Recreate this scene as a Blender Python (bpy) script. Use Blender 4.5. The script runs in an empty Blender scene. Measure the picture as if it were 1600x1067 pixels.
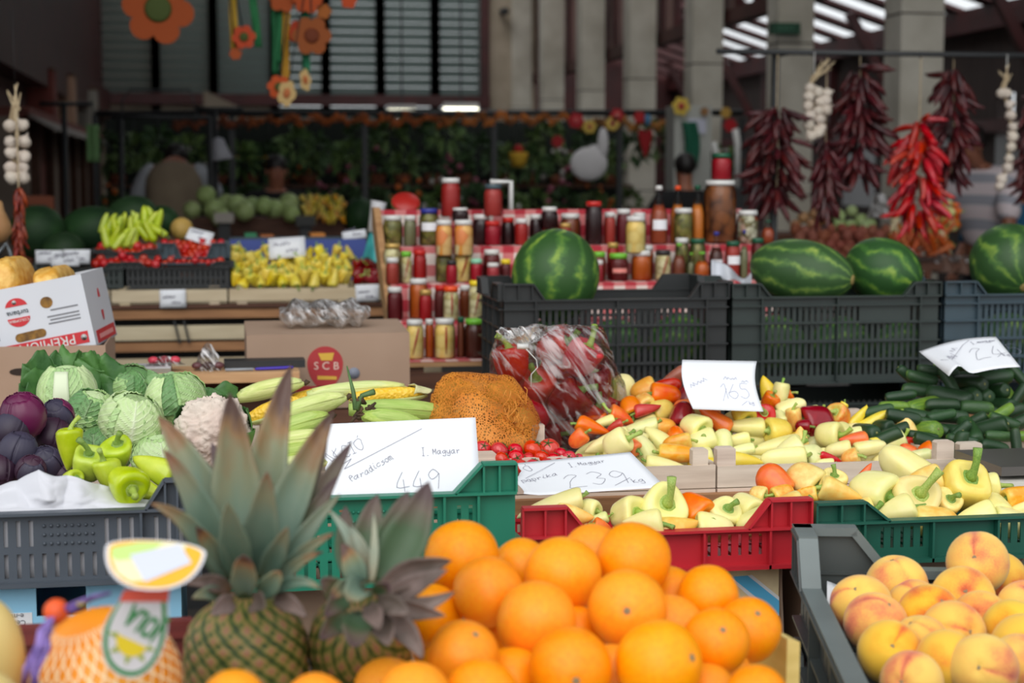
import bpy, bmesh, math, random
from mathutils import Vector, Matrix, Quaternion, noise
V = Vector
R = random.Random(7)
C = bpy.context.scene.collection
SC = bpy.context.scene
PI = math.pi

# ---------------------------------------------------------------- camera
F = 2600.0                                    # focal length in pixels of the 1600x1067 frame
YAW, PITCH = math.radians(10.03), math.radians(5.6)
EYE = V((0, 0, 1.6))
cy_, sy_, cp_, sp_ = math.cos(YAW), math.sin(YAW), math.cos(PITCH), math.sin(PITCH)
FWD = V((sy_ * cp_, cy_ * cp_, -sp_)); RGT = V((cy_, -sy_, 0)); UPV = RGT.cross(FWD)
cd = bpy.data.cameras.new('camera'); cam = bpy.data.objects.new('camera', cd); C.objects.link(cam)
cd.sensor_width = 36; cd.lens = 36 * F / 1600
cam.matrix_world = Matrix(((RGT.x, UPV.x, -FWD.x, EYE.x), (RGT.y, UPV.y, -FWD.y, EYE.y), (RGT.z, UPV.z, -FWD.z, EYE.z), (0, 0, 0, 1)))
cd.clip_end = 300; cd.clip_start = .05
cd.dof.use_dof = True; cd.dof.focus_distance = 2.75; cd.dof.aperture_fstop = 4.8
SC.camera = cam

# ---------------------------------------------------------------- light: bright overcast sky outside the open hall front
W_ = bpy.data.worlds.new('overcast'); SC.world = W_; W_.use_nodes = True
bg = W_.node_tree.nodes['Background']
bg.inputs[0].default_value = (.93, .97, 1.0, 1); bg.inputs[1].default_value = 1.0
sd = bpy.data.lights.new('sun', 'SUN'); so = bpy.data.objects.new('sun', sd); C.objects.link(so)
sd.energy = 1.7; sd.angle = math.radians(60); sd.color = (1, .97, .93)
so.rotation_euler = V((-.25, -.8, .62)).to_track_quat('Z', 'Y').to_euler()
SC.view_settings.view_transform = 'Standard'; SC.view_settings.look = 'None'
SC.view_settings.exposure = 0.05; SC.view_settings.gamma = 1; SC.view_settings.use_curve_mapping = False
cc = SC.cycles
cc.use_denoising = True; cc.max_bounces = 6; cc.diffuse_bounces = 3; cc.glossy_bounces = 3
cc.transmission_bounces = 4; cc.transparent_max_bounces = 12; cc.caustics_reflective = False; cc.caustics_refractive = False
cc.sample_clamp_indirect = 4

def D(px, py): return FWD + RGT * ((px - 800) / F) + UPV * ((533.5 - py) / F)
def P(px, py, Y):                              # the point of the ray through a pixel at distance Y down the hall
    d = D(px, py); return EYE + d * (Y / d.y)
def Pz(px, py, z):
    d = D(px, py); return EYE + d * ((z - EYE.z) / d.z)
def mpp(px, py, Y): return Y / D(px, py).y / F  # metres per pixel there
def zat(py, Y, px=800): return P(px, py, Y).z

# ---------------------------------------------------------------- mesh builder
class MB:
    def __init__(s): s.v = []; s.f = []; s.t = []; s.m = []; s.sm = []
    def add(s, vs, fs, ts=None, mi=0, smooth=True, M=None):
        b = len(s.v)
        s.v += [tuple(M @ V(p)) for p in vs] if M is not None else [tuple(p) for p in vs]
        s.t += ts if ts else [0.0] * len(vs)
        for f in fs: s.f.append(tuple(i + b for i in f)); s.m.append(mi); s.sm.append(smooth)
        return s
    def box(s, x0, y0, z0, x1, y1, z1, mi=0, M=None):
        v = [(x, y, z) for x in (x0, x1) for y in (y0, y1) for z in (z0, z1)]
        return s.add(v, [(0, 1, 3, 2), (4, 6, 7, 5), (0, 4, 5, 1), (2, 3, 7, 6), (0, 2, 6, 4), (1, 5, 7, 3)], None, mi, False, M)
    def bar(s, a, b, w, h, mi=0, up=V((0, 0, 1))):
        a, b = V(a), V(b); d = (b - a); L = d.length; d = d.normalized()
        if abs(d.dot(up)) > .98: up = V((0, 1, 0))
        x = d.cross(up).normalized(); z = x.cross(d)
        M = Matrix(((x.x, d.x, z.x, a.x), (x.y, d.y, z.y, a.y), (x.z, d.z, z.z, a.z), (0, 0, 0, 1)))
        return s.box(-w / 2, 0, -h / 2, w / 2, L, h / 2, mi, M)
    def tube(s, pts, rad, n=8, mi=0, t0=0, t1=1, lobe=None, flat=1.0):
        pts = [V(p) for p in pts]; k = len(pts); vs = []; ts = []; fs = []
        if not hasattr(rad, '__len__'): rad = [rad] * k
        d0 = (pts[1] - pts[0]).normalized()
        x = d0.orthogonal().normalized()
        for i, p in enumerate(pts):
            d = (pts[min(i + 1, k - 1)] - pts[max(i - 1, 0)]).normalized()
            x = (x - d * x.dot(d)).normalized(); y = d.cross(x)
            for j in range(n):
                a = 2 * PI * j / n; r = rad[i] * (lobe(a, i / (k - 1)) if lobe else 1)
                vs.append(p + x * (r * math.cos(a)) + y * (r * math.sin(a) * flat)); ts.append(t0 + (t1 - t0) * i / (k - 1))
        for i in range(k - 1):
            for j in range(n):
                fs.append((i * n + j, i * n + (j + 1) % n, (i + 1) * n + (j + 1) % n, (i + 1) * n + j))
        vs += [pts[0], pts[-1]]; ts += [t0, t1]; q = k * n
        for j in range(n):
            fs.append((q, (j + 1) % n, j)); fs.append((q + 1, (k - 1) * n + j, (k - 1) * n + (j + 1) % n))
        return s.add(vs, fs, ts, mi)
    def lathe(s, prof, n=24, mi=0, M=None, lobe=None, off=None, smooth=True):      # prof: (radius, z) from top to bottom
        k = len(prof); vs = []; ts = []; fs = []
        for i, (r, z) in enumerate(prof):
            t = i / (k - 1); ox, oy = off(t) if off else (0, 0)
            for j in range(n):
                a = 2 * PI * j / n; q = r * (lobe(a, t) if lobe else 1)
                vs.append((q * math.cos(a) + ox, q * math.sin(a) + oy, z)); ts.append(t)
        for i in range(k - 1):
            for j in range(n):
                fs.append((i * n + j, (i + 1) * n + j, (i + 1) * n + (j + 1) % n, i * n + (j + 1) % n))
        fs.append(tuple(range(n))); fs.append(tuple((k - 1) * n + j for j in reversed(range(n))))
        return s.add(vs, fs, ts, mi, smooth, M)
    def ball(s, c, r, n=16, m=10, mi=0, sc=(1, 1, 1)):
        pr = [(math.sin(PI * min(max(i / m, .02), .98)) * r, math.cos(PI * min(max(i / m, .02), .98)) * r) for i in range(m + 1)]
        return s.lathe(pr, n, mi, Matrix.Translation(c) @ Matrix.Diagonal((*sc, 1)))
    def grid(s, fn, nu, nv, mi=0, smooth=True, th=0.0, tfn=None):           # fn(u, v) -> point; th: a real thickness
        p = [[V(fn(i / nu, j / nv)) for j in range(nv + 1)] for i in range(nu + 1)]
        ts = [(tfn(i / nu, j / nv) if tfn else i / nu) for i in range(nu + 1) for j in range(nv + 1)]
        idx = lambda i, j: i * (nv + 1) + j
        vs = [q for r in p for q in r]
        fs = [(idx(i, j), idx(i + 1, j), idx(i + 1, j + 1), idx(i, j + 1)) for i in range(nu) for j in range(nv)]
        if th:
            nn = []
            for i in range(nu + 1):
                for j in range(nv + 1):
                    a = p[min(i + 1, nu)][j] - p[max(i - 1, 0)][j]; b = p[i][min(j + 1, nv)] - p[i][max(j - 1, 0)]
                    c = a.cross(b); nn.append(c.normalized() if c.length > 1e-12 else V((0, 0, 1)))
            N = len(vs); vs = vs + [q - k * th for q, k in zip(vs, nn)]; ts = ts + ts
            fs = fs + [tuple(x + N for x in reversed(f)) for f in fs]
            ring = [idx(i, 0) for i in range(nu)] + [idx(nu, j) for j in range(nv)] + [idx(i, nv) for i in range(nu, 0, -1)] + [idx(0, j) for j in range(nv, 0, -1)]
            for a, b in zip(ring, ring[1:] + ring[:1]): fs.append((b, a, a + N, b + N))
        return s.add(vs, fs, ts, mi, smooth)
    def prism(s, poly, y0, y1, mi=0, M=None):                                # polygon (x, z) between y0 and y1
        n = len(poly); vs = [(x, y0, z) for x, z in poly] + [(x, y1, z) for x, z in poly]
        fs = [tuple(range(n)), tuple(reversed(range(n, 2 * n)))] + [(i, i + n, (i + 1) % n + n, (i + 1) % n) for i in range(n)]
        return s.add(vs, fs, None, mi, False, M)
    def mesh(s, name, mats):
        me = bpy.data.meshes.new(name); me.from_pydata(s.v, [], s.f)
        for m in (mats if isinstance(mats, (list, tuple)) else [mats]): me.materials.append(m)
        me.polygons.foreach_set('material_index', s.m); me.polygons.foreach_set('use_smooth', s.sm)
        at = me.attributes.new('t', 'FLOAT', 'POINT'); at.data.foreach_set('value', s.t)
        me.update(); return me

def ob(name, data, parent=None, loc=None, rot=None, scale=None):
    if isinstance(data, tuple): data = data[0].mesh(name, data[1])
    o = bpy.data.objects.new(name, data); C.objects.link(o)
    if parent is not None: o.parent = parent
    if loc is not None: o.location = loc
    if rot is not None:
        if isinstance(rot, (Quaternion, Matrix)): o.rotation_mode = 'QUATERNION'; o.rotation_quaternion = rot if isinstance(rot, Quaternion) else rot.to_quaternion()
        else: o.rotation_euler = rot
    if scale is not None: o.scale = scale if hasattr(scale, '__len__') else (scale,) * 3
    return o
def tag(o, label, cat, group=None, kind=None):
    o['label'] = label; o['category'] = cat
    if group: o['group'] = group
    if kind: o['kind'] = kind
    return o
def thing(name, label, cat, loc=(0, 0, 0), rot=None, group=None): return tag(ob(name, None, None, loc, rot), label, cat, group)
def struct(name, mb, mat):
    o = ob(name, (mb, mat)); o['kind'] = 'structure'; return o
def part(name, mb, mat, parent, **k): return ob(name, (mb, mat), parent, **k)
def dup(o, loc, rot=None, label=None, parent=None):
    c = o.copy(); C.objects.link(c)
    if parent is not None: c.parent = parent
    if loc is not None: c.location = loc
    if rot is not None:
        if isinstance(rot, Quaternion): c.rotation_mode = 'QUATERNION'; c.rotation_quaternion = rot
        else: c.rotation_euler = rot
    if label: c['label'] = label
    for ch in o.children: dup(ch, None, None, None, c)
    return c
ORD = 'first second third fourth fifth sixth seventh eighth ninth tenth eleventh twelfth thirteenth fourteenth fifteenth sixteenth seventeenth eighteenth nineteenth twentieth'.split()
TENS = ['', '', 'twenty', 'thirty', 'forty', 'fifty', 'sixty']
def nth(i):
    if i < 20: return ORD[i]
    q, r = divmod(i + 1, 10)
    return (TENS[q] + '-' + ORD[r - 1]) if r else TENS[q][:-1] + 'ieth'

# ---------------------------------------------------------------- materials
def lin(c): return tuple(((x / 12.92) if x <= .04045 else ((x + .055) / 1.055) ** 2.4) for x in (k / 255 for k in c))
class N:
    def __init__(s, name):
        s.m = bpy.data.materials.new(name); s.m.use_nodes = True; s.nt = s.m.node_tree; s.b = s.nt.nodes['Principled BSDF']
        s.out = s.nt.nodes['Material Output']
    def n(s, t, **k):
        o = s.nt.nodes.new('ShaderNode' + t)
        for a, b in k.items(): setattr(o, a, b)
        return o
    def l(s, a, b): s.nt.links.new(a, b)
    def co(s, kind='Object', sc=(1, 1, 1)):
        tc = s.n('TexCoord'); mp = s.n('Mapping'); mp.inputs['Scale'].default_value = sc; s.l(tc.outputs[kind], mp.inputs[0]); return mp.outputs[0]
    def noise(s, scale, vec=None, detail=3, rough=.5, dist=0):
        o = s.n('TexNoise'); o.inputs['Scale'].default_value = scale; o.inputs['Detail'].default_value = detail
        o.inputs['Roughness'].default_value = rough; o.inputs['Distortion'].default_value = dist
        s.l(vec if vec is not None else s.co(), o.inputs['Vector']); return o.outputs[0]
    def ramp(s, fac, stops):
        r = s.n('ValToRGB'); e = r.color_ramp.elements
        while len(e) < len(stops): e.new(.5)
        for k, (p, c) in enumerate(stops): e[k].position = p; e[k].color = (*lin(c), 1) if max(c) > 1.5 else (*c, 1)
        s.l(fac, r.inputs[0]); return r.outputs[0]
    def mix(s, fac, a, b, mode='MIX'):
        x = s.n('Mix', data_type='RGBA', blend_type=mode)
        for k, val in ((0, fac), (6, a), (7, b)):
            if isinstance(val, (int, float)): x.inputs[k].default_value = val
            elif isinstance(val, tuple): x.inputs[k].default_value = (*lin(val), 1)
            else: s.l(val, x.inputs[k])
        return x.outputs[2]
    def math(s, op, a, b=0.0):
        x = s.n('Math', operation=op)
        for k, val in ((0, a), (1, b)):
            if isinstance(val, (int, float)): x.inputs[k].default_value = val
            else: s.l(val, x.inputs[k])
        return x.outputs[0]
    def attr(s, name='t'): return s.n('Attribute', attribute_name=name).outputs['Fac']
    def rnd(s): return s.n('ObjectInfo').outputs['Random']
    def vary(s, col, hue=.01, val=.1, sat=.06):                             # each object its own slight shade
        h = s.n('HueSaturation'); r = s.rnd()
        mr = lambda lo, hi, k: s.mrange(s.math('FRACT', s.math('MULTIPLY', r, k)), lo, hi)
        s.l(mr(.5 - hue, .5 + hue, 1), h.inputs['Hue']); s.l(mr(1 - sat, 1 + sat, 7.3), h.inputs['Saturation']); s.l(mr(1 - val, 1 + val, 13.7), h.inputs['Value'])
        s.l(col, h.inputs['Color']); return h.outputs[0]
    def mrange(s, f, lo, hi):
        m = s.n('MapRange'); m.inputs[3].default_value = lo; m.inputs[4].default_value = hi; s.l(f, m.inputs[0]); return m.outputs[0]
    def bump(s, h, strength=.3, dist=.002):
        b = s.n('Bump'); b.inputs['Strength'].default_value = strength; b.inputs['Distance'].default_value = dist
        s.l(h, b.inputs['Height']); s.l(b.outputs[0], s.b.inputs['Normal'])
    def fin(s, col=None, rough=.5, spec=.5, metal=0, sss=0, coat=0):
        if col is not None:
            if isinstance(col, tuple): s.b.inputs['Base Color'].default_value = (*lin(col), 1)
            else: s.l(col, s.b.inputs['Base Color'])
        s.b.inputs['Roughness'].default_value = rough; s.b.inputs['Specular IOR Level'].default_value = spec
        s.b.inputs['Metallic'].default_value = metal; s.b.inputs['Coat Weight'].default_value = coat
        return s.m
def mat(name, c, rough=.5, c2=None, scale=8, sc=(1, 1, 1), bump=0, bscale=None, var=0, spec=.5, metal=0, detail=3, coat=0, lo=.35, hi=.65, bdist=.002, hue=.008):
    x = N(name); col = c
    if c2 is not None:
        col = x.ramp(x.noise(scale, x.co('Object', sc), detail), [(lo, c), (hi, c2)])
    if var:
        if isinstance(col, tuple):
            r = x.n('RGB'); r.outputs[0].default_value = (*lin(col), 1); col = r.outputs[0]
        col = x.vary(col, hue, var)
    if bump: x.bump(x.noise(bscale or scale * 4, x.co('Object', sc), 3), bump, bdist)
    return x.fin(col, rough, spec, metal, coat=coat)
_cache = {}
def cached(key, fn):
    if key not in _cache: _cache[key] = fn()
    return _cache[key]

def text_mb(s, size, mb, M, mi=0, depth=.0004, bold=0):
    """Lettering as flat raised mesh, added to mb in the plane x (right), z (up) of M."""
    cu = bpy.data.curves.new('lettering', 'FONT'); cu.body = s; cu.size = size; cu.align_x = 'CENTER'; cu.align_y = 'CENTER'; cu.extrude = depth; cu.offset = bold; cu.resolution_u = 3
    o = bpy.data.objects.new('lettering', cu); C.objects.link(o)
    dg = bpy.context.evaluated_depsgraph_get(); me = bpy.data.meshes.new_from_object(o.evaluated_get(dg))
    T = M @ Matrix(((1, 0, 0, 0), (0, 0, -1, 0), (0, 1, 0, 0), (0, 0, 0, 1)))
    mb.add([v.co for v in me.vertices], [tuple(p.vertices) for p in me.polygons], None, mi, False, T)
    bpy.data.objects.remove(o); bpy.data.curves.remove(cu); bpy.data.meshes.remove(me)
    return mb

# heaps: push apart the things laid in one, treated as capsules
def segdist(p, d, q, e):
    r = p - q; a = d.dot(d); b = d.dot(e); c = e.dot(e); f = d.dot(r); g = e.dot(r); den = a * c - b * b
    s = min(max((b * g - c * f) / den, 0), 1) if den > 1e-12 else 0
    t = (b * s + g) / c if c > 1e-12 else 0
    if t < 0 or t > 1:
        t = min(max(t, 0), 1); s = min(max((b * t - f) / a, 0), 1) if a > 1e-12 else 0
    return r + d * s - e * t
def relax(items, iters=25, zmin=None, keep=.15, shrink=.92):
    """items: dicts with p (centre), a (unit axis), h (half length of the core), r. Things part mostly along the line of sight."""
    n = len(items)
    for it in items: it['p0'] = it['p'].copy(); it['vw'] = (it['p'] - EYE).normalized()
    for k in range(iters):
        moved = 0
        for i in range(n):
            A = items[i]
            for j in range(i + 1, n):
                B = items[j]; w = B['p'] - A['p']; m = A['h'] + A['r'] + B['h'] + B['r']
                if w.length_squared > m * m: continue
                v = segdist(A['p'] - A['a'] * A['h'], A['a'] * (2 * A['h']), B['p'] - B['a'] * B['h'], B['a'] * (2 * B['h']))
                d = v.length; need = (A['r'] + B['r']) * shrink
                if d < need:
                    e = A['vw']; al = v.dot(e); pp = v - e * al; tgt = math.sqrt(max(need * need - pp.length_squared, 0)); dl = (tgt - abs(al)) * .3 * (1 if al > 0 or (al == 0 and i < j) else -1)
                    q = e * dl + (v / d * ((need - d) * .22) if d > 1e-5 else V((0, 0, 0))); A['p'] = A['p'] + q * .8; B['p'] = B['p'] - q * .8; moved += 1
        for it in items:
            o = it['p'] - it['p0']; e = it['vw']; al = o.dot(e); pp = o - e * al; c = it['r'] * .3
            if pp.length > c: pp = pp * (c / pp.length)
            it['p'] = it['p0'] + e * max(min(al, it['r'] * 2.2), -it['r'] * 1.3) + pp
            if zmin is not None:
                lo = it['p'].z - abs(it['a'].z) * it['h'] - it['r']
                if lo < zmin: it['p'].z += zmin - lo
        if not moved: break
    return items
def axis_px(ang, tilt):
    """Direction seen at ang degrees in the picture (0 right, 90 up), tilt towards the viewer."""
    a = math.radians(ang); c = math.sqrt(max(1 - tilt * tilt, 0))
    return (RGT * (math.cos(a) * c) + UPV * (math.sin(a) * c) - FWD * tilt).normalized()
def quat(axis, spin=0):
    return axis.to_track_quat('Z', 'Y') @ Quaternion((0, 0, 1), spin)
# ================================================================ the hall
m_conc = mat('concrete', (200, 195, 182), .8, (178, 172, 158), 3, bump=.2, bscale=40)
m_floor = mat('floor_concrete', (92, 88, 84), .7, (70, 66, 62), 2)
m_redbr = mat('red_brown_paint', (74, 30, 30), .5, (58, 24, 24), 3)
m_roof = mat('dark_roof_boards', (66, 54, 50), .8, (50, 40, 38), 2, (1, 8, 1))
m_cream = mat('cream_wall', (172, 158, 140), .8, (150, 138, 120), 2)
m_mauve = mat('mauve_panel', (150, 118, 112), .6, (120, 92, 88), 2)
m_shade_block = mat('shade_block_brown', (120, 105, 95), .9, (100, 88, 80), 1)
def _lou():
    x = N('louvre_glass'); t = x.n('BsdfTranslucent'); t.inputs[0].default_value = (*lin((176, 188, 186)), 1)
    d = x.n('BsdfDiffuse'); d.inputs[0].default_value = (*lin((110, 116, 112)), 1); s = x.n('MixShader'); s.inputs[0].default_value = .35
    x.l(t.outputs[0], s.inputs[1]); x.l(d.outputs[0], s.inputs[2]); x.l(s.outputs[0], x.out.inputs[0]); return x.m
m_louvre = _lou()
XL, XC, XR, YF = -1.84, 4.76, 9.2, 27.0
struct('floor', MB().box(-12, -8, -.1, 22, 40, 0), m_floor)
struct('ceiling', MB().box(XL - .3, 3.4, 5.6, 2.6, 13.5, 5.75).box(XL - .3, 13.5, 5.6, -1.35, 24.3, 5.75).box(-.75, 13.5, 5.6, 2.6, 24.3, 5.75).box(XL - .3, 26.4, 5.6, 2.6, YF + .3, 5.75).box(2.6, 3.4, 5.6, 5.05, 8.5, 5.75).box(4.2, 8.5, 5.6, 5.05, YF + .3, 5.75), m_roof)   # roof gaps added out of view to light columns, back wall and kiosk
struct('wall_left', MB().box(XL - .25, 4.2, 0, XL, YF + .3, 5.6), mat('side_wall_paint', (92, 64, 60), .8, (76, 52, 48), 2))
b = MB(); b.box(XL, 4.2, 2.5, XL + .22, YF, 2.95); b.box(XL, 4.2, 2.95, XL + .1, YF, 5.6)
struct('trim_1', b, m_redbr)
xw = P(755, 200, YF).x
b = MB(); b.box(XL, YF, 0, P(428, 180, YF).x, YF + .3, 2.77); b.box(P(428, 180, YF).x, YF, 0, XC + .4, YF + .3, 2.48)
b.box(xw + .08, YF, 2.4, XC + .4, YF + .3, 5.6)
struct('wall_back', b, m_cream)
struct('trim_2', MB().box(XL, YF - .1, 2.76, xw + .1, YF + .2, 2.93), m_redbr)
b = MB(); z0 = 2.93
mull = [155, 245, 335, 430, 510, 595, 680, 757]
for k in range(7):
    xa, xb = P(mull[k], 200, YF).x, P(mull[k + 1], 200, YF).x
    f = MB()
    for x in (xa, xb): f.box(x - .07, YF - .08, 2.4, x + .07, YF + .1, 5.6)
    w = struct('window_%d' % (k + 1), f, m_redbr)
    s = MB()
    for i in range(19):
        zc = z0 + .06 + i * .146
        s.bar((xa + .07, YF + .02, zc), (xb - .07, YF + .02, zc), .012, .138, up=V((0, -.2, .98)))
    o = part('louvre_slats', s, m_louvre, w)
    if k > 2:
        part('lower_pane', MB().box(xa + .07, YF + .02, 2.5, xb - .07, YF + .04, 2.74), m_louvre, w)
# outside: an unseen block, added to shade the louvres on one side
struct('louvre_shade_block', MB().box(-9, YF + 2.2, 0, 1.1, YF + 4, 9), m_shade_block)
# columns down the hall with a rail beam, mauve panels and a sloping skylight over the side aisle
for k in range(7):
    y = 11.2 + 2.62 * k
    c = struct('column_%d' % (k + 1), MB().box(XC, y, 0, XC + .32, y + .3, 5.6), m_conc)
    g = MB()
    for z in (2.75, 1.45): g.box(XC - .002, y - .002, z, XC + .322, y + .302, z + .012)
    part('joint', g, m_roof, c)
    if k == 1: sgn_col = c
struct('beam_1', MB().box(5.12, 3.4, 3.16, 5.28, YF, 3.3), m_redbr)
for k in range(34):
    y = 12.2 + k * .58
    f = MB().box(5.16, y, 3.3, 5.24, y + .07, 5.75)
    w = struct('trim_%d' % (k + 3), f, m_redbr)
    if k % 4 != 2: part('panel', MB().box(5.19, y + .07, 3.3, 5.21, y + .5, 5.75), m_mauve, w)
struct('wall_aisle', MB().box(5.15, 3.4, 3.3, 5.25, 12.2, 5.75), m_roof)
struct('roof_aisle', MB().add([(5.3, 3.4, 4.8), (XR, 3.4, 3.55), (XR, 15.5, 3.55), (5.3, 15.5, 4.8), (5.3, 3.4, 4.9), (XR, 3.4, 3.65), (XR, 15.5, 3.65), (5.3, 15.5, 4.9)], [(0, 1, 2, 3), (7, 6, 5, 4), (0, 4, 5, 1), (3, 2, 6, 7)], smooth=False), m_roof)
b = MB()
for k in range(18):
    y = 15.6 + k * 1.0
    b.bar((5.3, y, 4.85), (XR, y, 3.6), .34, .05)
b.bar((7.4, 15.5, 4.16), (7.4, 33, 4.16), .1, .06); b.bar((XR - .05, 3.4, 3.5), (XR - .05, 33, 3.5), .3, .28)
b.bar((6.3, 15.5, 4.5), (6.3, 33, 4.5), .08, .06)
struct('roof_rafters', b, m_redbr)
b = MB(); b.box(XR, 3.4, 0, XR + .2, 18.3, 3.5); b.box(XR, 18.75, 0, XR + .2, 34, 3.5); b.box(XR, 18.3, 0, XR + .2, 18.75, 1.95); b.box(XR, 18.3, 2.62, XR + .2, 18.75, 3.5)
struct('wall_right', b, m_roof)
struct('wall_end', MB().box(XC + .4, 33, 0, XR + .2, 33.2, 5.2), m_redbr)
b = MB()
for y in (14, 17, 21, 24, 27, 30):
    b.box(XR - .12, y, 0, XR, y + .18, 3.4); b.bar((XR - .1, y, 2.2), (XR - 1.0, y, 3.75), .1, .12)
b.box(XR - .1, 4, 2.15, XR, 33, 2.3)
struct('wall_framing', b, m_redbr)
b = MB()
for y in (15, 17.5, 20, 22.4): b.box(XR - .03, y, 1.2, XR, y + 1.2, 2.1)
struct('window_8', b, mat('grey_pane', (120, 122, 124), .3))

# fluorescent lamps under the far roof
def emit(name, c, s):
    x = N(name); x.b.inputs['Emission Color'].default_value = (*lin(c), 1); x.b.inputs['Emission Strength'].default_value = s
    return x.fin(c, .5)
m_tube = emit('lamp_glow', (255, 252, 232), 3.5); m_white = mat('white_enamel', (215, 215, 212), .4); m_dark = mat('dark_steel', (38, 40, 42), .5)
for (xa, xb, y, lab) in ((606, 650, 177, 'lit fluorescent lamp below the far louvres, nearer the leaf garlands'), (693, 747, 174, 'lit fluorescent lamp below the far louvres, next to the pale columns')):
    a, c = P(xa, y, 21.5), P(xb, y, 21.5)
    t = thing('fluorescent_lamp', lab, 'lamp', (a + c) / 2, None, 'fluorescent lamps')
    L = (c - a).x / 2
    part('tube', MB().tube([(-L, 0, 0), (L, 0, 0)], .045, 10), m_tube, t)
    part('housing', MB().box(-L, -.05, .05, L, .05, .11), m_white, t)
    part('hanger', MB().box(-.01, -.01, .11, .01, .01, 5.6 - a.z), m_dark, t)
# exit sign on a column
a = P(1208, 44, 13.7); c_ = P(1252, 44, 13.7)
o = tag(ob('exit_sign', (MB().box(a.x, 13.72, a.z - .045, c_.x, 13.82, a.z + .05), mat('sign_green', (24, 70, 48), .5))), 'small dark green sign on a concrete column', 'sign')
e = text_mb('EXIT', .07, MB(), Matrix.Translation(((a.x + c_.x) / 2, 13.716, a.z)))
part('lettering', e, mat('sign_letter', (70, 120, 95), .5), o)
a = P(786, 20, 26.72)
t = thing('security_camera', 'small dark camera high on the last pale column', 'camera', a)
part('body', MB().tube([(0, -.25, 0), (0, .05, .02)], .06, 10), m_dark, t); part('bracket', MB().box(-.02, 0, 0, .02, .3, .03), m_white, t)
# ================================================================ shared produce builders
def pepper_prof(kind):
    if kind == 'bell': return [(.05, .1), (.15, .08), (.25, .03), (.33, .0), (.41, .015), (.47, .06), (.5, .15), (.49, .35), (.45, .6), (.38, .8), (.24, .94), (.1, 1), (.02, .99)]
    if kind == 'cone': return [(.05, .06), (.16, .045), (.26, .012), (.34, .0), (.42, .016), (.48, .06), (.5, .13), (.47, .3), (.4, .5), (.3, .7), (.19, .86), (.09, .96), (.02, 1)]
    if kind == 'long': return [(.06, .03), (.2, .0), (.34, .01), (.46, .06), (.5, .16), (.48, .38), (.44, .6), (.35, .8), (.2, .94), (.08, .99), (.02, 1)]
def smoothprof(pr, n):
    out = []
    for i in range(n + 1):
        u = i / n * (len(pr) - 1); k = min(int(u), len(pr) - 2); f = u - k
        p = [pr[min(max(k + d, 0), len(pr) - 1)] for d in (-1, 0, 1, 2)]
        out.append(tuple(.5 * (2 * p[1][c] + (p[2][c] - p[0][c]) * f + (2 * p[0][c] - 5 * p[1][c] + 4 * p[2][c] - p[3][c]) * f * f + (3 * p[1][c] - p[0][c] - 3 * p[2][c] + p[3][c]) * f ** 3) for c in (0, 1)))
    return [(max(a, .004), b) for a, b in out]
def pepper_body(kind, seed, asp, hi=False):
    """Unit length pepper: stem end at z=+.5, tip at z=-.5, widest W/L = asp."""
    r = random.Random(seed); nl = r.choice((3, 3, 4)); ph = r.random() * 6; amp = {'bell': .09, 'cone': .07, 'long': .05}[kind]
    bx, by = (r.uniform(-1, 1) * k for k in ({'bell': (.03, .03), 'cone': (.1, .1), 'long': (.16, .16)}[kind]))
    pr = [(q * asp, .5 - z) for q, z in smoothprof(pepper_prof(kind), 34 if hi else 22)]
    pr[0] = (.01, pr[0][1])
    w = [r.uniform(-.06, .06) for _ in range(3)]
    def lobe(a, t): return 1 + amp * (math.cos(nl * a + ph) - .4) * (1 - .5 * t) + w[0] * math.sin(a + 5 * t + ph) + w[1] * math.sin(2 * a + 9 * t) * t
    mb = MB(); mb.lathe(pr, 30 if hi else 20, 0, None, lobe, lambda t: (bx * t * t * 2, by * t * t * 2)); return mb
def pepper_stem(seed, asp, kind, hi=False):
    r = random.Random(seed + 99); mb = MB(); R_ = asp * .5; z = .5 - {'bell': .1, 'cone': .06, 'long': .02}[kind]
    nl = 6; cr = R_ * (.42 if kind != 'long' else .6)
    mb.lathe([(.01, z + .05 * asp), (cr * .5, z + .05 * asp), (cr * .85, z + .035 * asp), (cr * 1.0, z - .01), (cr * .9, z - .05 * asp)], 18, 0, None, lambda a, t: 1 + .16 * t * math.cos(nl * a))
    Ls = R_ * r.uniform(.9, 1.35); bx = r.uniform(-.6, .6); by = r.uniform(-.6, .6)
    pts = [V((bx * Ls * (k / 5) ** 2, by * Ls * (k / 5) ** 2, z + Ls * .85 * k / 5)) for k in range(6)]
    mb.tube(pts, [R_ * q for q in (.3, .2, .16, .15, .17, .2)], 9, 0); return mb
def pep_mat(name, base, tip, tpos=.5, mot=.3, rough=.3, var=.08):
    x = N(name); t = x.math('ADD', x.attr(), x.math('MULTIPLY', x.math('SUBTRACT', x.noise(5, x.co('Object'), 2), .5), 1.1))
    t2 = x.math('ADD', t, x.math('MULTIPLY', x.math('SUBTRACT', x.rnd(), .5), mot))
    col = x.ramp(t2, [(tpos - .28, base), (tpos + .28, tip)])
    col = x.vary(col, .008, var); x.bump(x.noise(60, None, 1), .05)
    return x.fin(col, rough, .5, coat=.15)
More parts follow.
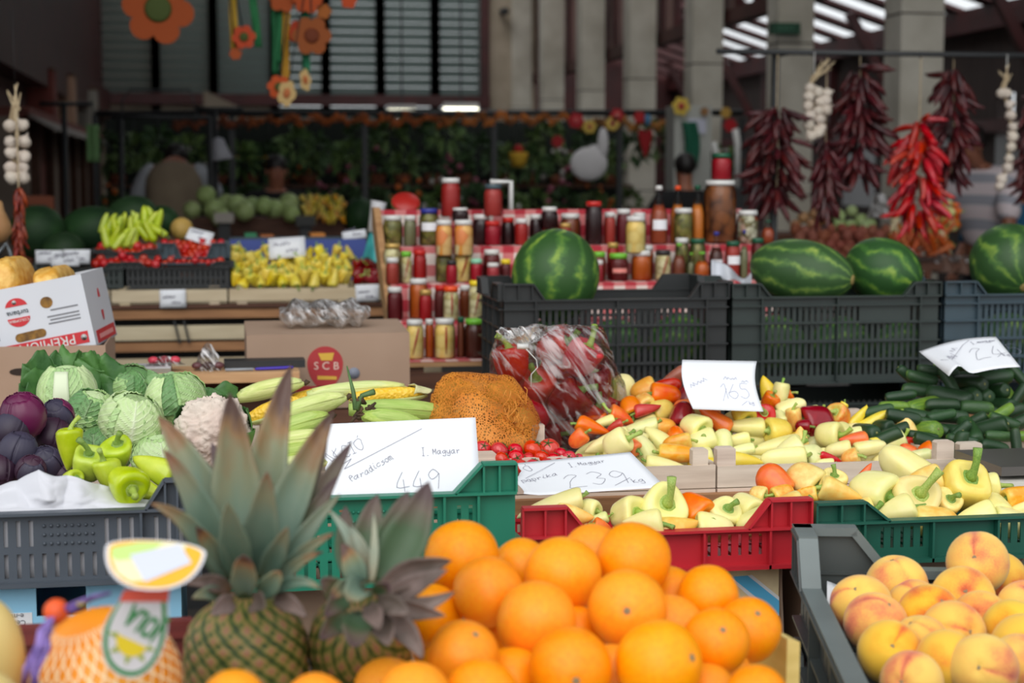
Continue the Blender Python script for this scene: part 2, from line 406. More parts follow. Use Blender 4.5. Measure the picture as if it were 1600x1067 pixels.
PEP = {
 'cr': lambda: pep_mat('pepper_cream', (238, 232, 146), (246, 236, 164), .5), 'gr': lambda: pep_mat('pepper_pale_green', (222, 230, 152), (240, 236, 166), .5),
 'yl': lambda: pep_mat('pepper_yellow', (240, 218, 96), (236, 202, 70), .5), 'yo': lambda: pep_mat('pepper_yellow_orange', (240, 214, 110), (240, 158, 52), .45),
 'pe': lambda: pep_mat('pepper_peach', (244, 226, 140), (246, 190, 96), .55), 'or': lambda: pep_mat('pepper_orange', (240, 130, 30), (238, 96, 24), .5),
 'og': lambda: pep_mat('pepper_orange_green', (222, 200, 90), (242, 120, 28), .3), 'rd': lambda: pep_mat('pepper_red', (206, 30, 22), (190, 22, 18), .5, rough=.25),
 'dr': lambda: pep_mat('pepper_dark_red', (150, 16, 22), (130, 14, 20), .5, rough=.25), 'bn': lambda: pep_mat('pepper_red_brown', (172, 96, 78), (150, 76, 62), .5),
 'lg': lambda: pep_mat('pepper_lime', (176, 198, 40), (196, 212, 62), .5), 'by': lambda: pep_mat('pepper_butter_yellow', (236, 222, 92), (230, 206, 70), .5)}
PNAME = {'cr': 'cream', 'gr': 'pale green', 'yl': 'yellow', 'yo': 'yellow-orange', 'pe': 'peach yellow', 'or': 'orange', 'og': 'orange and green', 'rd': 'red', 'dr': 'dark red', 'bn': 'red-brown', 'lg': 'lime green', 'by': 'yellow'}
m_stem = mat('pepper_stem', (138, 168, 76), .55, (108, 144, 60), 30, var=.12, bump=.2, bscale=120)
m_stem2 = mat('pepper_stem_pale', (172, 190, 96), .55, (140, 170, 70), 30, var=.12)
SHAPE = {'b': 'bell', 'c': 'cone', 'l': 'long'}
SHNAME = {'b': 'blocky', 'c': 'pointed', 'l': 'long'}
def pepper_obj(col, sh, asp, seed, name='pepper', hi=False):
    if sh == 'c' and seed % 5 < 2 and col in ('cr', 'gr', 'yo', 'pe') and asp > .42: sh = 'b'
    asp = round(min(max(asp, .2), 1.15) * 8) / 8; sd = seed % (7 if hi else 4); kind = SHAPE[sh]
    if kind != 'long' and asp < .3: kind = 'long'
    key = ('pb', kind, asp, sd, col, hi); pm = cached(('pm', col), PEP[col])
    me = cached(key, lambda: pepper_body(kind, sd, asp, hi).mesh('pepper', pm))
    st = cached(('ps', kind, asp, sd, hi), lambda: pepper_stem(sd, asp, kind, hi).mesh('stem', m_stem if sd % 2 else m_stem2))
    o = ob(name, me); s = ob('stem', st, o); return o
def heap_peppers(rows, ysurf, where, group, zmin, up=1.0, cat='pepper', name='pepper', hi=False, iters=25, rowh=26, ycut=None):
    """rows: (px, py, length px, width px, angle of the stem end, tilt of the stem to the viewer, colour, shape)"""
    its = []
    for k, row in enumerate(rows):
        px, py, L, W, ang, tilt, col, sh = row[:8]; Y = (ysurf(px, py) if callable(ysurf) else ysurf) + (row[8] if len(row) > 8 else 0)
        s = mpp(px, py, Y); a = axis_px(ang, tilt); l = L * s * (1 + (up - 1) * .6); w = W * s * up
        fore = math.sqrt(max(1 - tilt * tilt, .0)); l = max((l - w * abs(tilt)) / max(fore, .35), w * 1.05) if tilt else l
        its.append(dict(p=P(px, py, Y), a=a, h=max(l / 2 - w / 2 * .8, .001), r=w / 2 * .93, l=l, w=w, col=col, sh=sh, px=px, py=py, sp=(k * 2.4) % 6.28, k=k))
    relax(its, iters, zmin)
    order = sorted(its, key=lambda q: q['py']); out = []
    for it in its:
        o = pepper_obj(it['col'], it['sh'], it['w'] / it['l'], it['k'] * 3 + len(rows), name, hi)
        o.location = it['p']; o.rotation_mode = 'QUATERNION'; o.rotation_quaternion = quat(it['a'], it['sp']); o.scale = (it['l'],) * 3
        it['o'] = o; out.append(o)
    label_heap(its, where, group, cat, lambda q: PNAME[q['col']] + ' ' + SHNAME[q['sh']] + ' ' + name.replace('_', ' '), rowh, ycut)
    return its
def proj(p):
    d = p - EYE; z = d.dot(FWD); return 800 + F * d.dot(RGT) / z, 533.5 - F * d.dot(UPV) / z, z
def label_heap(its, where, group, cat, desc, rowh=26, ycut=None):
    """Each thing of a heap named by its look, its row from the front of the heap and its place in the row, counted from the landmark
    given in where. What the others cover almost wholly shares one label."""
    for q in its:
        a, b = proj(q['p'] - q['a'] * q['h']), proj(q['p'] + q['a'] * q['h']); q['s'] = (a, b); q['rp'] = q['r'] * F / a[2]; q['px'], q['py'] = (a[0] + b[0]) / 2, (a[1] + b[1]) / 2; q['z'] = (a[2] + b[2]) / 2
    seen = []
    for q in its:
        (ax, ay, _), (bx, by, _) = q['s']; n = v = 0
        for f in (0, .5, 1):
            for dx, dy in ((0, 0), (.6, 0), (-.6, 0), (0, .6), (0, -.6)):
                x, y = ax + (bx - ax) * f + dx * q['rp'], ay + (by - ay) * f + dy * q['rp']; n += 1; hid = ycut is not None and y > (ycut(x) if callable(ycut) else ycut)
                for o in its:
                    if hid: break
                    if o is q or o['z'] > q['z'] - .004: continue
                    (cx, cy, _), (ex, ey, _) = o['s']; ux, uy = ex - cx, ey - cy; L2 = ux * ux + uy * uy; t = min(max(((x - cx) * ux + (y - cy) * uy) / L2, 0), 1) if L2 > 1e-9 else 0
                    if (cx + ux * t - x) ** 2 + (cy + uy * t - y) ** 2 < (o['rp'] * .95) ** 2: hid = True
                v += not hid
        if v / n < .2: tag(q['o'], '%s almost wholly covered by the others %s' % (desc(q), where[2]), cat, group)
        else: seen.append(q)
    by = {}
    for it in seen: by.setdefault(desc(it), []).append(it)
    for d, L in by.items():
        if len(L) == 1: tag(L[0]['o'], 'the only %s plainly seen %s' % (d, where[2]), cat, group); continue
        py = sorted(L, key=lambda q: -q['py']); rows = [[py[0]]]
        for q in py[1:]:
            if rows[-1][0]['py'] - q['py'] > rowh: rows.append([q])
            else: rows[-1].append(q)
        for i, rw in enumerate(rows):
            for j, q in enumerate(sorted(rw, key=lambda q: q['px'])):
                tag(q['o'], '%s %s, %s row, %s %s' % (d, where[0], nth(i) if i else 'front', nth(j), where[1]), cat, group)

# ---------------------------------------------------------------- plastic crates
def gridwall(mb, xs, zs, solid, y0, y1, M=None):
    for j in range(len(zs) - 1):
        i = 0
        while i < len(xs) - 1:
            if not solid(i, j): i += 1; continue
            k = i
            while k < len(xs) - 1 and solid(k, j): k += 1
            mb.box(xs[i], y0, zs[j], xs[k], y1, zs[j + 1], 0, M); i = k
def slotwall(mb, x0, x1, z0, z1, rows, sw, gw, skip, y0=0, y1=.003, M=None):
    """A wall with upright slots: rows of (z low, z high), slot width sw, bar width gw, skip: ranges of x without slots."""
    xs = [x0]; op = []
    x = x0 + gw
    while x + sw < x1 - gw * .5:
        bl = [k for k in range(len(rows)) if any(q[0] < x + sw / 2 < q[1] and (len(q) < 3 or q[2] == k) for q in skip)]
        if len(bl) < len(rows): xs += [x, x + sw]; op += [None, bl]
        x += sw + gw
    xs.append(x1); op.append(None)
    zs = [z0]; zr = [None]
    for a, c in rows: zs += [a, c]; zr += [len(zr) // 2, None]
    zs.append(z1)
    gridwall(mb, xs, zs, lambda i, j: not (op[i] is not None and zr[j] is not None and zr[j] not in op[i]), y0, y1, M)
def crate(name, label, cat, group, loc, rotz, w, d, h, ear, earw, slope, m, rows, sw=.006, gw=.011, skips=(), ribs=(), studs=None, hr=(), low=None):
    """Plastic crate; loc: bottom middle of the front wall; ear: extra height at the corners. Front wall faces -Y."""
    t = thing(name, label, cat, loc, (0, 0, rotz), group)
    def wall(W, sk, rb):
        b = MB(); x0, x1 = -W / 2, W / 2
        slotwall(b, x0, x1, 0, h, rows, sw, gw, sk)
        for s in (-1, 1):
            b.prism([(s * W / 2, h), (s * (W / 2 - earw - slope), h), (s * (W / 2 - earw), h + ear), (s * W / 2, h + ear)], 0, .003)
            b.bar((s * W / 2, -.006, h + ear), (s * (W / 2 - earw), -.006, h + ear), .02, .004)
            b.bar((s * (W / 2 - earw), -.006, h + ear), (s * (W / 2 - earw - slope), -.006, h), .02, .004)
            for q in (.0, .5, .96): b.box(s * (W / 2 - earw * q) - .0015, -.014, h, s * (W / 2 - earw * q) + .0015, 0, h + ear)
        b.box(x0, -.016, h - .003, x1, .006, h + .001)
        for z in hr: b.box(x0, -.012, z - .002, x1, .004, z + .002)
        b.box(x0, -.014, 0, x1, .004, .006)
        for x in rb: b.box(x - .0018, -.014, 0, x + .0018, 0, h)
        return b
    fw = part('front_wall', wall(w, skips, ribs), m, t)
    if studs:
        sb = MB(); xa, xb, zz = studs
        for z in zz:
            for k in range(8): sb.ball((xa + (xb - xa) * k / 7, -.001, z), .0026, 8, 5)
        part('grip_studs', sb, m, fw)
    if low:
        h = low; ear = .002; rows = [(h * .3, h * .75)]; hr = ()
    part('back_wall', wall(w, (), (-w / 4, 0, w / 4)), m, t, loc=(0, d, 0), rot=(0, 0, PI))
    part('side_wall', wall(d, (), (-d / 4, 0, d / 4)), m, t, loc=(-w / 2, d / 2, 0), rot=(0, 0, -PI / 2))
    part('side_wall', wall(d, (), (-d / 4, 0, d / 4)), m, t, loc=(w / 2, d / 2, 0), rot=(0, 0, PI / 2))
    bb = MB(); n = int(w / .03)
    for k in range(n): bb.box(-w / 2 + w * k / n, 0, 0, -w / 2 + w * (k + .75) / n, d, .004)
    for y in (0, d / 2, d - .01): bb.box(-w / 2, y, 0, w / 2, y + .01, .004)
    part('base', bb, m, t); return t
def plastic(name, c, c2=None, rough=.42): return mat(name, c, rough, c2 or tuple(int(k * .9) for k in c), 9, bump=.05, bscale=60, lo=.3, hi=.7)
m_pgrey = plastic('slate_grey_plastic', (78, 86, 96)); m_pgreen = plastic('sea_green_plastic', (34, 130, 104)); m_pgreen2 = plastic('bottle_green_plastic', (28, 92, 76))
m_pred = plastic('red_plastic', (196, 38, 50)); m_pdark = plastic('dark_green_grey_plastic', (74, 80, 80)); m_pblack = plastic('black_plastic', (40, 43, 44)); m_pblack2 = plastic('black_green_plastic', (46, 56, 54)); m_pblue = plastic('blue_grey_plastic', (58, 76, 86))
m_wood = mat('crate_wood', (196, 172, 146), .75, (174, 148, 122), 6, (1, 1, 12), bump=.2, bscale=60, var=.06)
m_wood2 = mat('brown_plank', (166, 120, 80), .7, (140, 98, 64), 5, (1, 10, 12), bump=.2, bscale=60)
m_wood3 = mat('dark_wood', (96, 60, 42), .7, (76, 46, 32), 5, (1, 10, 10), bump=.2)
m_woodg = mat('grey_board', (224, 208, 192), .8, (202, 184, 168), 5, (1, 8, 14), bump=.15, bscale=70, var=.04)

# ---------------------------------------------------------------- price sheets with handwriting
GLY = {'A': '00 28 40;13 33', 'K': '08 00;38 04 40', 'C': '47 28 06 02 20 41', 'I': '18 10;08 28;00 20', 'O': '20 02 06 28 46 42 20', 'o': '20 02 04 25 44 42 20', 'P': '10 18 37 45 14', 'a': '45 25 03 01 20 44 45 41 50',
       'r': '05 14 10 13 35 44', 'd': '44 25 03 01 20 44 48 41 50', 'i': '15 11 20 30;17 18', 'c': '44 25 03 01 20 41', 's': '45 25 14 33 42 20 00', 'm': '05 00 04 15 24 20 24 35 44 40 50', '.': '10 20', 'M': '00 08 23 48 40', 'g': '45 25 03 02 21 44 45 4/ 2. 0/',
       'y': '05 02 20 44 45 4/ 2. 0/', '4': '38 02 52;35 30', '9': '46 28 06 14 35 46 30', '2': '06 28 47 25 00 20 50', '3': '07 28 46 24 43 20 01', '/': '00 68', 'k': '08 00;35 02 40', 'p': '05 0.;04 25 44 42 20 02', '1': '06 28 20', '6': '38 14 02 20 42 34 03', '5': '48 18 15 35 42 20 01', 'á': '45 25 03 01 20 44 45 41;27 39', 'u': '05 02 20 42 45 40', 'Ó': '20 02 06 28 46 42 20;29 3:', 'v': '05 20 45', 'e': '03 43 25 03 11 30 41', 'n': '05 00 04 25 44 40', 't': '18 11 30;05 35', 'l': '08 01 20', 'b': '08 00 20 42 34 03'}
def gpt(s):
    y = {'/': -2, '.': -3, ':': 10}.get(s[1]); return (int(s[0]), y if y is not None else int(s[1]))
def strokes(text, x, y, h, ang=0, gap=1.35):
    """Pen strokes of a text starting at (x, y), letter height h, as lists of 2-D points."""
    out = []; ca, sa = math.cos(ang), math.sin(ang); u = h / 8; X = 0; r = random.Random(len(text) * 7 + int(h * 99))
    for ch in text:
        if ch == ' ': X += 4; continue
        j = r.uniform(-.5, .5)
        for st in GLY[ch].split(';'):
            q = [gpt(p) for p in st.split()]; pts = []
            for k in range(len(q) - 1):
                p = [q[min(max(k + d, 0), len(q) - 1)] for d in (-1, 0, 1, 2)]
                for f in ((0, .34, .67) if len(q) > 2 else (0,)):
                    pts.append(tuple(.5 * (2 * p[1][c] + (p[2][c] - p[0][c]) * f + (2 * p[0][c] - 5 * p[1][c] + 4 * p[2][c] - p[3][c]) * f * f + (3 * p[1][c] - p[0][c] - 3 * p[2][c] + p[3][c]) * f ** 3) for c in (0, 1)))
            pts.append(q[-1])
            out.append([(x + ((a + X) * 1.05 * ca - (c + j) * sa) * u, y + ((a + X) * 1.05 * sa + (c + j) * ca) * u) for a, c in pts])
        X += max(gpt(p)[0] for st in GLY[ch].split(';') for p in st.split()) + gap
    return out
def scribble(x, y, w, h, ang=0, n=16, seed=1):
    r = random.Random(seed); ca, sa = math.cos(ang), math.sin(ang)
    return [[(x + a * ca - c * sa, y + a * sa + c * ca) for a, c in [(w * (k + r.uniform(-.4, .4)) / n, h * (k % 2) * r.uniform(.5, 1.1)) for k in range(n)]]]
m_paper = mat('white_paper', (236, 239, 244), .7, (230, 233, 240), 4); m_ink = mat('grey_ink', (120, 118, 136), .6); m_inkb = mat('pencil', (150, 152, 180), .6)
def sheet(label, corners, lines, curl=None, nu=18, nv=12, cat='price sheet', pen=.0016, name='price_sheet', group=None, ink=None, torn=None, bulge=.0):
    """corners: TL, TR, BR, BL in world space. lines: pen strokes in (u across, v up) units of sheet width."""
    tl, tr, br, bl = [V(c) for c in corners]; o = bl.copy(); Wd = (br - bl).length; nrm = (br - bl).cross(tl - bl).normalized()
    if nrm.dot(EYE - bl) < 0: nrm = -nrm
    asp = (tl - bl).length / Wd
    def f(u, v):
        if torn and u < .5: u = u + (1 - 2 * u) * torn(v)
        p = bl.lerp(br, u).lerp(tl.lerp(tr, u), v) - o
        p += nrm * (bulge * math.sin(PI * u) * (1 - v * .3))
        if curl: p += curl(u, v, nrm)
        return p
    mb = MB(); mb.grid(f, nu, nv, th=.0006)
    s = ob(name, (mb, m_paper), None, o); tag(s, label, cat, group)
    ib = MB()
    for st in lines:
        pts = [f(a, c / asp) + nrm * .0009 for a, c in st]
        for a, c in zip(pts, pts[1:]):
            d = c - a
            if d.length < 1e-6: continue
            n_ = d.cross(nrm).normalized() * pen / 2; e = d.normalized() * pen * .3
            ib.add([a - n_ - e, a + n_ - e, c + n_ + e, c - n_ + e], [(0, 1, 2, 3)], None, 0, False)
    if lines: part('handwriting', ib, ink or m_ink, s)
    return s
# ================================================================ front of the stall
m_tabl = mat('table_board', (70, 52, 42), .8, (54, 40, 32), 4, (1, 10, 1))
ZT = .78; ZB = P(1000, 897, 2.35).z                       # table top; top of the cartons that carry the second row
t = thing('market_table', 'low dark table carrying the oranges, the peach crate and the pineapples', 'table', (.55, 2.05, 0))
part('tabletop', MB().box(-1.9, -.85, ZT - .04, 2.3, .79, ZT), m_tabl, t)
for x in (-1.8, 2.2):
    for y in (-.75, .69): part('leg', MB().box(x - .04, y - .04, 0, x + .04, y + .04, ZT - .04), m_tabl, t)
# cartons under the second row
m_card = mat('brown_cardboard', (168, 142, 122), .85, (158, 132, 112), 4, bump=.1, bscale=30)
m_blue = mat('light_blue_print', (150, 208, 240), .6); m_lblw = mat('label_white', (232, 234, 238), .6); m_hole = mat('hole_shade', (46, 34, 28), .9); m_txt = mat('print_grey', (120, 122, 128), .6)
xa, xb = P(-130, 930, 2.38).x, P(283, 930, 2.38).x
t = thing('carton', 'light blue printed carton under the grey plastic crate', 'box', ((xa + xb) / 2, 2.38, ZT)); W = xb - xa; zt = ZB - ZT + .009
b = MB(); hx0, hx1 = P(57, 950, 2.38).x - (xa + xb) / 2, P(135, 950, 2.38).x - (xa + xb) / 2; hz = P(60, 963, 2.38).z - ZT
b.box(-W / 2, 0, 0, hx0, .004, zt); b.box(hx1, 0, 0, W / 2, .004, zt); b.box(hx0, 0, 0, hx1, .004, hz); b.box(-W / 2, .004, 0, -W / 2 + .004, .4, zt); b.box(W / 2 - .004, .004, 0, W / 2, .4, zt); b.box(-W / 2, .396, 0, W / 2, .4, zt); b.box(-W / 2, 0, 0, W / 2, .4, .004)
part('carton_wall', b, m_blue, t)
part('flap', MB().box(-W / 2 + .004, .03, zt - .004, W / 2 - .004, .39, zt), m_card, t)
p0 = P(-20, 960, 2.379); p1 = P(51, 986, 2.379)
lb = part('address_label', MB().box(p0.x - (xa + xb) / 2, -.001, p1.z - ZT, p1.x - (xa + xb) / 2, 0, p0.z - ZT), m_lblw, t)
e = MB(); fl = lambda px, py: Matrix.Translation((P(px, py, 2.378).x - (xa + xb) / 2, -.0015, P(px, py, 2.378).z - ZT)) @ Matrix.Rotation(PI, 4, 'Y')
text_mb('e-mail: pa', .0105, e, fl(14, 963)); text_mb('Cell: +', .0105, e, fl(24, 973)); part('lettering', e, m_txt, lb)
p0 = P(72, 965, 2.379); p1 = P(120, 980, 2.379)
part('paper_strip', MB().box(p0.x - (xa + xb) / 2, -.001, p1.z - ZT, p1.x - (xa + xb) / 2, 0, p0.z - ZT), m_lblw, t)
xa, xb = P(985, 900, 2.40).x, P(1217, 900, 2.40).x; xm = (xa + xb) / 2; W = xb - xa
t = thing('carton', 'carton with white, blue and sand stripes under the red crate', 'box', (xm, 2.40, ZT))
part('carton_wall', MB().box(-W / 2, 0, 0, W / 2, .4, ZB - ZT - .004), mat('sand_print', (232, 214, 172), .6, (226, 206, 164), 60), t)
xz = lambda px, py: (P(px, py, 2.4).x - xm, P(px, py, 2.4).z - ZT)
st = MB(); st.prism([xz(1168, 899), xz(1175, 898), xz(1217, 932), xz(1217, 938)], -.001, 0); st.prism([xz(1137, 902), xz(1142, 901), xz(1205, 952), xz(1200, 958)], -.001, 0); st.prism([xz(1100, 905), xz(1115, 903), xz(1150, 960), xz(1110, 960)], -.001, 0)
part('white_stripe', st, m_lblw, t)
part('blue_stripe', MB().prism([xz(1142, 901), xz(1168, 899), xz(1217, 938), xz(1217, 962), xz(1205, 952)], -.0014, 0), mat('sky_blue_print', (92, 186, 232), .6), t)
e = MB(); a = P(1152, 935, 2.399); e.add(*[[(q[0], -.0018, q[1]) for q in (xz(1128, 937), xz(1176, 934), xz(1176, 936), xz(1128, 939))], [(0, 1, 2, 3)]])
part('small_print', e, m_txt, t)
xa, xb = P(1218, 900, 2.41).x, P(1229, 900, 2.41).x
b = MB(); b.grid(lambda u, v: (xb - .004 + .003 * math.sin(v * 5), 2.41 + u * .36, ZT + (ZB - ZT - .006) * v), 4, 8, th=.006)
o = ob('carton_flap', (b, m_card)); tag(o, 'torn brown cardboard edge beside the striped carton', 'cardboard')
t = thing('carton', 'plain carton hidden in shade under the green crates', 'box', (0, 2.42, ZT))
xa, xb = P(330, 900, 2.42).x, P(970, 900, 2.42).x
part('carton_wall', MB().box(xa, 0, 0, xb, .4, ZB - ZT - .003), m_card, t)
t = thing('carton', 'plain carton hidden in shade behind the peach crate', 'box', (0, 2.42, ZT))
xa, xb = P(1262, 900, 2.42).x, P(1760, 900, 2.42).x
part('carton_wall', MB().box(xa, 0, 0, xb, .4, ZB - ZT - .003), m_card, t)

# ---------------------------------------------------------------- second row: four plastic crates
def cr2(px0, px1, Y, **k):
    x0, x1 = P(px0, 880, Y).x, P(px1, 880, Y).x
    return dict(loc=((x0 + x1) / 2, Y, ZB), w=x1 - x0 - .004, **k)
k = cr2(-150, 302, 2.35); X = lambda px, kk: P(px, 860, 2.35).x - kk['loc'][0]
crate('plastic_crate', 'slate grey crate lined with white paper, holding lime green peppers', 'crate', 'low plastic crates of the second row', (*k['loc'][:2], ZB + .02), 0, k['w'], .27, .104, .04, .036, .026, m_pgrey, [(.011, .045), (.055, .092)], .0058, .0112, [(X(50, k), X(165, k), 1), (X(215, k), X(232, k))], [X(222, k), X(278, k)], (X(70, k), X(146, k), (.059, .0715, .084)), low=.06)
k2 = cr2(366, 807, 2.35)
crate('plastic_crate', 'sea green crate with the tomato price sheet behind its front', 'crate', 'low plastic crates of the second row', k2['loc'], 0, k2['w'], .27, .132, .042, .05, .04, m_pgreen, [(.012, .04), (.05, .076), (.088, .112)], .0058, .0112, [(X(535, k2), X(622, k2)), (X(690, k2), X(705, k2)), (X(742, k2), X(808, k2))], [X(693, k2), X(746, k2)], (X(545, k2), X(600, k2), (.08, .094, .108)), low=.05)
k3 = cr2(813, 1265, 2.36)
crate('plastic_crate', 'red crate of cream peppers behind the oranges', 'crate', 'low plastic crates of the second row', k3['loc'], 0, k3['w'], .27, .062, .042, .066, .034, m_pred, [(.02, .052)], .0052, .0108, [(-1, X(1103, k3)), (X(1205, k3), 1)], [X(1100, k3), X(1203, k3), X(885, k3), X(833, k3)], low=.03)
k4 = cr2(1269, 1725, 2.36)
crate('plastic_crate', 'bottle green crate of peach and cream peppers behind the peach crate', 'crate', 'low plastic crates of the second row', k4['loc'], 0, k4['w'], .27, .066, .03, .078, .038, m_pgreen2, [(.022, .054)], .0052, .0108, [(-1, X(1370, k4)), (X(1455, k4), X(1556, k4))], [X(1457, k4), X(1558, k4), X(1350, k4)], low=.03)

# white paper lining the grey crate
def lin_(u, v):
    px = -60 + u * 305; top = [(0, 768), (.28, 752), (.38, 728), (.5, 740), (.68, 757), (.8, 765), (1, 785)]
    for (a, c), (b_, d_) in zip(top, top[1:]):
        if a <= u <= b_: y = c + (d_ - c) * (u - a) / (b_ - a); break
    p = P(px, 800, 2.362).lerp(P(px, y, 2.42 + .02 * math.sin(u * 9)), v)
    q = V((u * 11, v * 3, 1)); k = .03 * abs(noise.noise(q * .45)) + .006 * abs(noise.noise(q * 1.2)); return p + V((.3 * k, -k * min(v * 3, 1), .01 * noise.noise(q * .6) * v))
o = ob('lining_paper', (MB().grid(lin_, 150, 24, th=.0006).grid(lambda u, v: P(-120 + u * 410, 794, 2.357).lerp(P(-120 + u * 410, 912, 2.357), v) + V((0, .006 * v, 0)), 20, 4, th=.0006), mat('tissue_paper', (206, 207, 214), .8, bump=.15, bscale=9, bdist=.01)))
tag(o, 'crumpled white paper lining the grey crate below the red cabbages', 'paper')
# lime green peppers standing in the grey crate
lime = [(116, 705, 66, 40, 92, .1, 'lg', 'c'), (140, 728, 58, 44, 75, .55, 'lg', 'b'), (190, 712, 66, 44, 95, .6, 'lg', 'c'), (200, 758, 58, 50, -30, .75, 'lg', 'b'), (238, 735, 74, 40, -20, .15, 'lg', 'c'), (112, 750, 30, 26, 20, .6, 'lg', 'b'), (266, 728, 34, 24, 30, .2, 'lg', 'c'), (165, 745, 60, 40, 100, .1, 'lg', 'c'), (225, 765, 60, 38, 160, 0, 'lg', 'c')]
heap_peppers(lime, lambda x, y: 2.5 - (y - 700) * .001, ('in the grey crate', 'from the cabbages', 'in the grey crate'), 'lime green peppers in the grey crate', ZB + .024, 1.15, hi=True, iters=12, ycut=790)
# peppers in the red and the bottle green crate
fr = [(858, 786, 96, 36, 10, 0, 'cr', 'c'), (920, 795, 34, 27, -10, .6, 'cr', 'b'), (933, 812, 30, 16, 20, .1, 'gr', 'l'), (942, 824, 34, 22, 160, .2, 'or', 'c'), (984, 808, 52, 46, 20, .75, 'cr', 'b'), (1036, 802, 72, 62, 55, .85, 'cr', 'b'), (1086, 803, 46, 50, -35, .7, 'or', 'b'), (1126, 806, 54, 44, 70, .7, 'cr', 'b'), (1160, 799, 46, 46, -40, .8, 'cr', 'b'), (1184, 772, 26, 22, -10, .5, 'pe', 'b'),
      (1010, 822, 60, 40, 10, .1, 'cr', 'c'), (1110, 822, 60, 40, 170, .1, 'cr', 'c'), (900, 812, 60, 36, 170, .1, 'pe', 'c'), (1180, 815, 60, 40, 20, .1, 'cr', 'c'), (1060, 825, 60, 40, 190, 0, 'pe', 'c'),
      (1212, 750, 48, 44, -60, .2, 'or', 'b'), (1254, 749, 58, 46, -35, .55, 'pe', 'b'), (1300, 757, 40, 34, 85, .55, 'pe', 'b'), (1343, 752, 62, 24, -120, 0, 'or', 'c'), (1222, 770, 40, 26, 200, .3, 'yo', 'b'), (1259, 774, 40, 24, 10, .3, 'yo', 'b'), (1225, 798, 60, 40, 20, 0, 'pe', 'c')]
heap_peppers(fr, lambda x, y: 2.47 - (y - 780) * .0016, ('in the red crate', 'from its green neighbour', 'in the red crate'), 'peppers in the red crate', ZB + .004, 1.18, hi=True, iters=14, ycut=lambda x: 800 if x < 880 else 832 if x < 1160 else 782)
fg = [(1363, 775, 66, 58, -15, .7, 'cr', 'b'), (1420, 736, 104, 58, -40, .25, 'cr', 'c'), (1424, 778, 74, 64, 75, .8, 'pe', 'b'), (1494, 762, 70, 62, 65, .75, 'yl', 'b'), (1476, 792, 44, 40, 70, .7, 'pe', 'b'), (1546, 789, 66, 46, -80, .85, 'cr', 'b'), (1536, 766, 50, 40, 10, .2, 'cr', 'b'), (1592, 778, 50, 32, 190, .2, 'yo', 'b'), (1594, 797, 40, 26, 20, .2, 'cr', 'b'), (1318, 772, 60, 34, 160, 0, 'pe', 'c'),
      (1400, 805, 60, 40, 20, 0, 'cr', 'c'), (1460, 808, 60, 40, 180, 0, 'pe', 'c'), (1520, 808, 60, 40, 10, 0, 'cr', 'c'), (1580, 815, 60, 40, 170, 0, 'cr', 'c'), (1330, 800, 60, 40, 10, 0, 'pe', 'c'), (1440, 760, 60, 40, 10, 0, 'pe', 'c'), (1640, 790, 60, 46, 10, .5, 'cr', 'b')]
heap_peppers(fg, lambda x, y: 2.49 - (y - 770) * .0016, ('in the bottle green crate', 'from the red crate', 'in the bottle green crate'), 'peppers in the bottle green crate', ZB + .004, 1.18, hi=True, iters=14, ycut=lambda x: 780 if x < 1360 else 808)

# ---------------------------------------------------------------- oranges
def _om():
    x = N('orange_peel'); col = x.ramp(x.noise(18, None, 4), [(.3, (255, 146, 0)), (.7, (255, 162, 4))]); col = x.vary(col, .007, .05, .02)
    v = x.n('TexVoronoi'); v.inputs['Scale'].default_value = 420; x.l(x.co(), v.inputs[0]); x.bump(v.outputs[0], .12, .001); return x.fin(col, .42, .35)
m_orange = _om(); m_button = mat('stem_scar', (120, 104, 82), .8, (150, 138, 104), 90)
ob_me = cached('orange', lambda: MB().lathe([(max(math.sin(PI * k / 22), .02) * .5 * (1 - .02 * math.cos(4 * PI * k / 22)), math.cos(PI * k / 22) * (.48 - (.02 if k < 1 else 0))) for k in range(23)], 36, 0, None, lambda a, t: 1 + .006 * math.cos(5 * a)).mesh('orange', m_orange))
bt_me = cached('button', lambda: MB().lathe([(.004, .468), (.03, .478), (.045, .474), (.05, .462)], 10, 0, None, lambda a, t: 1 + .2 * math.cos(5 * a)).mesh('stem_button', m_button))
ORG = [(722, 872, 120, 0, 0), (762, 935, 112, 0, 0), (815, 888, 96, 1, 0), (880, 906, 126, 0, 0), (926, 868, 100, 1, 0), (993, 878, 130, 0, 0), (826, 968, 126, 0, 0), (975, 955, 126, 0, (970, 948)), (908, 985, 90, 1, 0), (890, 1045, 132, 0, (897, 1052)), (1030, 1040, 138, 0, (1080, 1022)), (1058, 932, 104, 1, 0), (1092, 932, 96, 1, 0), (1046, 985, 112, 1, 0), (1118, 1006, 108, 0, (1124, 978)), (1165, 990, 108, 0, (1175, 956)), (1182, 1088, 100, 0, 0), (1100, 1080, 100, 1, 0), (727, 1026, 112, 0, (748, 985)), (748, 1088, 120, 0, 0), (686, 968, 100, 1, 0), (652, 1094, 122, 0, 0), (605, 1080, 108, 1, 0), (365, 1096, 100, 0, 0), (492, 1104, 100, 1, 0), (800, 1060, 110, 1, 0), (690, 1000, 100, 2, 0), (960, 1060, 110, 1, 0), (860, 990, 110, 2, 0), (1130, 1050, 100, 2, 0), (700, 1050, 100, 2, 0), (790, 985, 110, 2, 0)]
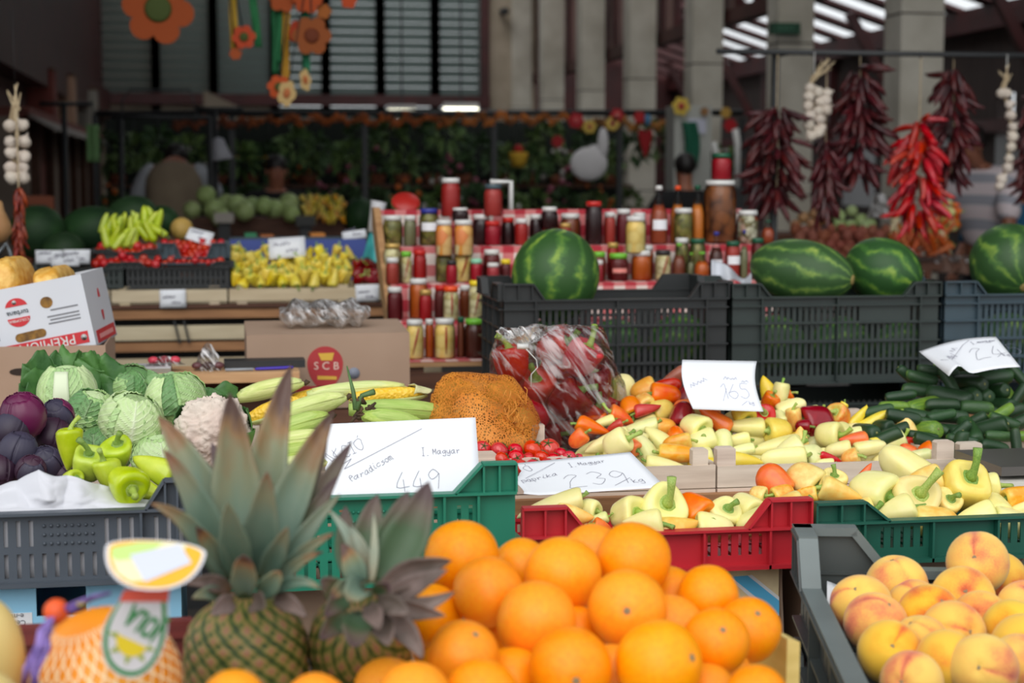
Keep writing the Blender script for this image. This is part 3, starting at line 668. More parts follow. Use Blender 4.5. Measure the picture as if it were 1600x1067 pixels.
ol = [('topmost orange at the back, against the sea green crate'), ('orange resting just below the topmost one, beside the pineapple leaves'), ('orange half hidden behind the two upper middle ones'), ('smooth orange in the upper middle, below the red crate'), ('orange mostly hidden behind the large top orange at the red crate'), ('large orange on top, just below the front of the red crate'), ('orange bulging in the middle of the heap, smooth without a scar'), ('orange in the heap middle with two dark scars'), ('orange sliver deep in the gap at the heap middle'), ('orange with a star scar facing out low in the heap'), ('big front orange with its scar at the side'), ('orange tucked behind, below the striped carton corner'), ('back orange touching the striped carton'), ('orange wedged behind the big front orange'), ('orange beside the one with the scar on top, near the yellow crate'), ('orange with a dark scar on top, against the yellow crate wall'), ('lowest orange against the yellow crate post'), ('orange low in the gap beside the big front orange'), ('orange with a faint scar just beside the dry pineapple leaves'), ('lowest orange below the faint-scarred one'), ('orange behind the purple tips of the pineapple leaves'), ('low orange just under the leaning pineapple'), ('low orange peeping out behind, under the leaning pineapple'), ('orange lying low in front of the upright pineapple'), ('orange low between the two pineapples')]
its = []
for k, (px, py, d, back, mk) in enumerate(ORG):
    Y = 1.80 - (py - 870) * .0015 + .07 * back; r = d / 2 * mpp(px, py, Y)
    if k == 15: Y += .06
    if px < 520: Y = 1.43
    r = min(r, .043); its.append(dict(p=P(px, py, Y), a=V((0, 0, 1)), h=.0005, r=r, px=px, py=py, mk=mk, Y=Y))
relax(its, 20, ZT + .06, shrink=.98)
for k, it in enumerate(its):
    ax = V((R.uniform(-1, 1), R.uniform(.2, 1), R.uniform(-1, .3))).normalized()
    if it['mk']:
        q = ((it['mk'][0] - it['px']) * mpp(it['px'], it['py'], it['Y']) / it['r'], -(it['mk'][1] - it['py']) * mpp(it['px'], it['py'], it['Y']) / it['r']); ax = (RGT * q[0] + UPV * q[1] - FWD * math.sqrt(max(1 - q[0] ** 2 - q[1] ** 2, .02))).normalized()
    o = ob('orange', ob_me, None, it['p'], quat(ax, k), it['r'] * 2)
    ob('stem_button', bt_me, o)
    tag(o, ol[k] if k < len(ol) else 'orange buried in the shade inside the heap, under the others', 'orange', 'oranges heaped in the yellow crate')
# yellow crate of the oranges
m_yel = mat('yellow_crate_wood', (228, 204, 128), .6, (216, 190, 112), 8, (1, 1, 6), bump=.1, bscale=50)
t = thing('fruit_crate', 'cream yellow wooden crate under the heap of oranges', 'crate', (0, 1.7, ZT))
q = lambda px, py, Y: P(px, py, Y)
x0, x1 = q(1226, 1000, 1.7).x, q(1250, 1000, 1.7).x; ztp = q(1240, 998, 1.7).z - ZT
b = MB(); b.add([(x0, 0, 0), (x1, 0, 0), (x1, 0, ztp - .004), (x0 + .003, 0, ztp), (x0, .28, 0), (x1, .28, 0), (x1, .28, ztp - .03), (x0, .28, ztp - .026)], [(0, 1, 2, 3), (5, 4, 7, 6), (4, 0, 3, 7), (1, 5, 6, 2), (3, 2, 6, 7), (0, 4, 5, 1)], smooth=False); part('side_board', b, m_yel, t)
b = MB(); b.box(x0 - .5, .26, 0, x0, .275, .22); part('back_board', b, m_yel, t)
part('base', MB().box(x0 - .5, -.4, .1, x1, .28, .112), m_yel, t); part('front_board', MB().box(x0 - .5, -.4, 0, x1, -.385, .16), m_yel, t)

# ---------------------------------------------------------------- peaches
def _pm():
    x = N('peach_skin'); tc = x.n('TexCoord'); mp = x.n('Mapping'); ad = x.n('CombineXYZ'); x.l(x.math('MULTIPLY', x.rnd(), 40), ad.inputs[0]); x.l(x.math('MULTIPLY', x.rnd(), 17), ad.inputs[1])
    x.l(tc.outputs['Object'], mp.inputs[0]); x.l(ad.outputs[0], mp.inputs['Location'])
    big = x.noise(1.5, mp.outputs[0], 2, .5); fine = x.noise(34, mp.outputs[0], 4)
    f = x.math('ADD', big, x.math('MULTIPLY', x.math('SUBTRACT', fine, .5), .18))
    g = x.math('ADD', f, x.math('MULTIPLY', x.attr('t'), .22))
    col = x.ramp(g, [(.42, (244, 198, 84)), (.56, (242, 178, 74)), (.68, (230, 130, 72)), (.84, (178, 44, 54))]); col = x.vary(col, .006, .04); x.bump(x.noise(200), .04)
    x.b.inputs['Sheen Weight'].default_value = .25; return x.fin(col, .7, .25)
m_peach = _pm()
def peach_mesh():
    mb = MB(); n = 36; m = 24; vs = []; ts = []; fs = []
    for i in range(m + 1):
        ph = PI * min(max(i / m, .012), .988); st_, ct = math.sin(ph), math.cos(ph)
        for j in range(n):
            a = 2 * PI * j / n; dd = min(a, 2 * PI - a); cr = math.exp(-(dd / .19) ** 2) * (.35 + .65 * max(ct, 0) ** .5); dim = math.exp(-(ph / .22) ** 2)
            r = .5 * (1 - .05 * cr * st_ ** .3 - .12 * dim + .012 * math.cos(2 * a)); vs.append((r * st_ * math.cos(a), r * st_ * math.sin(a), r * ct * .96)); ts.append(min(cr * .9 + dim * .6, 1))
    for i in range(m):
        for j in range(n): fs.append((i * n + j, (i + 1) * n + j, (i + 1) * n + (j + 1) % n, i * n + (j + 1) % n))
    fs.append(tuple(range(n))); fs.append(tuple(m * n + j for j in reversed(range(n)))); mb.add(vs, fs, ts); return mb
pm_me = peach_mesh().mesh('peach', m_peach)
sc_me = MB().lathe([(.006, .425), (.03, .43), (.045, .41)], 9, 0, None, lambda a, t: 1 + .15 * math.cos(3 * a)).mesh('stem_scar', m_button)
PCH = [(1405, 919, 100, 'in the back corner by the tall crate end, crease facing out'), (1533, 893, 104, 'with a red crease at the back, highest of the crate'), (1353, 949, 98, 'touching the white paper at the crate side'), (1502, 938, 108, 'large, in the second row behind the two pale ones'), (1601, 955, 86, 'at the picture edge in the second row'), (1371, 985, 100, 'tucked in front of the one touching the paper'), (1464, 973, 100, 'pale, in the middle of the crate'), (1570, 990, 98, 'half covered by the reddest peach'), (1397, 1036, 100, 'with a red cheek against the crate side'), (1481, 1013, 102, 'with a small red mark below the pale middle one'), (1597, 1042, 100, 'reddest of all, dark red on top'), (1528, 1069, 106, 'lowest and palest, cut by the picture bottom'), (1424, 1086, 98, 'lowest at the crate side, cut by the picture bottom'), (1622, 897, 72, 'orange, far end of the back row'), (1560, 930, 90, ''), (1440, 1040, 90, ''), (1430, 985, 90, ''), (1530, 1010, 90, ''), (1590, 1090, 90, ''), (1480, 1090, 100, '')]
its = []
for k, (px, py, d, lab) in enumerate(PCH):
    Y = 2.12 - (py - 893) * .0019 + (.06 if not lab else 0); its.append(dict(p=P(px, py, Y), a=V((0, 0, 1)), h=.0005, r=min(d / 2 * mpp(px, py, Y), .043), lab=lab))
relax(its, 20, 1.0, shrink=.97)
for k, it in enumerate(its):
    ax = V((R.uniform(-.7, .7), R.uniform(-.9, .1), R.uniform(.2, 1))).normalized()
    o = ob('peach', pm_me, None, it['p'], quat(ax, k * 1.7), it['r'] * 2); ob('stem_scar', sc_me, o)
    tag(o, ('peach ' + it['lab']) if it['lab'] else 'peach buried in the shade under the top layer of the crate', 'peach', 'peaches in the dark crate')
# the peach crate, turned a little, on another of its kind
ra = -math.radians(13.6); cb = P(1252, 905, 2.2); w, d = .42, .86
loc = V((cb.x, cb.y, 0)) - V((math.cos(ra) * (-w / 2) - math.sin(ra) * d, math.sin(ra) * (-w / 2) + math.cos(ra) * d, 0))
zr = P(1400, 868, 2.27).z; ze = P(1300, 821, 2.22).z
kw = dict(rotz=ra, w=w, d=d, h=.115, ear=ze - zr, earw=.075, slope=.045, m=m_pdark, rows=[(.055, .095)], sw=.007, gw=.03, hr=(.05,))
pc = crate('plastic_crate', 'dark grey-green crate filled with peaches', 'crate', 'dark crates under the peaches', (loc.x, loc.y, zr - .115), **kw)
p2 = dup(pc, (loc.x - .012, loc.y - .01, zr - .115 - .157), None, 'dark grey-green crate stacked under the peach crate')
rm = MB()
for (a, c) in (((-w / 2, 0), (-w / 2, d)), ((-w / 2, d), (w / 2, d))):
    pass
b = MB(); e0 = .075; s0 = .045; h = .115; ea = ze - zr
for s, (o_, dr, L) in enumerate((((-w / 2, d), (0, -1), d), ((-w / 2, d), (1, 0), w))):
    pt = lambda f, z: V((o_[0] + dr[0] * f, o_[1] + dr[1] * f, z))
    b.bar(pt(-.012, h + ea), pt(e0, h + ea), .026, .012); b.bar(pt(e0 - .004, h + ea), pt(e0 + s0, h), .026, .012); b.bar(pt(e0 + s0 - .004, h), pt(L - e0 - s0, h), .026, .012)
part('rim', b, plastic('light_grey_rim', (112, 122, 122)), pc)  # rim in a lighter grey than the crate walls
o = ob('lining_paper', (MB().grid(lambda u, v: P(1292 + 48 * u, 908 + 60 * v + 18 * u, 2.13 - .12 * v + .015 * math.sin(u * 6)), 8, 8, th=.0006), m_paper)); tag(o, 'white paper lining the corner of the peach crate', 'paper')
# ================================================================ pomelo, melons and pineapples
def _net():
    x = N('orange_net'); tc = x.n('TexCoord'); sx = x.n('SeparateXYZ'); x.l(tc.outputs['Object'], sx.inputs[0])
    an = x.math('ARCTAN2', sx.outputs[1], sx.outputs[0]); zz = x.math('MULTIPLY', sx.outputs[2], 380)
    w1 = x.math('SINE', x.math('ADD', x.math('MULTIPLY', an, 30), zz)); w2 = x.math('SINE', x.math('SUBTRACT', x.math('MULTIPLY', an, 30), zz))
    m_ = x.math('MAXIMUM', w1, w2); f = x.math('MULTIPLY', x.math('GREATER_THAN', m_, .8), x.math('LESS_THAN', sx.outputs[2], .0635))
    t = x.n('BsdfTransparent'); mx = x.n('MixShader'); x.l(f, mx.inputs[0]); x.l(t.outputs[0], mx.inputs[1]); x.fin((255, 222, 170), .4); x.l(x.b.outputs[0], mx.inputs[2]); x.l(mx.outputs[0], x.out.inputs[0]); return x.m
m_net = _net(); m_pom = mat('pomelo_peel', (252, 140, 16), .45, (248, 168, 44), 5, bump=.1, bscale=120, spec=.4)
c = P(166, 1066, 1.5); r = 118 * mpp(166, 1066, 1.5)
pom = ob('pomelo', (MB().lathe([(max(math.sin(PI * k / 24), .02) * r * (1 - .05 * (1 - k / 24)), math.cos(PI * k / 24) * r * 1.0) for k in range(25)], 40), m_pom), None, c, (math.radians(10), math.radians(-16), 0))
tag(pom, 'netted golden pomelo with a hanging oval tag', 'pomelo')
part('net', MB().ball((0, 0, 0), r * 1.012, 40, 24), m_net, pom)
m_org = mat('orange_knot', (232, 88, 30), .5); m_pur = mat('purple_string', (74, 48, 124), .45, (150, 124, 196), 60); m_yst = mat('yellow_string', (214, 196, 90), .5)
k0 = P(88, 955, 1.44); inv = pom.matrix_world
def child(name, mb, m, par):
    o = ob(name, (mb, m), par); return o
bpy.context.view_layer.update(); IM = pom.matrix_world.inverted()
def loc_mb(mb): mb.v = [tuple(IM @ V(p)) for p in mb.v]; return mb
b = MB(); b.ball(k0, .011, 12, 8); part('knot', loc_mb(b), m_org, pom)
b = MB()
for j in range(6):
    r_ = random.Random(j); pts = [k0 + (P(30 + j * 6 + r_.uniform(-6, 6), 1078, 1.42) - k0) * f + V((r_.uniform(-.004, .004), r_.uniform(-.01, 0), .012 * math.sin(f * PI))) for f in (0, .2, .4, .6, .8, 1)]
    b.tube(pts, [.0012, .0016, .002, .0024, .002, .001], 5)
part('string_tail', loc_mb(b), m_pur, pom)
b = MB()
for j in range(3):
    a_, e_ = k0, P(172, 926, 1.41); b.tube([a_, a_.lerp(e_, .33) + V((0, 0, -.004 + .003 * j)), a_.lerp(e_, .66) + V((0, -.004 * j, .002 * j)), e_], .0016, 5)
part('string', loc_mb(b), m_pur, pom)
b = MB(); b.tube([k0.lerp(P(172, 926, 1.41), .42), k0.lerp(P(172, 926, 1.41), .56)], .0032, 6); part('string_wrap', loc_mb(b), m_yst, pom)
# the tag: an oval card bent over at a red band
T0 = lambda x, y, Y=1.385: P(150 + x / 4.5, 830 + y / 4.5, Y)
tg = thing('fruit_tag', 'folded oval fruit tag with a green ring and a yellow sun', 'tag', T0(280, 480))
O_ = tg.location.copy()
def card(pts, dY, th=.0006):
    b = MB(); p = [T0(x, y, Y_) - O_ for x, y, Y_ in pts]; p = [q_ + V((0, -dY, 0)) for q_ in p]; n = len(p)
    b.add(p + [q_ + V((0, th, 0)) for q_ in p], [tuple(reversed(range(n))), tuple(range(n, 2 * n))] + [(i, (i + 1) % n, (i + 1) % n + n, i + n) for i in range(n)], None, 0, False); return b
def lobe_(sx, k=1.0, n=6):
    q = [(505, 490), (510, 620), (486, 780), (420, 925), (330, 1012), (235, 1035), (140, 1005), (70, 930), (38, 820), (46, 700), (86, 600), (160, 490)]; out = []
    for i in range(len(q) - 1):
        p = [q[min(max(i + d, 0), len(q) - 1)] for d in (-1, 0, 1, 2)]
        for f in range(n if i < len(q) - 2 else n + 1):
            f /= n; x, y = (.5 * (2 * p[1][c] + (p[2][c] - p[0][c]) * f + (2 * p[0][c] - 5 * p[1][c] + 4 * p[2][c] - p[3][c]) * f * f + (3 * p[1][c] - p[0][c] - 3 * p[2][c] + p[3][c]) * f ** 3) for c in (0, 1))
            out.append((272 + (x - 272) * k, 765 + (y - 765) * k if y > 765 else y, 1.385))
    return out
m_cardw = mat('tag_white', (206, 202, 204), .5); m_tgr = mat('tag_green', (36, 128, 62), .5); m_sun = mat('tag_yellow', (224, 196, 32), .5); m_tred = mat('tag_red', (206, 66, 36), .5); m_tor = mat('tag_orange', (250, 190, 60), .5); m_lime = mat('tag_lime', (206, 232, 140), .5); m_stk = mat('sticker', (222, 226, 244), .4)
part('lower_card', card(lobe_(1), 0), m_cardw, tg); part('green_ring', card(lobe_(1, .93), .0007), m_tgr, tg); part('inner_field', card(lobe_(1, .8), .0014), m_cardw, tg)
part('red_band', card([(160, 490, 1.384), (200, 410, 1.386), (520, 395, 1.386), (508, 492, 1.384)], .0018), m_tred, tg)
sp = [(180, 690)] + [(180 + 176 * k / 10, 690 + 110 * k / 10) for k in range(11)]; sun = []
for k in range(15):
    a = math.radians(25 + 180 * k / 14); sun.append((255 + 112 * math.cos(a), 765 + 112 * math.sin(a), 1.385))
part('sun_disc', card(sun, .0022), m_sun, tg)
rays = MB()
for a0 in (8, 46, 90, 138, 186):
    a = math.radians(a0 + 15); w = .2
    tr = card([(255 + 118 * math.cos(a - w), 768 + 118 * math.sin(a - w), 1.385), (255 + 178 * math.cos(a), 768 + 172 * math.sin(a), 1.385), (255 + 118 * math.cos(a + w), 768 + 118 * math.sin(a + w), 1.385)], .0022); rays.add(tr.v, tr.f, None, 0, False)
part('sun_ray', rays, mat('tag_olive', (150, 164, 50), .5), tg)
q_ = T0(338, 632) - O_; lt = text_mb('JOLA', .0265, MB(), Matrix.Translation((q_.x, -.0028, q_.z)) @ Matrix.Rotation(math.radians(-143), 4, 'Y') @ Matrix.Diagonal((.52, 1, 1, 1)), bold=.0006)
part('lettering', lt, m_tgr, tg)
el = lambda k, oy=0, n=44: [(420 + 352 * k * (abs(math.cos(2 * PI * i / n)) ** .85) * (1 if math.cos(2 * PI * i / n) > 0 else -1) - 50 * max(math.sin(2 * PI * i / n), 0), 135 + oy + (278 * k if math.sin(2 * PI * i / n) > 0 else 72 * k) * math.sin(2 * PI * i / n) + 22 * math.cos(2 * PI * i / n)) for i in range(n)]; CY = lambda L: [(x, y, 1.40 - .06 * (y - 135) / 278) for x, y in L]
part('upper_card', card(CY(el(1)), 0), mat('tag_upper_white', (244, 242, 246), .45), tg)
part('cream_print', card(CY([(104, 170), (150, 200), (250, 190), (400, 130), (480, 74), (640, 90), (560, 250), (330, 345), (240, 352), (150, 290)]), .002), mat('tag_cream', (246, 238, 196), .5), tg)
part('orange_print', card(CY(el(.93)), .0014), m_tor, tg)
part('lime_print', card(CY([(112, 110), (300, 74), (480, 74), (400, 130), (250, 190), (150, 200), (104, 170)]), .0024), m_lime, tg)
part('sticker', card(CY([(240, 160), (590, 85), (672, 215), (345, 350)]), .0036), m_stk, tg)
# pale melons at the corner of the table
m_mel = mat('pale_melon_rind', (222, 200, 130), .5, (210, 184, 112), 4, bump=.1, bscale=30)
for (px, py, rx, ry, Y, lab) in ((-22, 1035, 60, 104, 1.5, 'pale yellow melon beside the pomelo'), (-25, 1110, 60, 62, 1.38, 'pale melon cut off at the picture corner, below another')):
    s = mpp(px, py, Y); o = ob('melon', (MB().ball((0, 0, 0), 1, 30, 18, 0, (rx * s, rx * s, ry * s)), m_mel), None, P(px, py, Y)); tag(o, lab, 'melon', 'pale melons')
    part('stem_scar', MB().ball((0, 0, ry * s), .008, 8, 5, 0, (1, 1, .4)), m_button, o)
# red-brown box that holds them
t = thing('fruit_box', 'dark red wooden box around the pomelo and the pineapples', 'box', (0, 1.86, ZT)); m_redw = mat('red_stained_wood', (120, 48, 44), .7, (96, 36, 34), 6, (1, 1, 10))
xa, xb = P(-140, 1000, 1.86).x, P(300, 1000, 1.86).x; zt = P(40, 979, 1.86).z - ZT
part('back_board', MB().box(xa, 0, 0, xb, .012, zt), m_redw, t); part('side_board', MB().box(xb - .012, -.6, 0, xb, 0, zt - .12), m_redw, t); part('base', MB().box(xa, -.6, .1, xb, 0, .108), m_redw, t)
part('rail', MB().box(xa, -.006, zt - .02, xb, 0, zt), m_redw, t)

# ---------------------------------------------------------------- pineapples
def _leafm():
    x = N('pineapple_leaf'); t = x.math('ADD', x.attr(), x.math('MULTIPLY', x.math('SUBTRACT', x.noise(30, x.co('Object', (1, 1, .4)), 3), .5), .7))
    t = x.math('ADD', t, x.math('MULTIPLY', x.math('SUBTRACT', x.rnd(), .5), .35))
    col = x.ramp(t, [(.1, (84, 112, 98)), (.45, (112, 132, 114)), (.72, (130, 132, 104)), (.88, (138, 104, 74)), (1, (88, 64, 58))]); x.bump(x.noise(180, x.co('Object', (1, 1, .08)), 2), .15); return x.fin(x.vary(col, .01, .14), .45, .4)
def _leafd():
    x = N('pineapple_leaf_dark'); t = x.math('ADD', x.attr(), x.math('MULTIPLY', x.math('SUBTRACT', x.noise(26, x.co('Object', (1, 1, .5)), 3), .5), .6))
    t = x.math('ADD', t, x.math('MULTIPLY', x.math('SUBTRACT', x.rnd(), .5), .3))
    col = x.ramp(t, [(.1, (86, 112, 84)), (.45, (74, 98, 66)), (.7, (104, 92, 78)), (1, (84, 62, 66))]); return x.fin(x.vary(col, .01, .12), .5, .4)
m_leaf = _leafm(); m_leafd = _leafd(); m_leafp = mat('pineapple_leaf_pale', (172, 164, 140), .5, (140, 156, 140), 20, var=.1); m_leafdry = mat('dry_leaf', (128, 110, 104), .6, (86, 74, 66), 30, var=.1)
def _pin():
    x = N('pineapple_rind'); t = x.math('ADD', x.attr(), x.math('MULTIPLY', x.math('SUBTRACT', x.noise(60, None, 3), .5), .5))
    return x.fin(x.ramp(t, [(.12, (34, 50, 20)), (.35, (70, 88, 34)), (.6, (138, 122, 66)), (.9, (150, 104, 80))]), .5, .4)
m_rind = _pin()
def pine_body(r, h):
    mb = MB(); n = 64; m = 44; vs = []; ts = []; fs = []
    for i in range(m + 1):
        f = i / m; z = h / 2 - h * f; rr = r * max(1 - abs(2 * f - 1) ** 3.2, .02) ** .5
        for j in range(n):
            a = 2 * PI * j / n; g = math.cos(8 * a + f * 22) * math.cos(8 * a - f * 22); e = max(g, 0) ** .7 - .5 * max(-g, 0) ** .3 * 0
            g2 = abs(g) ** .6; q = rr * (1 + .05 * (g2 - .4)); vs.append((q * math.cos(a), q * math.sin(a), z)); ts.append(g2 * .95)
    for i in range(m):
        for j in range(n): fs.append((i * n + j, (i + 1) * n + j, (i + 1) * n + (j + 1) % n, i * n + (j + 1) % n))
    fs.append(tuple(range(n))); fs.append(tuple(m * n + j for j in reversed(range(n)))); mb.add(vs, fs, ts); return mb
def leaf(base, tip, w, bend, cup=.35, droop=0, twist=0, n=14, blunt=.0):
    """Strap leaf from base to tip (world points), width w, middle pushed by the vector bend."""
    mb = MB(); base, tip, bend = V(base), V(tip), V(bend); L = (tip - base).length
    def pt(f): return base * (1 - f) ** 2 + (base.lerp(tip, .5) + bend) * (2 * f * (1 - f)) + tip * f * f + V((0, 0, -droop)) * f ** 4
    def fn(u, v):
        p = pt(u); d = (pt(min(u + .02, 1)) - pt(max(u - .02, 0))).normalized(); vw = (EYE - p).normalized()
        side = d.cross(vw).normalized(); nr = side.cross(d)
        if twist: side = Quaternion(d, twist * u) @ side; nr = Quaternion(d, twist * u) @ nr
        ww = w * (.62 + .5 * math.sin(min(u * 1.5, 1) * PI * .75) - .1) * max(1 - u ** (3.2 + blunt * 6), .0) ** (.85 - blunt * .4) + .0004; s = (v - .5) * 2
        return p + side * (ww / 2 * s) + nr * (ww * cup * (s * s - .5))
    mb.grid(fn, n, 6, th=.0014); return mb
def crown(root, org, specs, m, names='leaf'):
    for q in specs:
        bx, by, bY, tx, ty, tY, w, (bx_, bz_), mm = q[:9]; s = mpp(tx, ty, tY)
        mb = leaf(P(bx, by, bY), P(tx, ty, tY), w * s, RGT * (bx_ * s) + V((0, 0, -bz_ * s)) + V((0, q[9] if len(q) > 9 else -.01, 0)), cup=.22, blunt=q[10] if len(q) > 10 else 0)
        mb.v = [tuple(V(p) - org) for p in mb.v]; part('leaf', mb, mm, root)
Y1 = 1.66; c = P(385, 1040, Y1); r = 96 * mpp(385, 1040, Y1); h = 2 * (1040 - 942) * mpp(385, 1040, Y1) * 1.12
pn = ob('pineapple', (pine_body(r, h), m_rind), None, c); tag(pn, 'upright pineapple with a tall grey-green crown', 'pineapple', 'pineapples')
A, B, Dk, Dr = m_leaf, m_leafp, m_leafd, m_leafdry
crown(pn, c, [
    (398, 905, 1.68, 455, 568, 1.74, 74, (-25, 20), A), (372, 900, 1.66, 359, 612, 1.67, 84, (6, 0), A), (362, 900, 1.67, 246, 648, 1.70, 70, (30, -10), A), (352, 905, 1.66, 254, 700, 1.64, 52, (24, -10), A),
    (410, 900, 1.66, 522, 640, 1.68, 62, (-14, -10), A), (425, 905, 1.68, 512, 672, 1.70, 70, (-10, -24), Dk), (345, 905, 1.65, 234, 786, 1.60, 34, (20, -44), A), (398, 905, 1.63, 418, 736, 1.58, 64, (0, 0), A), (375, 900, 1.62, 355, 783, 1.57, 54, (-2, 0), A), (360, 905, 1.62, 306, 822, 1.57, 36, (-2, -14), A),
    (410, 905, 1.62, 450, 822, 1.57, 38, (4, -4), A), (382, 930, 1.60, 380, 866, 1.565, 42, (0, 0), A, -.006, .5), (408, 930, 1.60, 438, 892, 1.57, 34, (0, 0), A, -.006, .4), (430, 905, 1.66, 530, 742, 1.68, 34, (-4, -16), Dk), (430, 910, 1.64, 532, 772, 1.64, 30, (-10, -16), A), (430, 915, 1.63, 524, 832, 1.60, 24, (-10, -22), A),
    (425, 925, 1.62, 506, 862, 1.58, 20, (-6, -26), A), (420, 930, 1.60, 503, 922, 1.56, 20, (6, -40), A), (360, 925, 1.62, 286, 912, 1.56, 30, (10, -22), Dr), (350, 930, 1.62, 300, 935, 1.55, 26, (0, -16), A), (440, 905, 1.72, 550, 690, 1.78, 40, (-10, -14), Dk), (385, 905, 1.70, 330, 690, 1.78, 50, (10, -10), Dk), (385, 905, 1.72, 420, 640, 1.80, 50, (0, 0), Dk), (395, 940, 1.59, 415, 950, 1.55, 40, (0, -6), Dr),
    (365, 940, 1.59, 330, 962, 1.55, 34, (0, -10), Dr), (430, 935, 1.6, 480, 965, 1.56, 30, (0, -14), Dr)], A)
# the second one leans towards the viewer
c2 = P(565, 1000, 1.66); r2 = 80 * mpp(565, 1000, 1.66); h2 = .19
ax = (P(560, 920, 1.56) - c2).normalized()
pn2 = ob('pineapple', (pine_body(r2, h2), m_rind), None, c2 + V((0, .02, -.02)), quat(ax)); tag(pn2, 'leaning pineapple with a short dark crown of purple-tipped leaves beside the oranges', 'pineapple', 'pineapples')
bpy.context.view_layer.update(); IM = pn2.matrix_world.inverted()
def crown2(specs):
    for q in specs:
        bx, by, bY, tx, ty, tY, w, (bx_, bz_), mm = q[:9]; s = mpp(tx, ty, tY)
        mb = leaf(P(bx, by, bY), P(tx, ty, tY), w * s, RGT * (bx_ * s) + V((0, 0, -bz_ * s)) + V((0, -.012, 0)), cup=.22, blunt=q[9] if len(q) > 9 else 0, twist=q[10] if len(q) > 10 else 0)
        mb.v = [tuple(IM @ V(p)) for p in mb.v]; part('leaf', mb, mm, pn2)
crown2([
    (590, 915, 1.58, 670, 752, 1.60, 74, (14, -6), Dk), (590, 905, 1.60, 638, 768, 1.64, 56, (-6, -6), Dk), (580, 905, 1.62, 590, 772, 1.66, 60, (-20, 0), Dk), (600, 920, 1.56, 706, 876, 1.54, 46, (-4, -22), Dr, 0, .6), (605, 935, 1.56, 700, 890, 1.53, 40, (0, -6), Dr, 0, -.8), (605, 950, 1.55, 712, 924, 1.53, 30, (-6, 14), Dr), (605, 950, 1.55, 696, 962, 1.52, 34, (4, -10), Dr, 0, .8),
    (600, 960, 1.54, 660, 1030, 1.50, 40, (12, -14), Dr), (590, 965, 1.53, 606, 1010, 1.49, 40, (4, -4), Dr), (560, 960, 1.54, 552, 1012, 1.49, 50, (0, -4), Dk, .2), (565, 905, 1.60, 513, 796, 1.60, 22, (22, -8), B), (570, 910, 1.59, 548, 822, 1.58, 26, (16, -4), B), (580, 910, 1.57, 584, 802, 1.58, 14, (4, 0), B), (560, 920, 1.57, 532, 848, 1.57, 38, (8, -10), m_leaf), 
    (555, 915, 1.55, 516, 938, 1.50, 26, (-4, -18), m_leaf, .3), (565, 915, 1.54, 545, 940, 1.49, 44, (4, -20), m_leaf, .6), (590, 930, 1.54, 610, 915, 1.52, 34, (0, -10), Dk), (545, 930, 1.56, 508, 965, 1.52, 36, (-6, -10), Dk), (540, 940, 1.58, 500, 905, 1.56, 40, (-6, -16), Dk), (610, 905, 1.60, 668, 850, 1.60, 40, (-4, -20), Dk), (590, 940, 1.53, 640, 960, 1.49, 36, (4, -10), Dr), (575, 945, 1.53, 592, 985, 1.48, 34, (2, -6), Dr), (615, 925, 1.58, 660, 905, 1.55, 30, (0, -10), m_leaf), (560, 915, 1.62, 540, 790, 1.68, 44, (-14, 0), Dk), (545, 960, 1.57, 500, 1000, 1.53, 40, (-6, -6), Dk)])
# ================================================================ third row: wooden crates on the counter
ZC = P(1050, 771, 2.9).z
t = thing('market_counter', 'long wooden counter carrying the pepper and cucumber crates', 'counter', (0, 2.88, 0))
part('top_board', MB().box(-1.6, 0, ZC - .03, 2.6, .9, ZC), m_wood2, t)
part('front_board', MB().box(-1.6, -.006, ZC - .075, 2.6, .02, ZC - .03), m_wood2, t)
for x in (-1.5, 2.5):
    for y in (.04, .8): part('leg', MB().box(x, y, 0, x + .07, y + .07, ZC - .03), m_wood3, t)
t = thing('market_counter', 'back counter under the printed box and the boxes of corn cobs', 'counter', (0, 3.8, 0))
xr = P(745, 600, 4.3).x
part('top_board', MB().box(-1.7, 0, ZC - .03, xr, .62, ZC), m_wood3, t)
for x in (-1.65, xr - .1): part('leg', MB().box(x, .3, 0, x + .07, .37, ZC - .03), m_wood3, t)
def wcrate(label, px0, px1, Y, d, pz, posts, top=728, group='wooden crates of the third row', mm=None, name='wooden_crate'):
    x0, x1 = P(px0, 750, Y).x, P(px1, 750, Y).x; t = thing(name, label, 'crate', ((x0 + x1) / 2, Y, pz), None, group); W = x1 - x0; h = P((px0 + px1) / 2, top, Y).z - pz; mm = mm or m_woodg
    part('front_board', MB().box(-W / 2, 0, .008, W / 2, .008, h), mm, t); part('bottom_rail', MB().box(-W / 2, -.001, 0, W / 2, .012, .006), mm, t)
    part('back_board', MB().box(-W / 2, d - .008, .008, W / 2, d, h), mm, t)
    for s in (-1, 1): part('side_board', MB().box(s * W / 2 - (.008 if s > 0 else 0), .008, .008, s * W / 2 + (.008 if s < 0 else 0), d - .008, h), mm, t)
    part('base', MB().box(-W / 2 + .008, .012, .0, W / 2 - .008, d - .008, .006), mm, t)
    for (a, c, ty) in posts:
        xa, xb = P(a, 720, Y).x - (x0 + x1) / 2, P(c, 720, Y).x - (x0 + x1) / 2; zt = P(a, ty, Y).z - pz
        part('corner_post', MB().prism([(xa, h), (xb, h), (xb, zt - .003), (xb - .004, zt), (xa + .004, zt), (xa, zt - .003)], .002, .024), mm, t)
    for s in (-1, 1): part('corner_post', MB().box(s * (W / 2 - .016) - .012, d - .03, .006, s * (W / 2 - .016) + .012, d - .009, h + .03), mm, t)
    return t
wcrate('wooden crate of peppers behind the lowest price sheet', 890, 1118, 2.9, .5, ZC, [(1083, 1107, 702)], 730)
wcrate('wooden crate of peppers in front of the melon crates', 1121, 1494, 2.9, .5, ZC, [(1121, 1150, 700), (1464, 1491, 690)], 723)
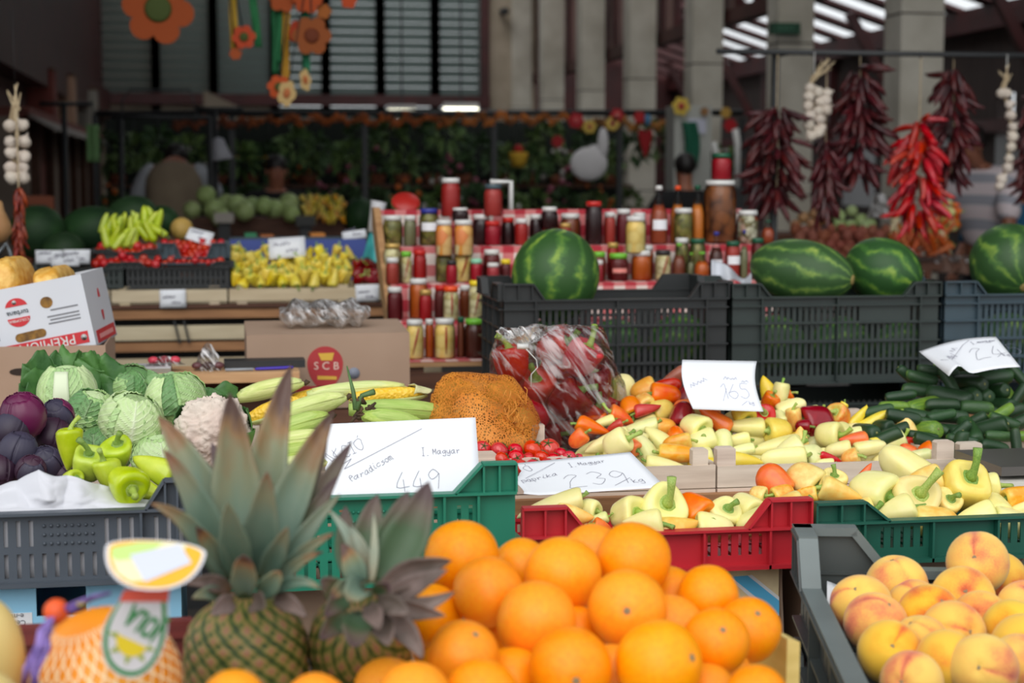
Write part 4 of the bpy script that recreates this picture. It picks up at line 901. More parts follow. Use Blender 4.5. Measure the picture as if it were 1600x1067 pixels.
wcrate('wooden crate of cucumbers beside the pepper crate', 1498, 1760, 2.9, .5, ZC, [(1500, 1535, 693)], 719)
wcrate('wooden crate of tomatoes behind the sea green crate', 735, 886, 2.9, .22, ZC, [(745, 776, 708)], 716)
wcrate('wooden crate of corn cobs behind the sea green crate', 390, 725, 3.0, .4, ZC, [], 735)
wcrate('wooden crate of savoy cabbages and cauliflower', 60, 382, 2.95, .6, ZC, [], 745)
ysf = lambda x, y: 2.965 + (735 - y) * .0027
pa = [(980, 610, 50, 38, -95, .1, 'cr', 'c'), (1005, 616, 40, 30, 20, .1, 'yo', 'b'), (1006, 628, 28, 26, -60, .85, 'yo', 'b'), (1039, 622, 46, 30, 175, .1, 'or', 'b'), (1047, 607, 40, 24, 200, .1, 'rd', 'b'), (1070, 618, 38, 28, -100, .1, 'dr', 'c'), (1050, 592, 46, 22, 30, 0, 'bn', 'c'), (986, 636, 34, 28, -70, .6, 'og', 'b'), (973, 650, 40, 26, 160, .1, 'or', 'c'), (1012, 645, 40, 17, 185, .1, 'rd', 'c'), (1041, 641, 32, 28, 200, .2, 'yl', 'b'), (1064, 633, 30, 22, 0, .2, 'or', 'b'), (1062, 654, 42, 36, -100, .55, 'dr', 'b'), (993, 665, 68, 26, 8, 0, 'gr', 'c'), (1035, 665, 36, 30, 180, .2, 'yo', 'b'), (946, 662, 30, 15, 20, 0, 'cr', 'c'), (960, 668, 24, 17, 20, 0, 'rd', 'c'), (925, 674, 48, 22, 155, 0, 'or', 'c'), (906, 688, 30, 22, 40, .1, 'or', 'b'), (944, 690, 64, 27, 12, 0, 'cr', 'c'), (962, 700, 40, 34, 30, .3, 'cr', 'b'), (990, 686, 44, 27, -20, .2, 'cr', 'b'), (1019, 684, 44, 28, -40, .2, 'cr', 'c'), (1056, 681, 26, 24, -80, .8, 'or', 'b'), (1085, 671, 40, 36, -25, .75, 'cr', 'b'), (989, 698, 24, 20, -40, .6, 'or', 'b'), (1058, 692, 42, 24, 10, .1, 'yo', 'b'), (1016, 700, 56, 26, -70, 0, 'gr', 'l'), (1058, 711, 54, 24, 175, 0, 'yo', 'c'), (1044, 724, 62, 22, 175, 0, 'cr', 'c'), (1090, 692, 50, 27, 20, 0, 'cr', 'c'), (1108, 660, 58, 24, -30, .1, 'or', 'c'), (1112, 646, 30, 24, -100, .5, 'or', 'b'), (1085, 715, 50, 28, 10, 0, 'cr', 'c', .05), (920, 702, 40, 26, 10, 0, 'gr', 'c', .05), (962, 716, 40, 26, 170, 0, 'cr', 'c', .05), (1006, 664, 40, 26, 20, 0, 'cr', 'b', .05), (1076, 690, 40, 26, 10, 0, 'gr', 'b', .05), (1022, 715, 44, 26, 10, 0, 'cr', 'b', .05), (1096, 726, 40, 22, 0, 0, 'yl', 'b', .05), (1062, 667, 40, 24, 10, 0, 'cr', 'b', .05), (932, 655, 30, 22, 10, 0, 'or', 'b', .05), (985, 716, 50, 26, 10, 0, 'cr', 'c', .05), (930, 712, 50, 26, 10, 0, 'cr', 'c', .05), (1030, 640, 50, 30, 0, 0, 'cr', 'b', .05), (1075, 640, 50, 30, 0, 0, 'cr', 'b', .05)]
heap_peppers(pa, lambda x, y: ysf(x, y) + (.05 if False else 0), ('near the bagged peppers', 'from the bag', 'near the bagged peppers'), 'peppers in the crate beside the bagged ones', ZC + .006, 1.22, ycut=729)
pb = [(1132, 687, 30, 26, -90, .2, 'gr', 'b'), (1163, 672, 58, 29, 0, 0, 'cr', 'c'), (1159, 650, 34, 30, -60, .7, 'yl', 'b'), (1188, 655, 34, 31, 80, .8, 'rd', 'b'), (1156, 690, 34, 20, 10, 0, 'cr', 'c'), (1217, 677, 38, 33, 180, .3, 'yl', 'b'), (1204, 696, 72, 34, 0, 0, 'cr', 'c'), (1220, 714, 62, 26, 5, 0, 'cr', 'c'), (1169, 716, 46, 20, 180, 0, 'yl', 'c'), (1160, 704, 34, 16, 10, 0, 'gr', 'c'), (1195, 609, 36, 26, -60, 0, 'yl', 'c'), (1201, 629, 24, 22, 60, .4, 'or', 'b'), (1219, 622, 38, 24, 80, 0, 'cr', 'c'), (1226, 619, 22, 18, 30, .2, 'or', 'b'), (1244, 634, 28, 14, 170, 0, 'gr', 'c'), (1237, 642, 42, 26, 200, 0, 'cr', 'b'), (1222, 655, 34, 28, -60, .75, 'gr', 'b'), (1239, 660, 40, 22, 100, .2, 'yo', 'b'), (1252, 690, 40, 24, -95, .1, 'pe', 'c'), (1280, 660, 44, 42, 190, .3, 'dr', 'b'), (1251, 665, 18, 18, 0, .2, 'dr', 'b'), (1309, 652, 30, 28, 150, .7, 'og', 'b'), (1314, 640, 20, 12, 60, 0, 'yl', 'c'), (1264, 643, 26, 20, 10, 0, 'gr', 'b'), (1315, 673, 28, 25, 200, .7, 'cr', 'b'), (1297, 685, 40, 34, 0, .6, 'cr', 'b'), (1330, 692, 40, 21, 10, 0, 'or', 'c'), (1310, 706, 38, 22, 10, .1, 'cr', 'b'), (1298, 715, 34, 13, 160, 0, 'rd', 'l'), (1325, 713, 26, 22, 20, .3, 'yo', 'b'), (1262, 712, 38, 32, -160, .6, 'gr', 'b'), (1238, 708, 40, 34, 30, 0, 'cr', 'b'), (1356, 701, 44, 22, 190, 0, 'cr', 'c'), (1386, 700, 60, 27, 25, 0, 'gr', 'c'), (1345, 657, 40, 12, 215, 0, 'by', 'l'), (1362, 657, 50, 16, 212, 0, 'by', 'l'), (1377, 688, 34, 10, 195, 0, 'by', 'l'), (1393, 658, 28, 19, 60, 0, 'rd', 'c'), (1415, 667, 42, 26, -70, .2, 'pe', 'b'), (1427, 690, 32, 15, 180, 0, 'rd', 'c'), (1400, 677, 20, 16, 0, .3, 'or', 'b'), (1415, 703, 28, 20, -30, .3, 'or', 'b'), (1447, 706, 28, 22, 30, .3, 'or', 'b'), (1430, 715, 44, 18, 10, 0, 'gr', 'b'), (1288, 724, 26, 14, 0, 0, 'cr', 'b'),
      (1152, 660, 40, 26, 10, 0, 'cr', 'b', .05), (1176, 664, 40, 26, 30, 0, 'gr', 'b', .05), (1140, 702, 40, 26, 10, 0, 'cr', 'b', .05), (1185, 690, 40, 26, 190, 0, 'cr', 'c', .05), (1236, 690, 36, 26, 10, 0, 'yl', 'b', .05), (1272, 722, 40, 24, 10, 0, 'cr', 'b', .05), (1342, 667, 34, 24, 30, 0, 'cr', 'b', .05), (1370, 682, 40, 24, 10, 0, 'gr', 'c', .05), (1382, 717, 40, 24, 10, 0, 'cr', 'b', .05), (1420, 692, 34, 24, 30, 0, 'cr', 'b', .05), (1300, 662, 36, 24, 30, 0, 'gr', 'b', .05), (1206, 660, 36, 26, 10, 0, 'cr', 'b', .05), (1320, 722, 40, 24, 10, 0, 'cr', 'c', .05), (1245, 722, 40, 24, 190, 0, 'gr', 'c', .05), (1450, 716, 34, 24, 10, 0, 'yo', 'b', .05),
      (1360, 715, 40, 26, 0, 0, 'cr', 'b', .05), (1400, 716, 40, 24, 0, 0, 'cr', 'c', .05), (1190, 640, 50, 30, 0, 0, 'cr', 'b', .05), (1270, 690, 44, 30, 10, 0, 'gr', 'b', .05), (1330, 675, 40, 30, 0, 0, 'cr', 'b', .05), (1135, 665, 44, 26, 190, 0, 'cr', 'c', .05), (1190, 722, 44, 24, 190, 0, 'cr', 'c', .05), (1345, 680, 40, 26, 190, 0, 'gr', 'c', .05), (1140, 716, 40, 24, 190, .1, 'gr', 'c', .05)]
heap_peppers(pb, ysf, ('in the middle crate', 'from its post', 'in the middle wooden crate'), 'peppers in the middle wooden crate', ZC + .006, 1.22, ycut=722)

# ---------------------------------------------------------------- cucumbers
def _cuc():
    x = N('cucumber_skin'); t = x.attr(); n = x.noise(9, x.co('Object', (6, 6, .7)), 3)
    f = x.math('ADD', x.math('MULTIPLY', x.math('POWER', t, 5), .55), x.math('MULTIPLY', x.math('SUBTRACT', n, .5), .25)); f = x.math('ADD', f, x.math('MULTIPLY', x.math('POWER', x.rnd(), 8), .35))
    col = x.ramp(f, [(.05, (34, 62, 36)), (.3, (54, 86, 44)), (.5, (112, 148, 58)), (.8, (158, 180, 84))]); col = x.vary(col, .01, .18); x.bump(x.noise(120, None, 2), .2, .002); return x.fin(col, .38, .45)
m_cuc = _cuc(); m_cucl = mat('light_cucumber', (118, 150, 48), .4, (84, 122, 46), 6, (5, 5, .8))
def cuc_me(seed, asp):
    r = random.Random(seed); bx, by = r.uniform(-.09, .09), r.uniform(-.09, .09); mb = MB()
    pr = [(.06, 0), (.3, .01), (.42, .05), (.49, .16), (.5, .5), (.48, .8), (.4, .93), (.24, .985), (.05, 1)]
    mb.lathe([(max(a * asp, .01), .5 - z) for a, z in smoothprof(pr, 18)], 18, 0, None, lambda a, t: 1 + .03 * math.cos(5 * a), lambda t: (bx * (t - .5) ** 2 * 4, by * (t - .5) ** 2 * 4)); return mb
cmes = {(k, m): cuc_me(k, .34 + .03 * (k % 3)).mesh('cucumber', [m_cuc, m_cucl][m]) for k in range(4) for m in (0, 1)}
def cst(asp): return MB().lathe([(.004, .508), (.022, .506), (.03, .499), (.034, .49)], 8)
cstem = cst(.36).mesh('stem_scar', mat('cucumber_scar', (126, 128, 74), .7))
cz = [(390, 270, 170, -8, .1, 0), (530, 355, 170, -65, .3, 0), (300, 395, 260, -6, 0, 0), (140, 450, 190, 8, 0, 0), (300, 330, 240, -14, 0, 0), (870, 330, 290, 4, 0, 0), (1060, 290, 180, -50, .2, 0), (670, 370, 110, 0, .85, 0), (620, 450, 100, 20, .9, 0), (735, 440, 112, 0, .92, 0), (850, 440, 104, 20, .9, 0), (958, 412, 112, -80, .88, 1), (1045, 460, 220, 58, 0, 0), (900, 512, 80, 0, .9, 0), (500, 470, 130, -12, .55, 0), (330, 515, 120, 190, .6, 1), (460, 535, 260, 0, 0, 0), (720, 540, 250, -4, 0, 0), (540, 605, 300, -4, 0, 0), (928, 612, 215, 30, .2, 1), (1080, 650, 180, 25, .1, 0), (400, 700, 160, -25, .45, 0), (510, 720, 100, 0, .9, 0), (300, 705, 100, 10, .8, 1), (600, 740, 190, 45, .2, 0), (690, 745, 140, -80, .9, 0), (800, 700, 160, 20, .5, 0), (930, 750, 230, -4, .1, 0), (950, 670, 230, -20, .1, 0), (380, 810, 220, -16, .1, 0), (1045, 830, 190, -85, .1, 0), (880, 870, 190, -12, .2, 0), (600, 880, 140, 80, .1, 0), (100, 545, 190, 0, .1, 1), (1100, 560, 160, 60, .2, 0), (60, 740, 190, 22, .1, 0), (1120, 770, 150, 0, .3, 1), (700, 640, 170, 30, .3, 0), (300, 600, 170, -12, .1, 0), (230, 300, 190, -40, .1, 0), (500, 280, 200, 0, .1, 0), (700, 290, 200, 0, .1, 0), (950, 260, 200, 10, .1, 0), (1150, 400, 150, 50, .2, 0), (760, 850, 150, -30, .3, 0), (450, 620, 200, 10, .2, 0), (820, 560, 200, -10, .1, 0), (1000, 560, 200, 20, .1, 0), (620, 820, 200, -10, .1, 0), (980, 900, 180, 0, .1, 0), (560, 210, 200, 0, .1, 0), (760, 230, 200, 0, .1, 0), (300, 760, 180, -10, .1, 0), (160, 640, 160, -10, .1, 0)]
cl = [(1380 + a / 5.08, 530 + b / 5.08, L / 5.08, an, ti, m) for a, b, L, an, ti, m in cz] + [(1372, 665, 27, 0, .92, 0), (1352, 677, 19, 0, .92, 0), (1380, 681, 40, 25, .1, 0), (1373, 643, 46, 12, .1, 0)]
its = []
for k, (px, py, L, ang, ti, m) in enumerate(cl):
    Y = 2.975 + (735 - py) * .0026; s = mpp(px, py, Y); w = 27.5 * s * (1.12 if k % 3 == 2 else 1); l = w / (.34 + .03 * (k % 3)) * .98
    if abs(ti) < .5: l = max(L * 1.08 * s / math.sqrt(1 - ti * ti), w * 1.8)
    its.append(dict(p=P(px, py, Y + (l * .3 if ti > .7 else 0)), a=axis_px(ang + (180 if k % 2 else 0) * (ti < .3), ti), h=max(l / 2 - w * .42, .001), r=w * .47, l=l, px=px, py=py, k=k, m=m))
relax(its, 30, ZC + .006, keep=.3)
for it in its:
    k = it['k']; asp = .34 + .03 * (k % 3); o = ob('cucumber', cmes[(k % 4 if (k % 4) % 3 == k % 3 else k % 3, it['m'])], None, it['p'], quat(it['a'], k * 1.3), it['l'])
    ob('stem_scar', cstem, o); it['o'] = o
label_heap(its, ('under the 245 sheet', 'from the peppers', 'in the cucumber heap'), 'cucumbers heaped in the wooden crate', 'cucumber', lambda q: 'light-tipped green cucumber' if q['m'] else 'dark green cucumber', ycut=722)

# ---------------------------------------------------------------- price sheets
S = strokes
l1 = S('AKCIÓ', .035, .245, .085, math.radians(24)) + [[(.02, .19), (.17, .285), (.125, .215), (.65, .475)]] + S('Paradicsom', .175, .125, .042, math.radians(29), 1.6) + S('I.', .64, .29, .055, 0) + S('Magyar', .71, .30, .036, .03, 2) + S('449', .46, .05, .13, .06)
sheet('white price sheet with a handwritten AKCIÓ tucked behind the sea green crate', [P(497, 663, 2.47), P(743, 652, 2.47), P(752, 780, 2.40), P(508, 782, 2.40)], l1, torn=lambda v: .02 + .012 * math.sin(v * 17) + .01 * math.sin(v * 41), pen=.0007)
l2 = S('AKCIÓ', -.2, .34, .1, math.radians(12)); l2 = [s_ for s_ in l2 if min(p[0] for p in s_) > .03]
l2 += [[(.08, .27), (.32, .5)]] + S('paprika', .05, .2, .055, math.radians(20), 1.6) + S('I.', .44, .4, .07, .1) + S('Magyar', .52, .42, .045, .08, 2) + S('239', .36, .08, .2, .06, 2) + [[(.68, .07), (.82, .17)]] + S('kg', .82, .09, .06, .05)
sheet('white price sheet reading 239 lying over the wooden crate edge', [P(802, 724, 2.76), P(985, 706, 2.76), P(1040, 761, 2.64), P(806, 776, 2.62)], l2, curl=lambda u, v, n: n * (.05 * max(.16 - u, 0) * max(.8 - v, 0)), pen=.0008, torn=lambda v: .03 + .025 * math.sin(v * 9 + 1) + .01 * math.sin(v * 37))
l3 = scribble(.1, .34, .3, .06, math.radians(30), 11, 3) + scribble(.56, .5, .22, .05, 0, 9, 5) + scribble(.8, .46, .13, .04, -.1, 5, 6) + S('165', .5, .18, .24, 0, 1) + [[(.48, .14), (.58, .34)], [(.72, .08), (.82, .15)]] + S('kg', .84, .1, .05)
sheet('white price sheet reading 165 standing in the pepper heap', [P(1065, 566, 3.20), P(1181, 568, 3.22), P(1193, 643, 3.10), P(1083, 639, 3.10)], l3, ink=m_inkb, pen=.0008, curl=lambda u, v, n: n * (.012 * math.sin(v * 2.5)) + V((-.012 * math.sin(v * PI), 0, 0)))
l4 = scribble(.12, .3, .36, .12, math.radians(42), 10, 8) + scribble(.32, .62, .14, .1, math.radians(40), 5, 2) + [[(.16, .28), (.5, .75), (.62, .85)]] + S('I.', .62, .72, .08, .1) + S('magyar', .7, .74, .06, .1, 1) + S('245', .52, .3, .3, .1, 1.5) + [[(.8, .3), (.9, .4)]] + S('kg', .9, .32, .06)
sheet('white price sheet reading 245 lying on the cucumber heap', [P(1436, 549, 3.34), P(1556, 527, 3.36), P(1594, 574, 3.22), P(1482, 598, 3.18)], l4, pen=.001, curl=lambda u, v, n: n * (.018 * math.exp(-((u - .12) / .12) ** 2) * (1 - v) + .01 * math.sin(u * 3)) + V((0, 0, .012 * math.exp(-((u - .1) / .15) ** 2) * (1 - v))))

# ---------------------------------------------------------------- cabbages, cauliflower, red cabbages
def _cab(name, a, b, vein, bs=.5, sc=7):
    x = N(name); col = x.ramp(x.noise(9, None, 4), [(.35, a), (.65, b)]); col = x.mix(x.math('MULTIPLY', x.attr(), .85), col, vein)
    x.bump(x.math('ADD', x.noise(46, None, 3), x.math('MULTIPLY', x.attr(), .5)), min(bs * 1.5, 1), .008); return x.fin(x.vary(col, .008, .06), .5, .4)
def veins(u, v, n=1):
    q = abs((u * n) % 1 - .5); side = abs(((v * 7 - q * 6) % 1) - .5); return min(1, math.exp(-(q / (.035 * (1.2 - v))) ** 2) + .8 * math.exp(-(side / .1) ** 2) * (1 - q))
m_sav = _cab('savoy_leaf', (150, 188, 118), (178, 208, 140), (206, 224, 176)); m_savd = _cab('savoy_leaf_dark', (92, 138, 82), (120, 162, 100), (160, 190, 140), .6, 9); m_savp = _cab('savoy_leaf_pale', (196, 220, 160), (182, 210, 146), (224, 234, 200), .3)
m_crinkle = mat('crinkled_dark_leaf', (52, 96, 44), .5, (78, 124, 58), 18, bump=.5, bscale=40, bdist=.006)
def wrap(r, th0, ph0, wdt, hgt, lift, seed):
    rr = random.Random(seed); k1 = rr.uniform(4, 7)
    def f(u, v):
        a = th0 + (u - .5) * wdt; e = ph0 + (v - .5) * hgt; edge = max(abs(u - .5), abs(v - .5)) * 2
        q = r * (1.02 + .05 * lift * v ** 2 + .02 * math.sin(u * k1 * 6 + v * 3) * edge ** 3 + .015 * math.sin(v * 31 + u * 9) * edge ** 2)
        return (q * math.cos(e) * math.cos(a), q * math.cos(e) * math.sin(a), q * math.sin(e))
    return f
def cabbage(lab, px, py, r, Y, seed, mats, sc=(1, 1, .92), n=5):
    s = mpp(px, py, Y); r *= s; rr = random.Random(seed)
    mb = MB(); mb.grid(lambda u, v: (lambda a, e, q: (q * math.cos(e) * math.cos(a), q * math.cos(e) * math.sin(a), q * math.sin(e)))(u * 2 * PI, (v - .5) * 3.12, r * (1 + .03 * noise.noise(V((math.cos(u * 6.28) * 2, math.sin(u * 6.28) * 2, v * 3 + seed))))), 80, 44, tfn=lambda u, v: veins(u, v, 5))
    o = ob('savoy_cabbage', (mb, mats[0]), None, P(px, py, Y), (rr.uniform(-.3, .3), rr.uniform(-.3, .3), rr.random() * 6), sc); tag(o, lab, 'cabbage', 'cabbages beside the cauliflower')
    for k in range(n): part('outer_leaf', MB().grid(wrap(r * (1 + .01 * k), rr.random() * 6.28, rr.uniform(-.1, .5), 2.2, 1.6, rr.uniform(.6, 1.8), seed * 9 + k), 40, 34, th=.0015, tfn=veins), mats[1 + k % (len(mats) - 1)], o)
    return o
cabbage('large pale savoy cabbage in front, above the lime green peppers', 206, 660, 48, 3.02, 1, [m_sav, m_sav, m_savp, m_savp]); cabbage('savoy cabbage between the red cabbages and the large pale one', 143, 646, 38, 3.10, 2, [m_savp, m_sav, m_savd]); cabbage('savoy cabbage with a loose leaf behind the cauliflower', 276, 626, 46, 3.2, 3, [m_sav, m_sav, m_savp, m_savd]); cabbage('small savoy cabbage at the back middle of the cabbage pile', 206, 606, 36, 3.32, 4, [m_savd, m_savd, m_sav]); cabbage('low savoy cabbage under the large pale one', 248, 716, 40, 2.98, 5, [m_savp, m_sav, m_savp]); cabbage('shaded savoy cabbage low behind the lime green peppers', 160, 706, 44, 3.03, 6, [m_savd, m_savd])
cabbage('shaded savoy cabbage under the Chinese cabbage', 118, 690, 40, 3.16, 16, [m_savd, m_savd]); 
# a Chinese cabbage with a white rib and loose dark leaves
s = mpp(105, 612, 3.22); c = P(105, 614, 3.22)
o = ob('chinese_cabbage', (MB().ball((0, 0, 0), 46 * s, 28, 18, 0, (.95, .9, .95)), m_savp), None, c); tag(o, 'whitish Chinese cabbage with a broad white rib, behind the red cabbages', 'cabbage')
part('white_rib', MB().grid(lambda u, v: V((-.006 + (v - .5) * s * (20 + 10 * u), -.9 * 46 * s * math.cos((u - .45) * 1.9) - .011 + .003 * (v - .5) ** 2, -(u - .45) * 84 * s)), 12, 6, th=.003), mat('white_rib', (214, 224, 192), .45), o)
for k in range(3): part('outer_leaf', MB().grid(wrap(46 * s, -1.57 + (k - 1) * 1.3, .1, 1.3, 1.9, .6, 70 + k), 40, 34, th=.0015, tfn=veins), (m_savp, m_sav)[k % 2], o)
def curly(px, py, tx, ty, w, Y0, Y1, seed):
    a, b = P(px, py, Y0) - c, P(tx, ty, Y1) - c; r = random.Random(seed); d = (b - a); sd = d.cross(FWD).normalized()
    return MB().grid(lambda u, v: a + d * u + sd * ((v - .5) * w * s * (.35 + 1.2 * math.sin(min(u * 1.1, 1) * PI * .85) + .06 * math.sin(u * 37 + v * 3))) + V((0, -.012 * math.sin(u * 3) + .008 * math.sin(u * 11 + v * 5 + seed) * abs(v - .5) * 2, .008 * math.sin(u * 9 + v * 8 + seed))), 40, 14, th=.0012, tfn=veins)
for k, q in enumerate([(110, 612, 30, 606, 40, 3.26, 3.2, 1), (100, 590, 34, 580, 44, 3.28, 3.25, 2), (105, 585, 60, 572, 34, 3.28, 3.28, 3), (120, 590, 88, 553, 40, 3.3, 3.33, 4), (118, 588, 160, 572, 40, 3.3, 3.3, 5), (125, 592, 152, 556, 30, 3.32, 3.36, 6), (150, 600, 196, 580, 46, 3.3, 3.3, 7), (80, 620, 38, 625, 36, 3.24, 3.2, 8), (150, 600, 190, 602, 30, 3.3, 3.32, 9)]): part('dark_leaf', curly(*q), m_crinkle, o)
# the loose leaves over the cabbages
for k, (a, bb, w, lab) in enumerate([((228, 590), (285, 607), 34, 'dark loose cabbage leaf curling at the back of the pile'), ((318, 618), (372, 612), 30, 'dark leaf behind the cauliflower'), ((285, 622), (322, 612), 22, 'curled leaf over the savoy cabbage behind the cauliflower')]):
    A_, B_ = P(*a, 3.2), P(*bb, 3.22); d = B_ - A_; sd = d.cross(FWD).normalized(); sw = mpp(*a, 3.2) * w
    ol_ = ob('cabbage_leaf', (MB().grid(lambda u, v: d * u + sd * ((v - .5) * sw * (.5 + math.sin(u * 3) * .6)) + V((0, -.01 * math.sin(u * 3) , .006 * math.sin(u * 9 + v * 8))), 18, 8, th=.0012), m_crinkle if k else m_savd), None, A_); tag(ol_, lab, 'leaf')
# cauliflower
s = mpp(330, 672, 2.98); c = P(332, 676, 3.0); rc = 56 * s; rr = random.Random(5)
def cau(u, v):
    a = u * 2 * PI; e = (v - .5) * 3.1; d = V((math.cos(e) * math.cos(a), math.cos(e) * math.sin(a), math.sin(e)))
    q = rc * (.97 + .16 * noise.noise(d * 3.2) + .13 * abs(noise.noise(d * 8)) + .1 * abs(noise.noise(d * 19))); return d * q
o = ob('cauliflower', (MB().grid(cau, 96, 64), mat('cauliflower_curd', (226, 214, 200), .7, (206, 184, 172), 9, bump=.6, bscale=60, bdist=.005)), None, c, None, (1, .9, 1)); tag(o, 'pinkish white cauliflower head behind the pineapple crown', 'cauliflower')
for k, (a0, h0, e0) in enumerate([(1.2, 1.1, .5), (.2, 1.0, .1), (2.6, 1.0, .2), (-.2, .9, -.4), (3.4, .9, -.5), (1.8, 1.0, .3)]): part('leaf', MB().grid(wrap(rc * 1.08, a0, e0, .9, h0, 1.5, k + 30), 14, 10, th=.0015), m_crinkle, o)
# red cabbages
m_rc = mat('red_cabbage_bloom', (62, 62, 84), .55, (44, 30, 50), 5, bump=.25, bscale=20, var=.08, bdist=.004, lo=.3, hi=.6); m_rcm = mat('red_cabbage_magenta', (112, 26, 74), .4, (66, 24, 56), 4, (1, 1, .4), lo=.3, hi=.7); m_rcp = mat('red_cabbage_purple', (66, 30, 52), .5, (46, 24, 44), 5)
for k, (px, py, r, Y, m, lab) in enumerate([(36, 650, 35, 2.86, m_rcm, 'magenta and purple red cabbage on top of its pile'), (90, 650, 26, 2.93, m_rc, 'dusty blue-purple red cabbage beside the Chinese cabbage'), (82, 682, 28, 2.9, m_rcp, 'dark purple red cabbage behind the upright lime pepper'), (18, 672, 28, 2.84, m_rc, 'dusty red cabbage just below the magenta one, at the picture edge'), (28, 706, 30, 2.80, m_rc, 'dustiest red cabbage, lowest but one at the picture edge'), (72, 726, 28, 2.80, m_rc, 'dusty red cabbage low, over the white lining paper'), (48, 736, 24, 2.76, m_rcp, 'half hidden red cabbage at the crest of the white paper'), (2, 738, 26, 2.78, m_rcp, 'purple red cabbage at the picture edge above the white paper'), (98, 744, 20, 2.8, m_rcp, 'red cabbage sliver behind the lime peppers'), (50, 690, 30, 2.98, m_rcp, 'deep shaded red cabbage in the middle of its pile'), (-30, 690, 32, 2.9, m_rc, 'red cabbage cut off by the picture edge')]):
    s = mpp(px, py, Y); r *= s; mb = MB(); mb.grid(lambda u, v: (lambda a, e, q: (q * math.cos(e) * math.cos(a), q * math.cos(e) * math.sin(a), q * math.sin(e)))(u * 2 * PI, (v - .5) * 3.12, r * (1 + .05 * noise.noise(V((math.cos(u * 6.28) * 1.4, math.sin(u * 6.28) * 1.4, v * 2 + k * 3))))), 28, 18)
    o = ob('red_cabbage', (mb, m), None, P(px, py, Y), (rr.uniform(-.6, .6), rr.uniform(-.6, .6), rr.random() * 6), (1, 1, 1.08)); tag(o, lab, 'cabbage', 'red cabbages in the grey crate')
    for j in range(3): part('outer_leaf', MB().grid(wrap(r, -1.6 + 2.1 * j + k, .05 * j, 2.0, 1.9, .4, k * 5 + j), 16, 12, th=.0012), m if j != 1 else (m_rcm if k < 3 else m_rc), o)
    if k == 0: part('cut_stem', MB().ball((0, 0, -r), r * .3, 12, 8, 0, (1, 1, .5)), mat('cut_stem', (150, 150, 140), .7), o)
t = wcrate('hidden wooden crate under the red cabbages', -120, 100, 2.86, .35, ZC, [], 770)

# ---------------------------------------------------------------- corn
def _ker():
    x = N('corn_kernels'); v = x.n('TexVoronoi'); v.inputs['Scale'].default_value = 150; x.l(x.co(), v.inputs[0]); col = x.ramp(x.noise(7, None, 2), [(.3, (244, 190, 40)), (.7, (250, 208, 74))]); x.bump(v.outputs[0], .7, .004); return x.fin(col, .35)
m_ker = _ker()
def _husk(name, a, b):
    x = N(name); w = x.noise(26, x.co('Object', (1, 12, 12)), 3); x.bump(w, .4, .003); return x.fin(x.vary(x.ramp(w, [(.3, a), (.7, b)]), .01, .06), .55, .35)
m_husk = _husk('corn_husk', (198, 212, 126), (222, 226, 158)); m_huskg = _husk('corn_husk_green', (160, 190, 88), (190, 208, 118)); m_huskw = _husk('corn_husk_dry', (226, 224, 176), (206, 208, 150)); m_silk = mat('corn_silk', (62, 46, 34), .8, (92, 72, 44), 40)
def corn(lab, a, b, w, Y, mode, m=None, yb=None):
    A_, B_ = P(*a, Y), P(*b, yb or Y); L = (B_ - A_).length; s = mpp(*a, Y); r = w * s / 2; q = (B_ - A_).to_track_quat('X', 'Z'); m = m or m_husk
    o = ob('corn_cob', None, None, A_, q); tag(o, lab, 'corn cob', 'corn cobs')
    prf = lambda f: r * (.55 + .45 * math.sin(min(f * 2.6, 1) * PI / 2)) * (1 if f < .55 else max(1 - ((f - .55) / .47) ** 2.2, .05))
    xs = [k / 16 for k in range(17)]
    if mode == 'husk':
        part('husk', MB().tube([V((L * f, 0, .006 * math.sin(f * 3))) for f in xs], [prf(f) for f in xs], 16, 0, lobe=lambda an, t_: 1 + .05 * math.cos(3 * an + 2 * t_) + .03 * math.cos(7 * an)), m, o)
        for k in range(2): part('husk_leaf', MB().grid(lambda u, v: V((L * (.05 + .9 * u), prf(u * .93) * 1.04 * math.cos((v - .5) * 1.9 + k * 1.2 - 1.9), prf(u * .93) * 1.04 * math.sin((v - .5) * 1.9 + 1.2 + k * 1.4) + .004)), 14, 8, th=.001), m, o)
        part('silk', MB().tube([V((L * .97, 0, 0)), V((L * 1.02, 0, .004)), V((L * 1.06, .004, .002))], [r * .2, r * .3, r * .1], 7), m_silk, o)
    else:
        part('kernels', MB().tube([V((L * f, 0, 0)) for f in xs], [prf(f) * .92 for f in xs], 20), m_ker, o)
        part('husk_leaf', MB().grid(lambda u, v: V((L * u * .96, prf(u * .9) * 1.03 * math.cos(v * PI + PI + .3), prf(u * .9) * 1.05 * math.sin(v * PI + PI + .3) - .001)), 14, 10, th=.001), m, o)
        if mode == 'peel': part('peeled_husk', MB().grid(lambda u, v: V((L * (.78 + .2 * u + .04 * math.sin(v * 7)), (v - .5) * r * 3.2 * (1 - .4 * u), r * (1.25 - 1.6 * (v - .5) ** 2 * 3 + .2 * math.sin(u * 5 + v * 8)) * (1 - .7 * u))), 12, 12, th=.001), m_huskw, o)
    return o
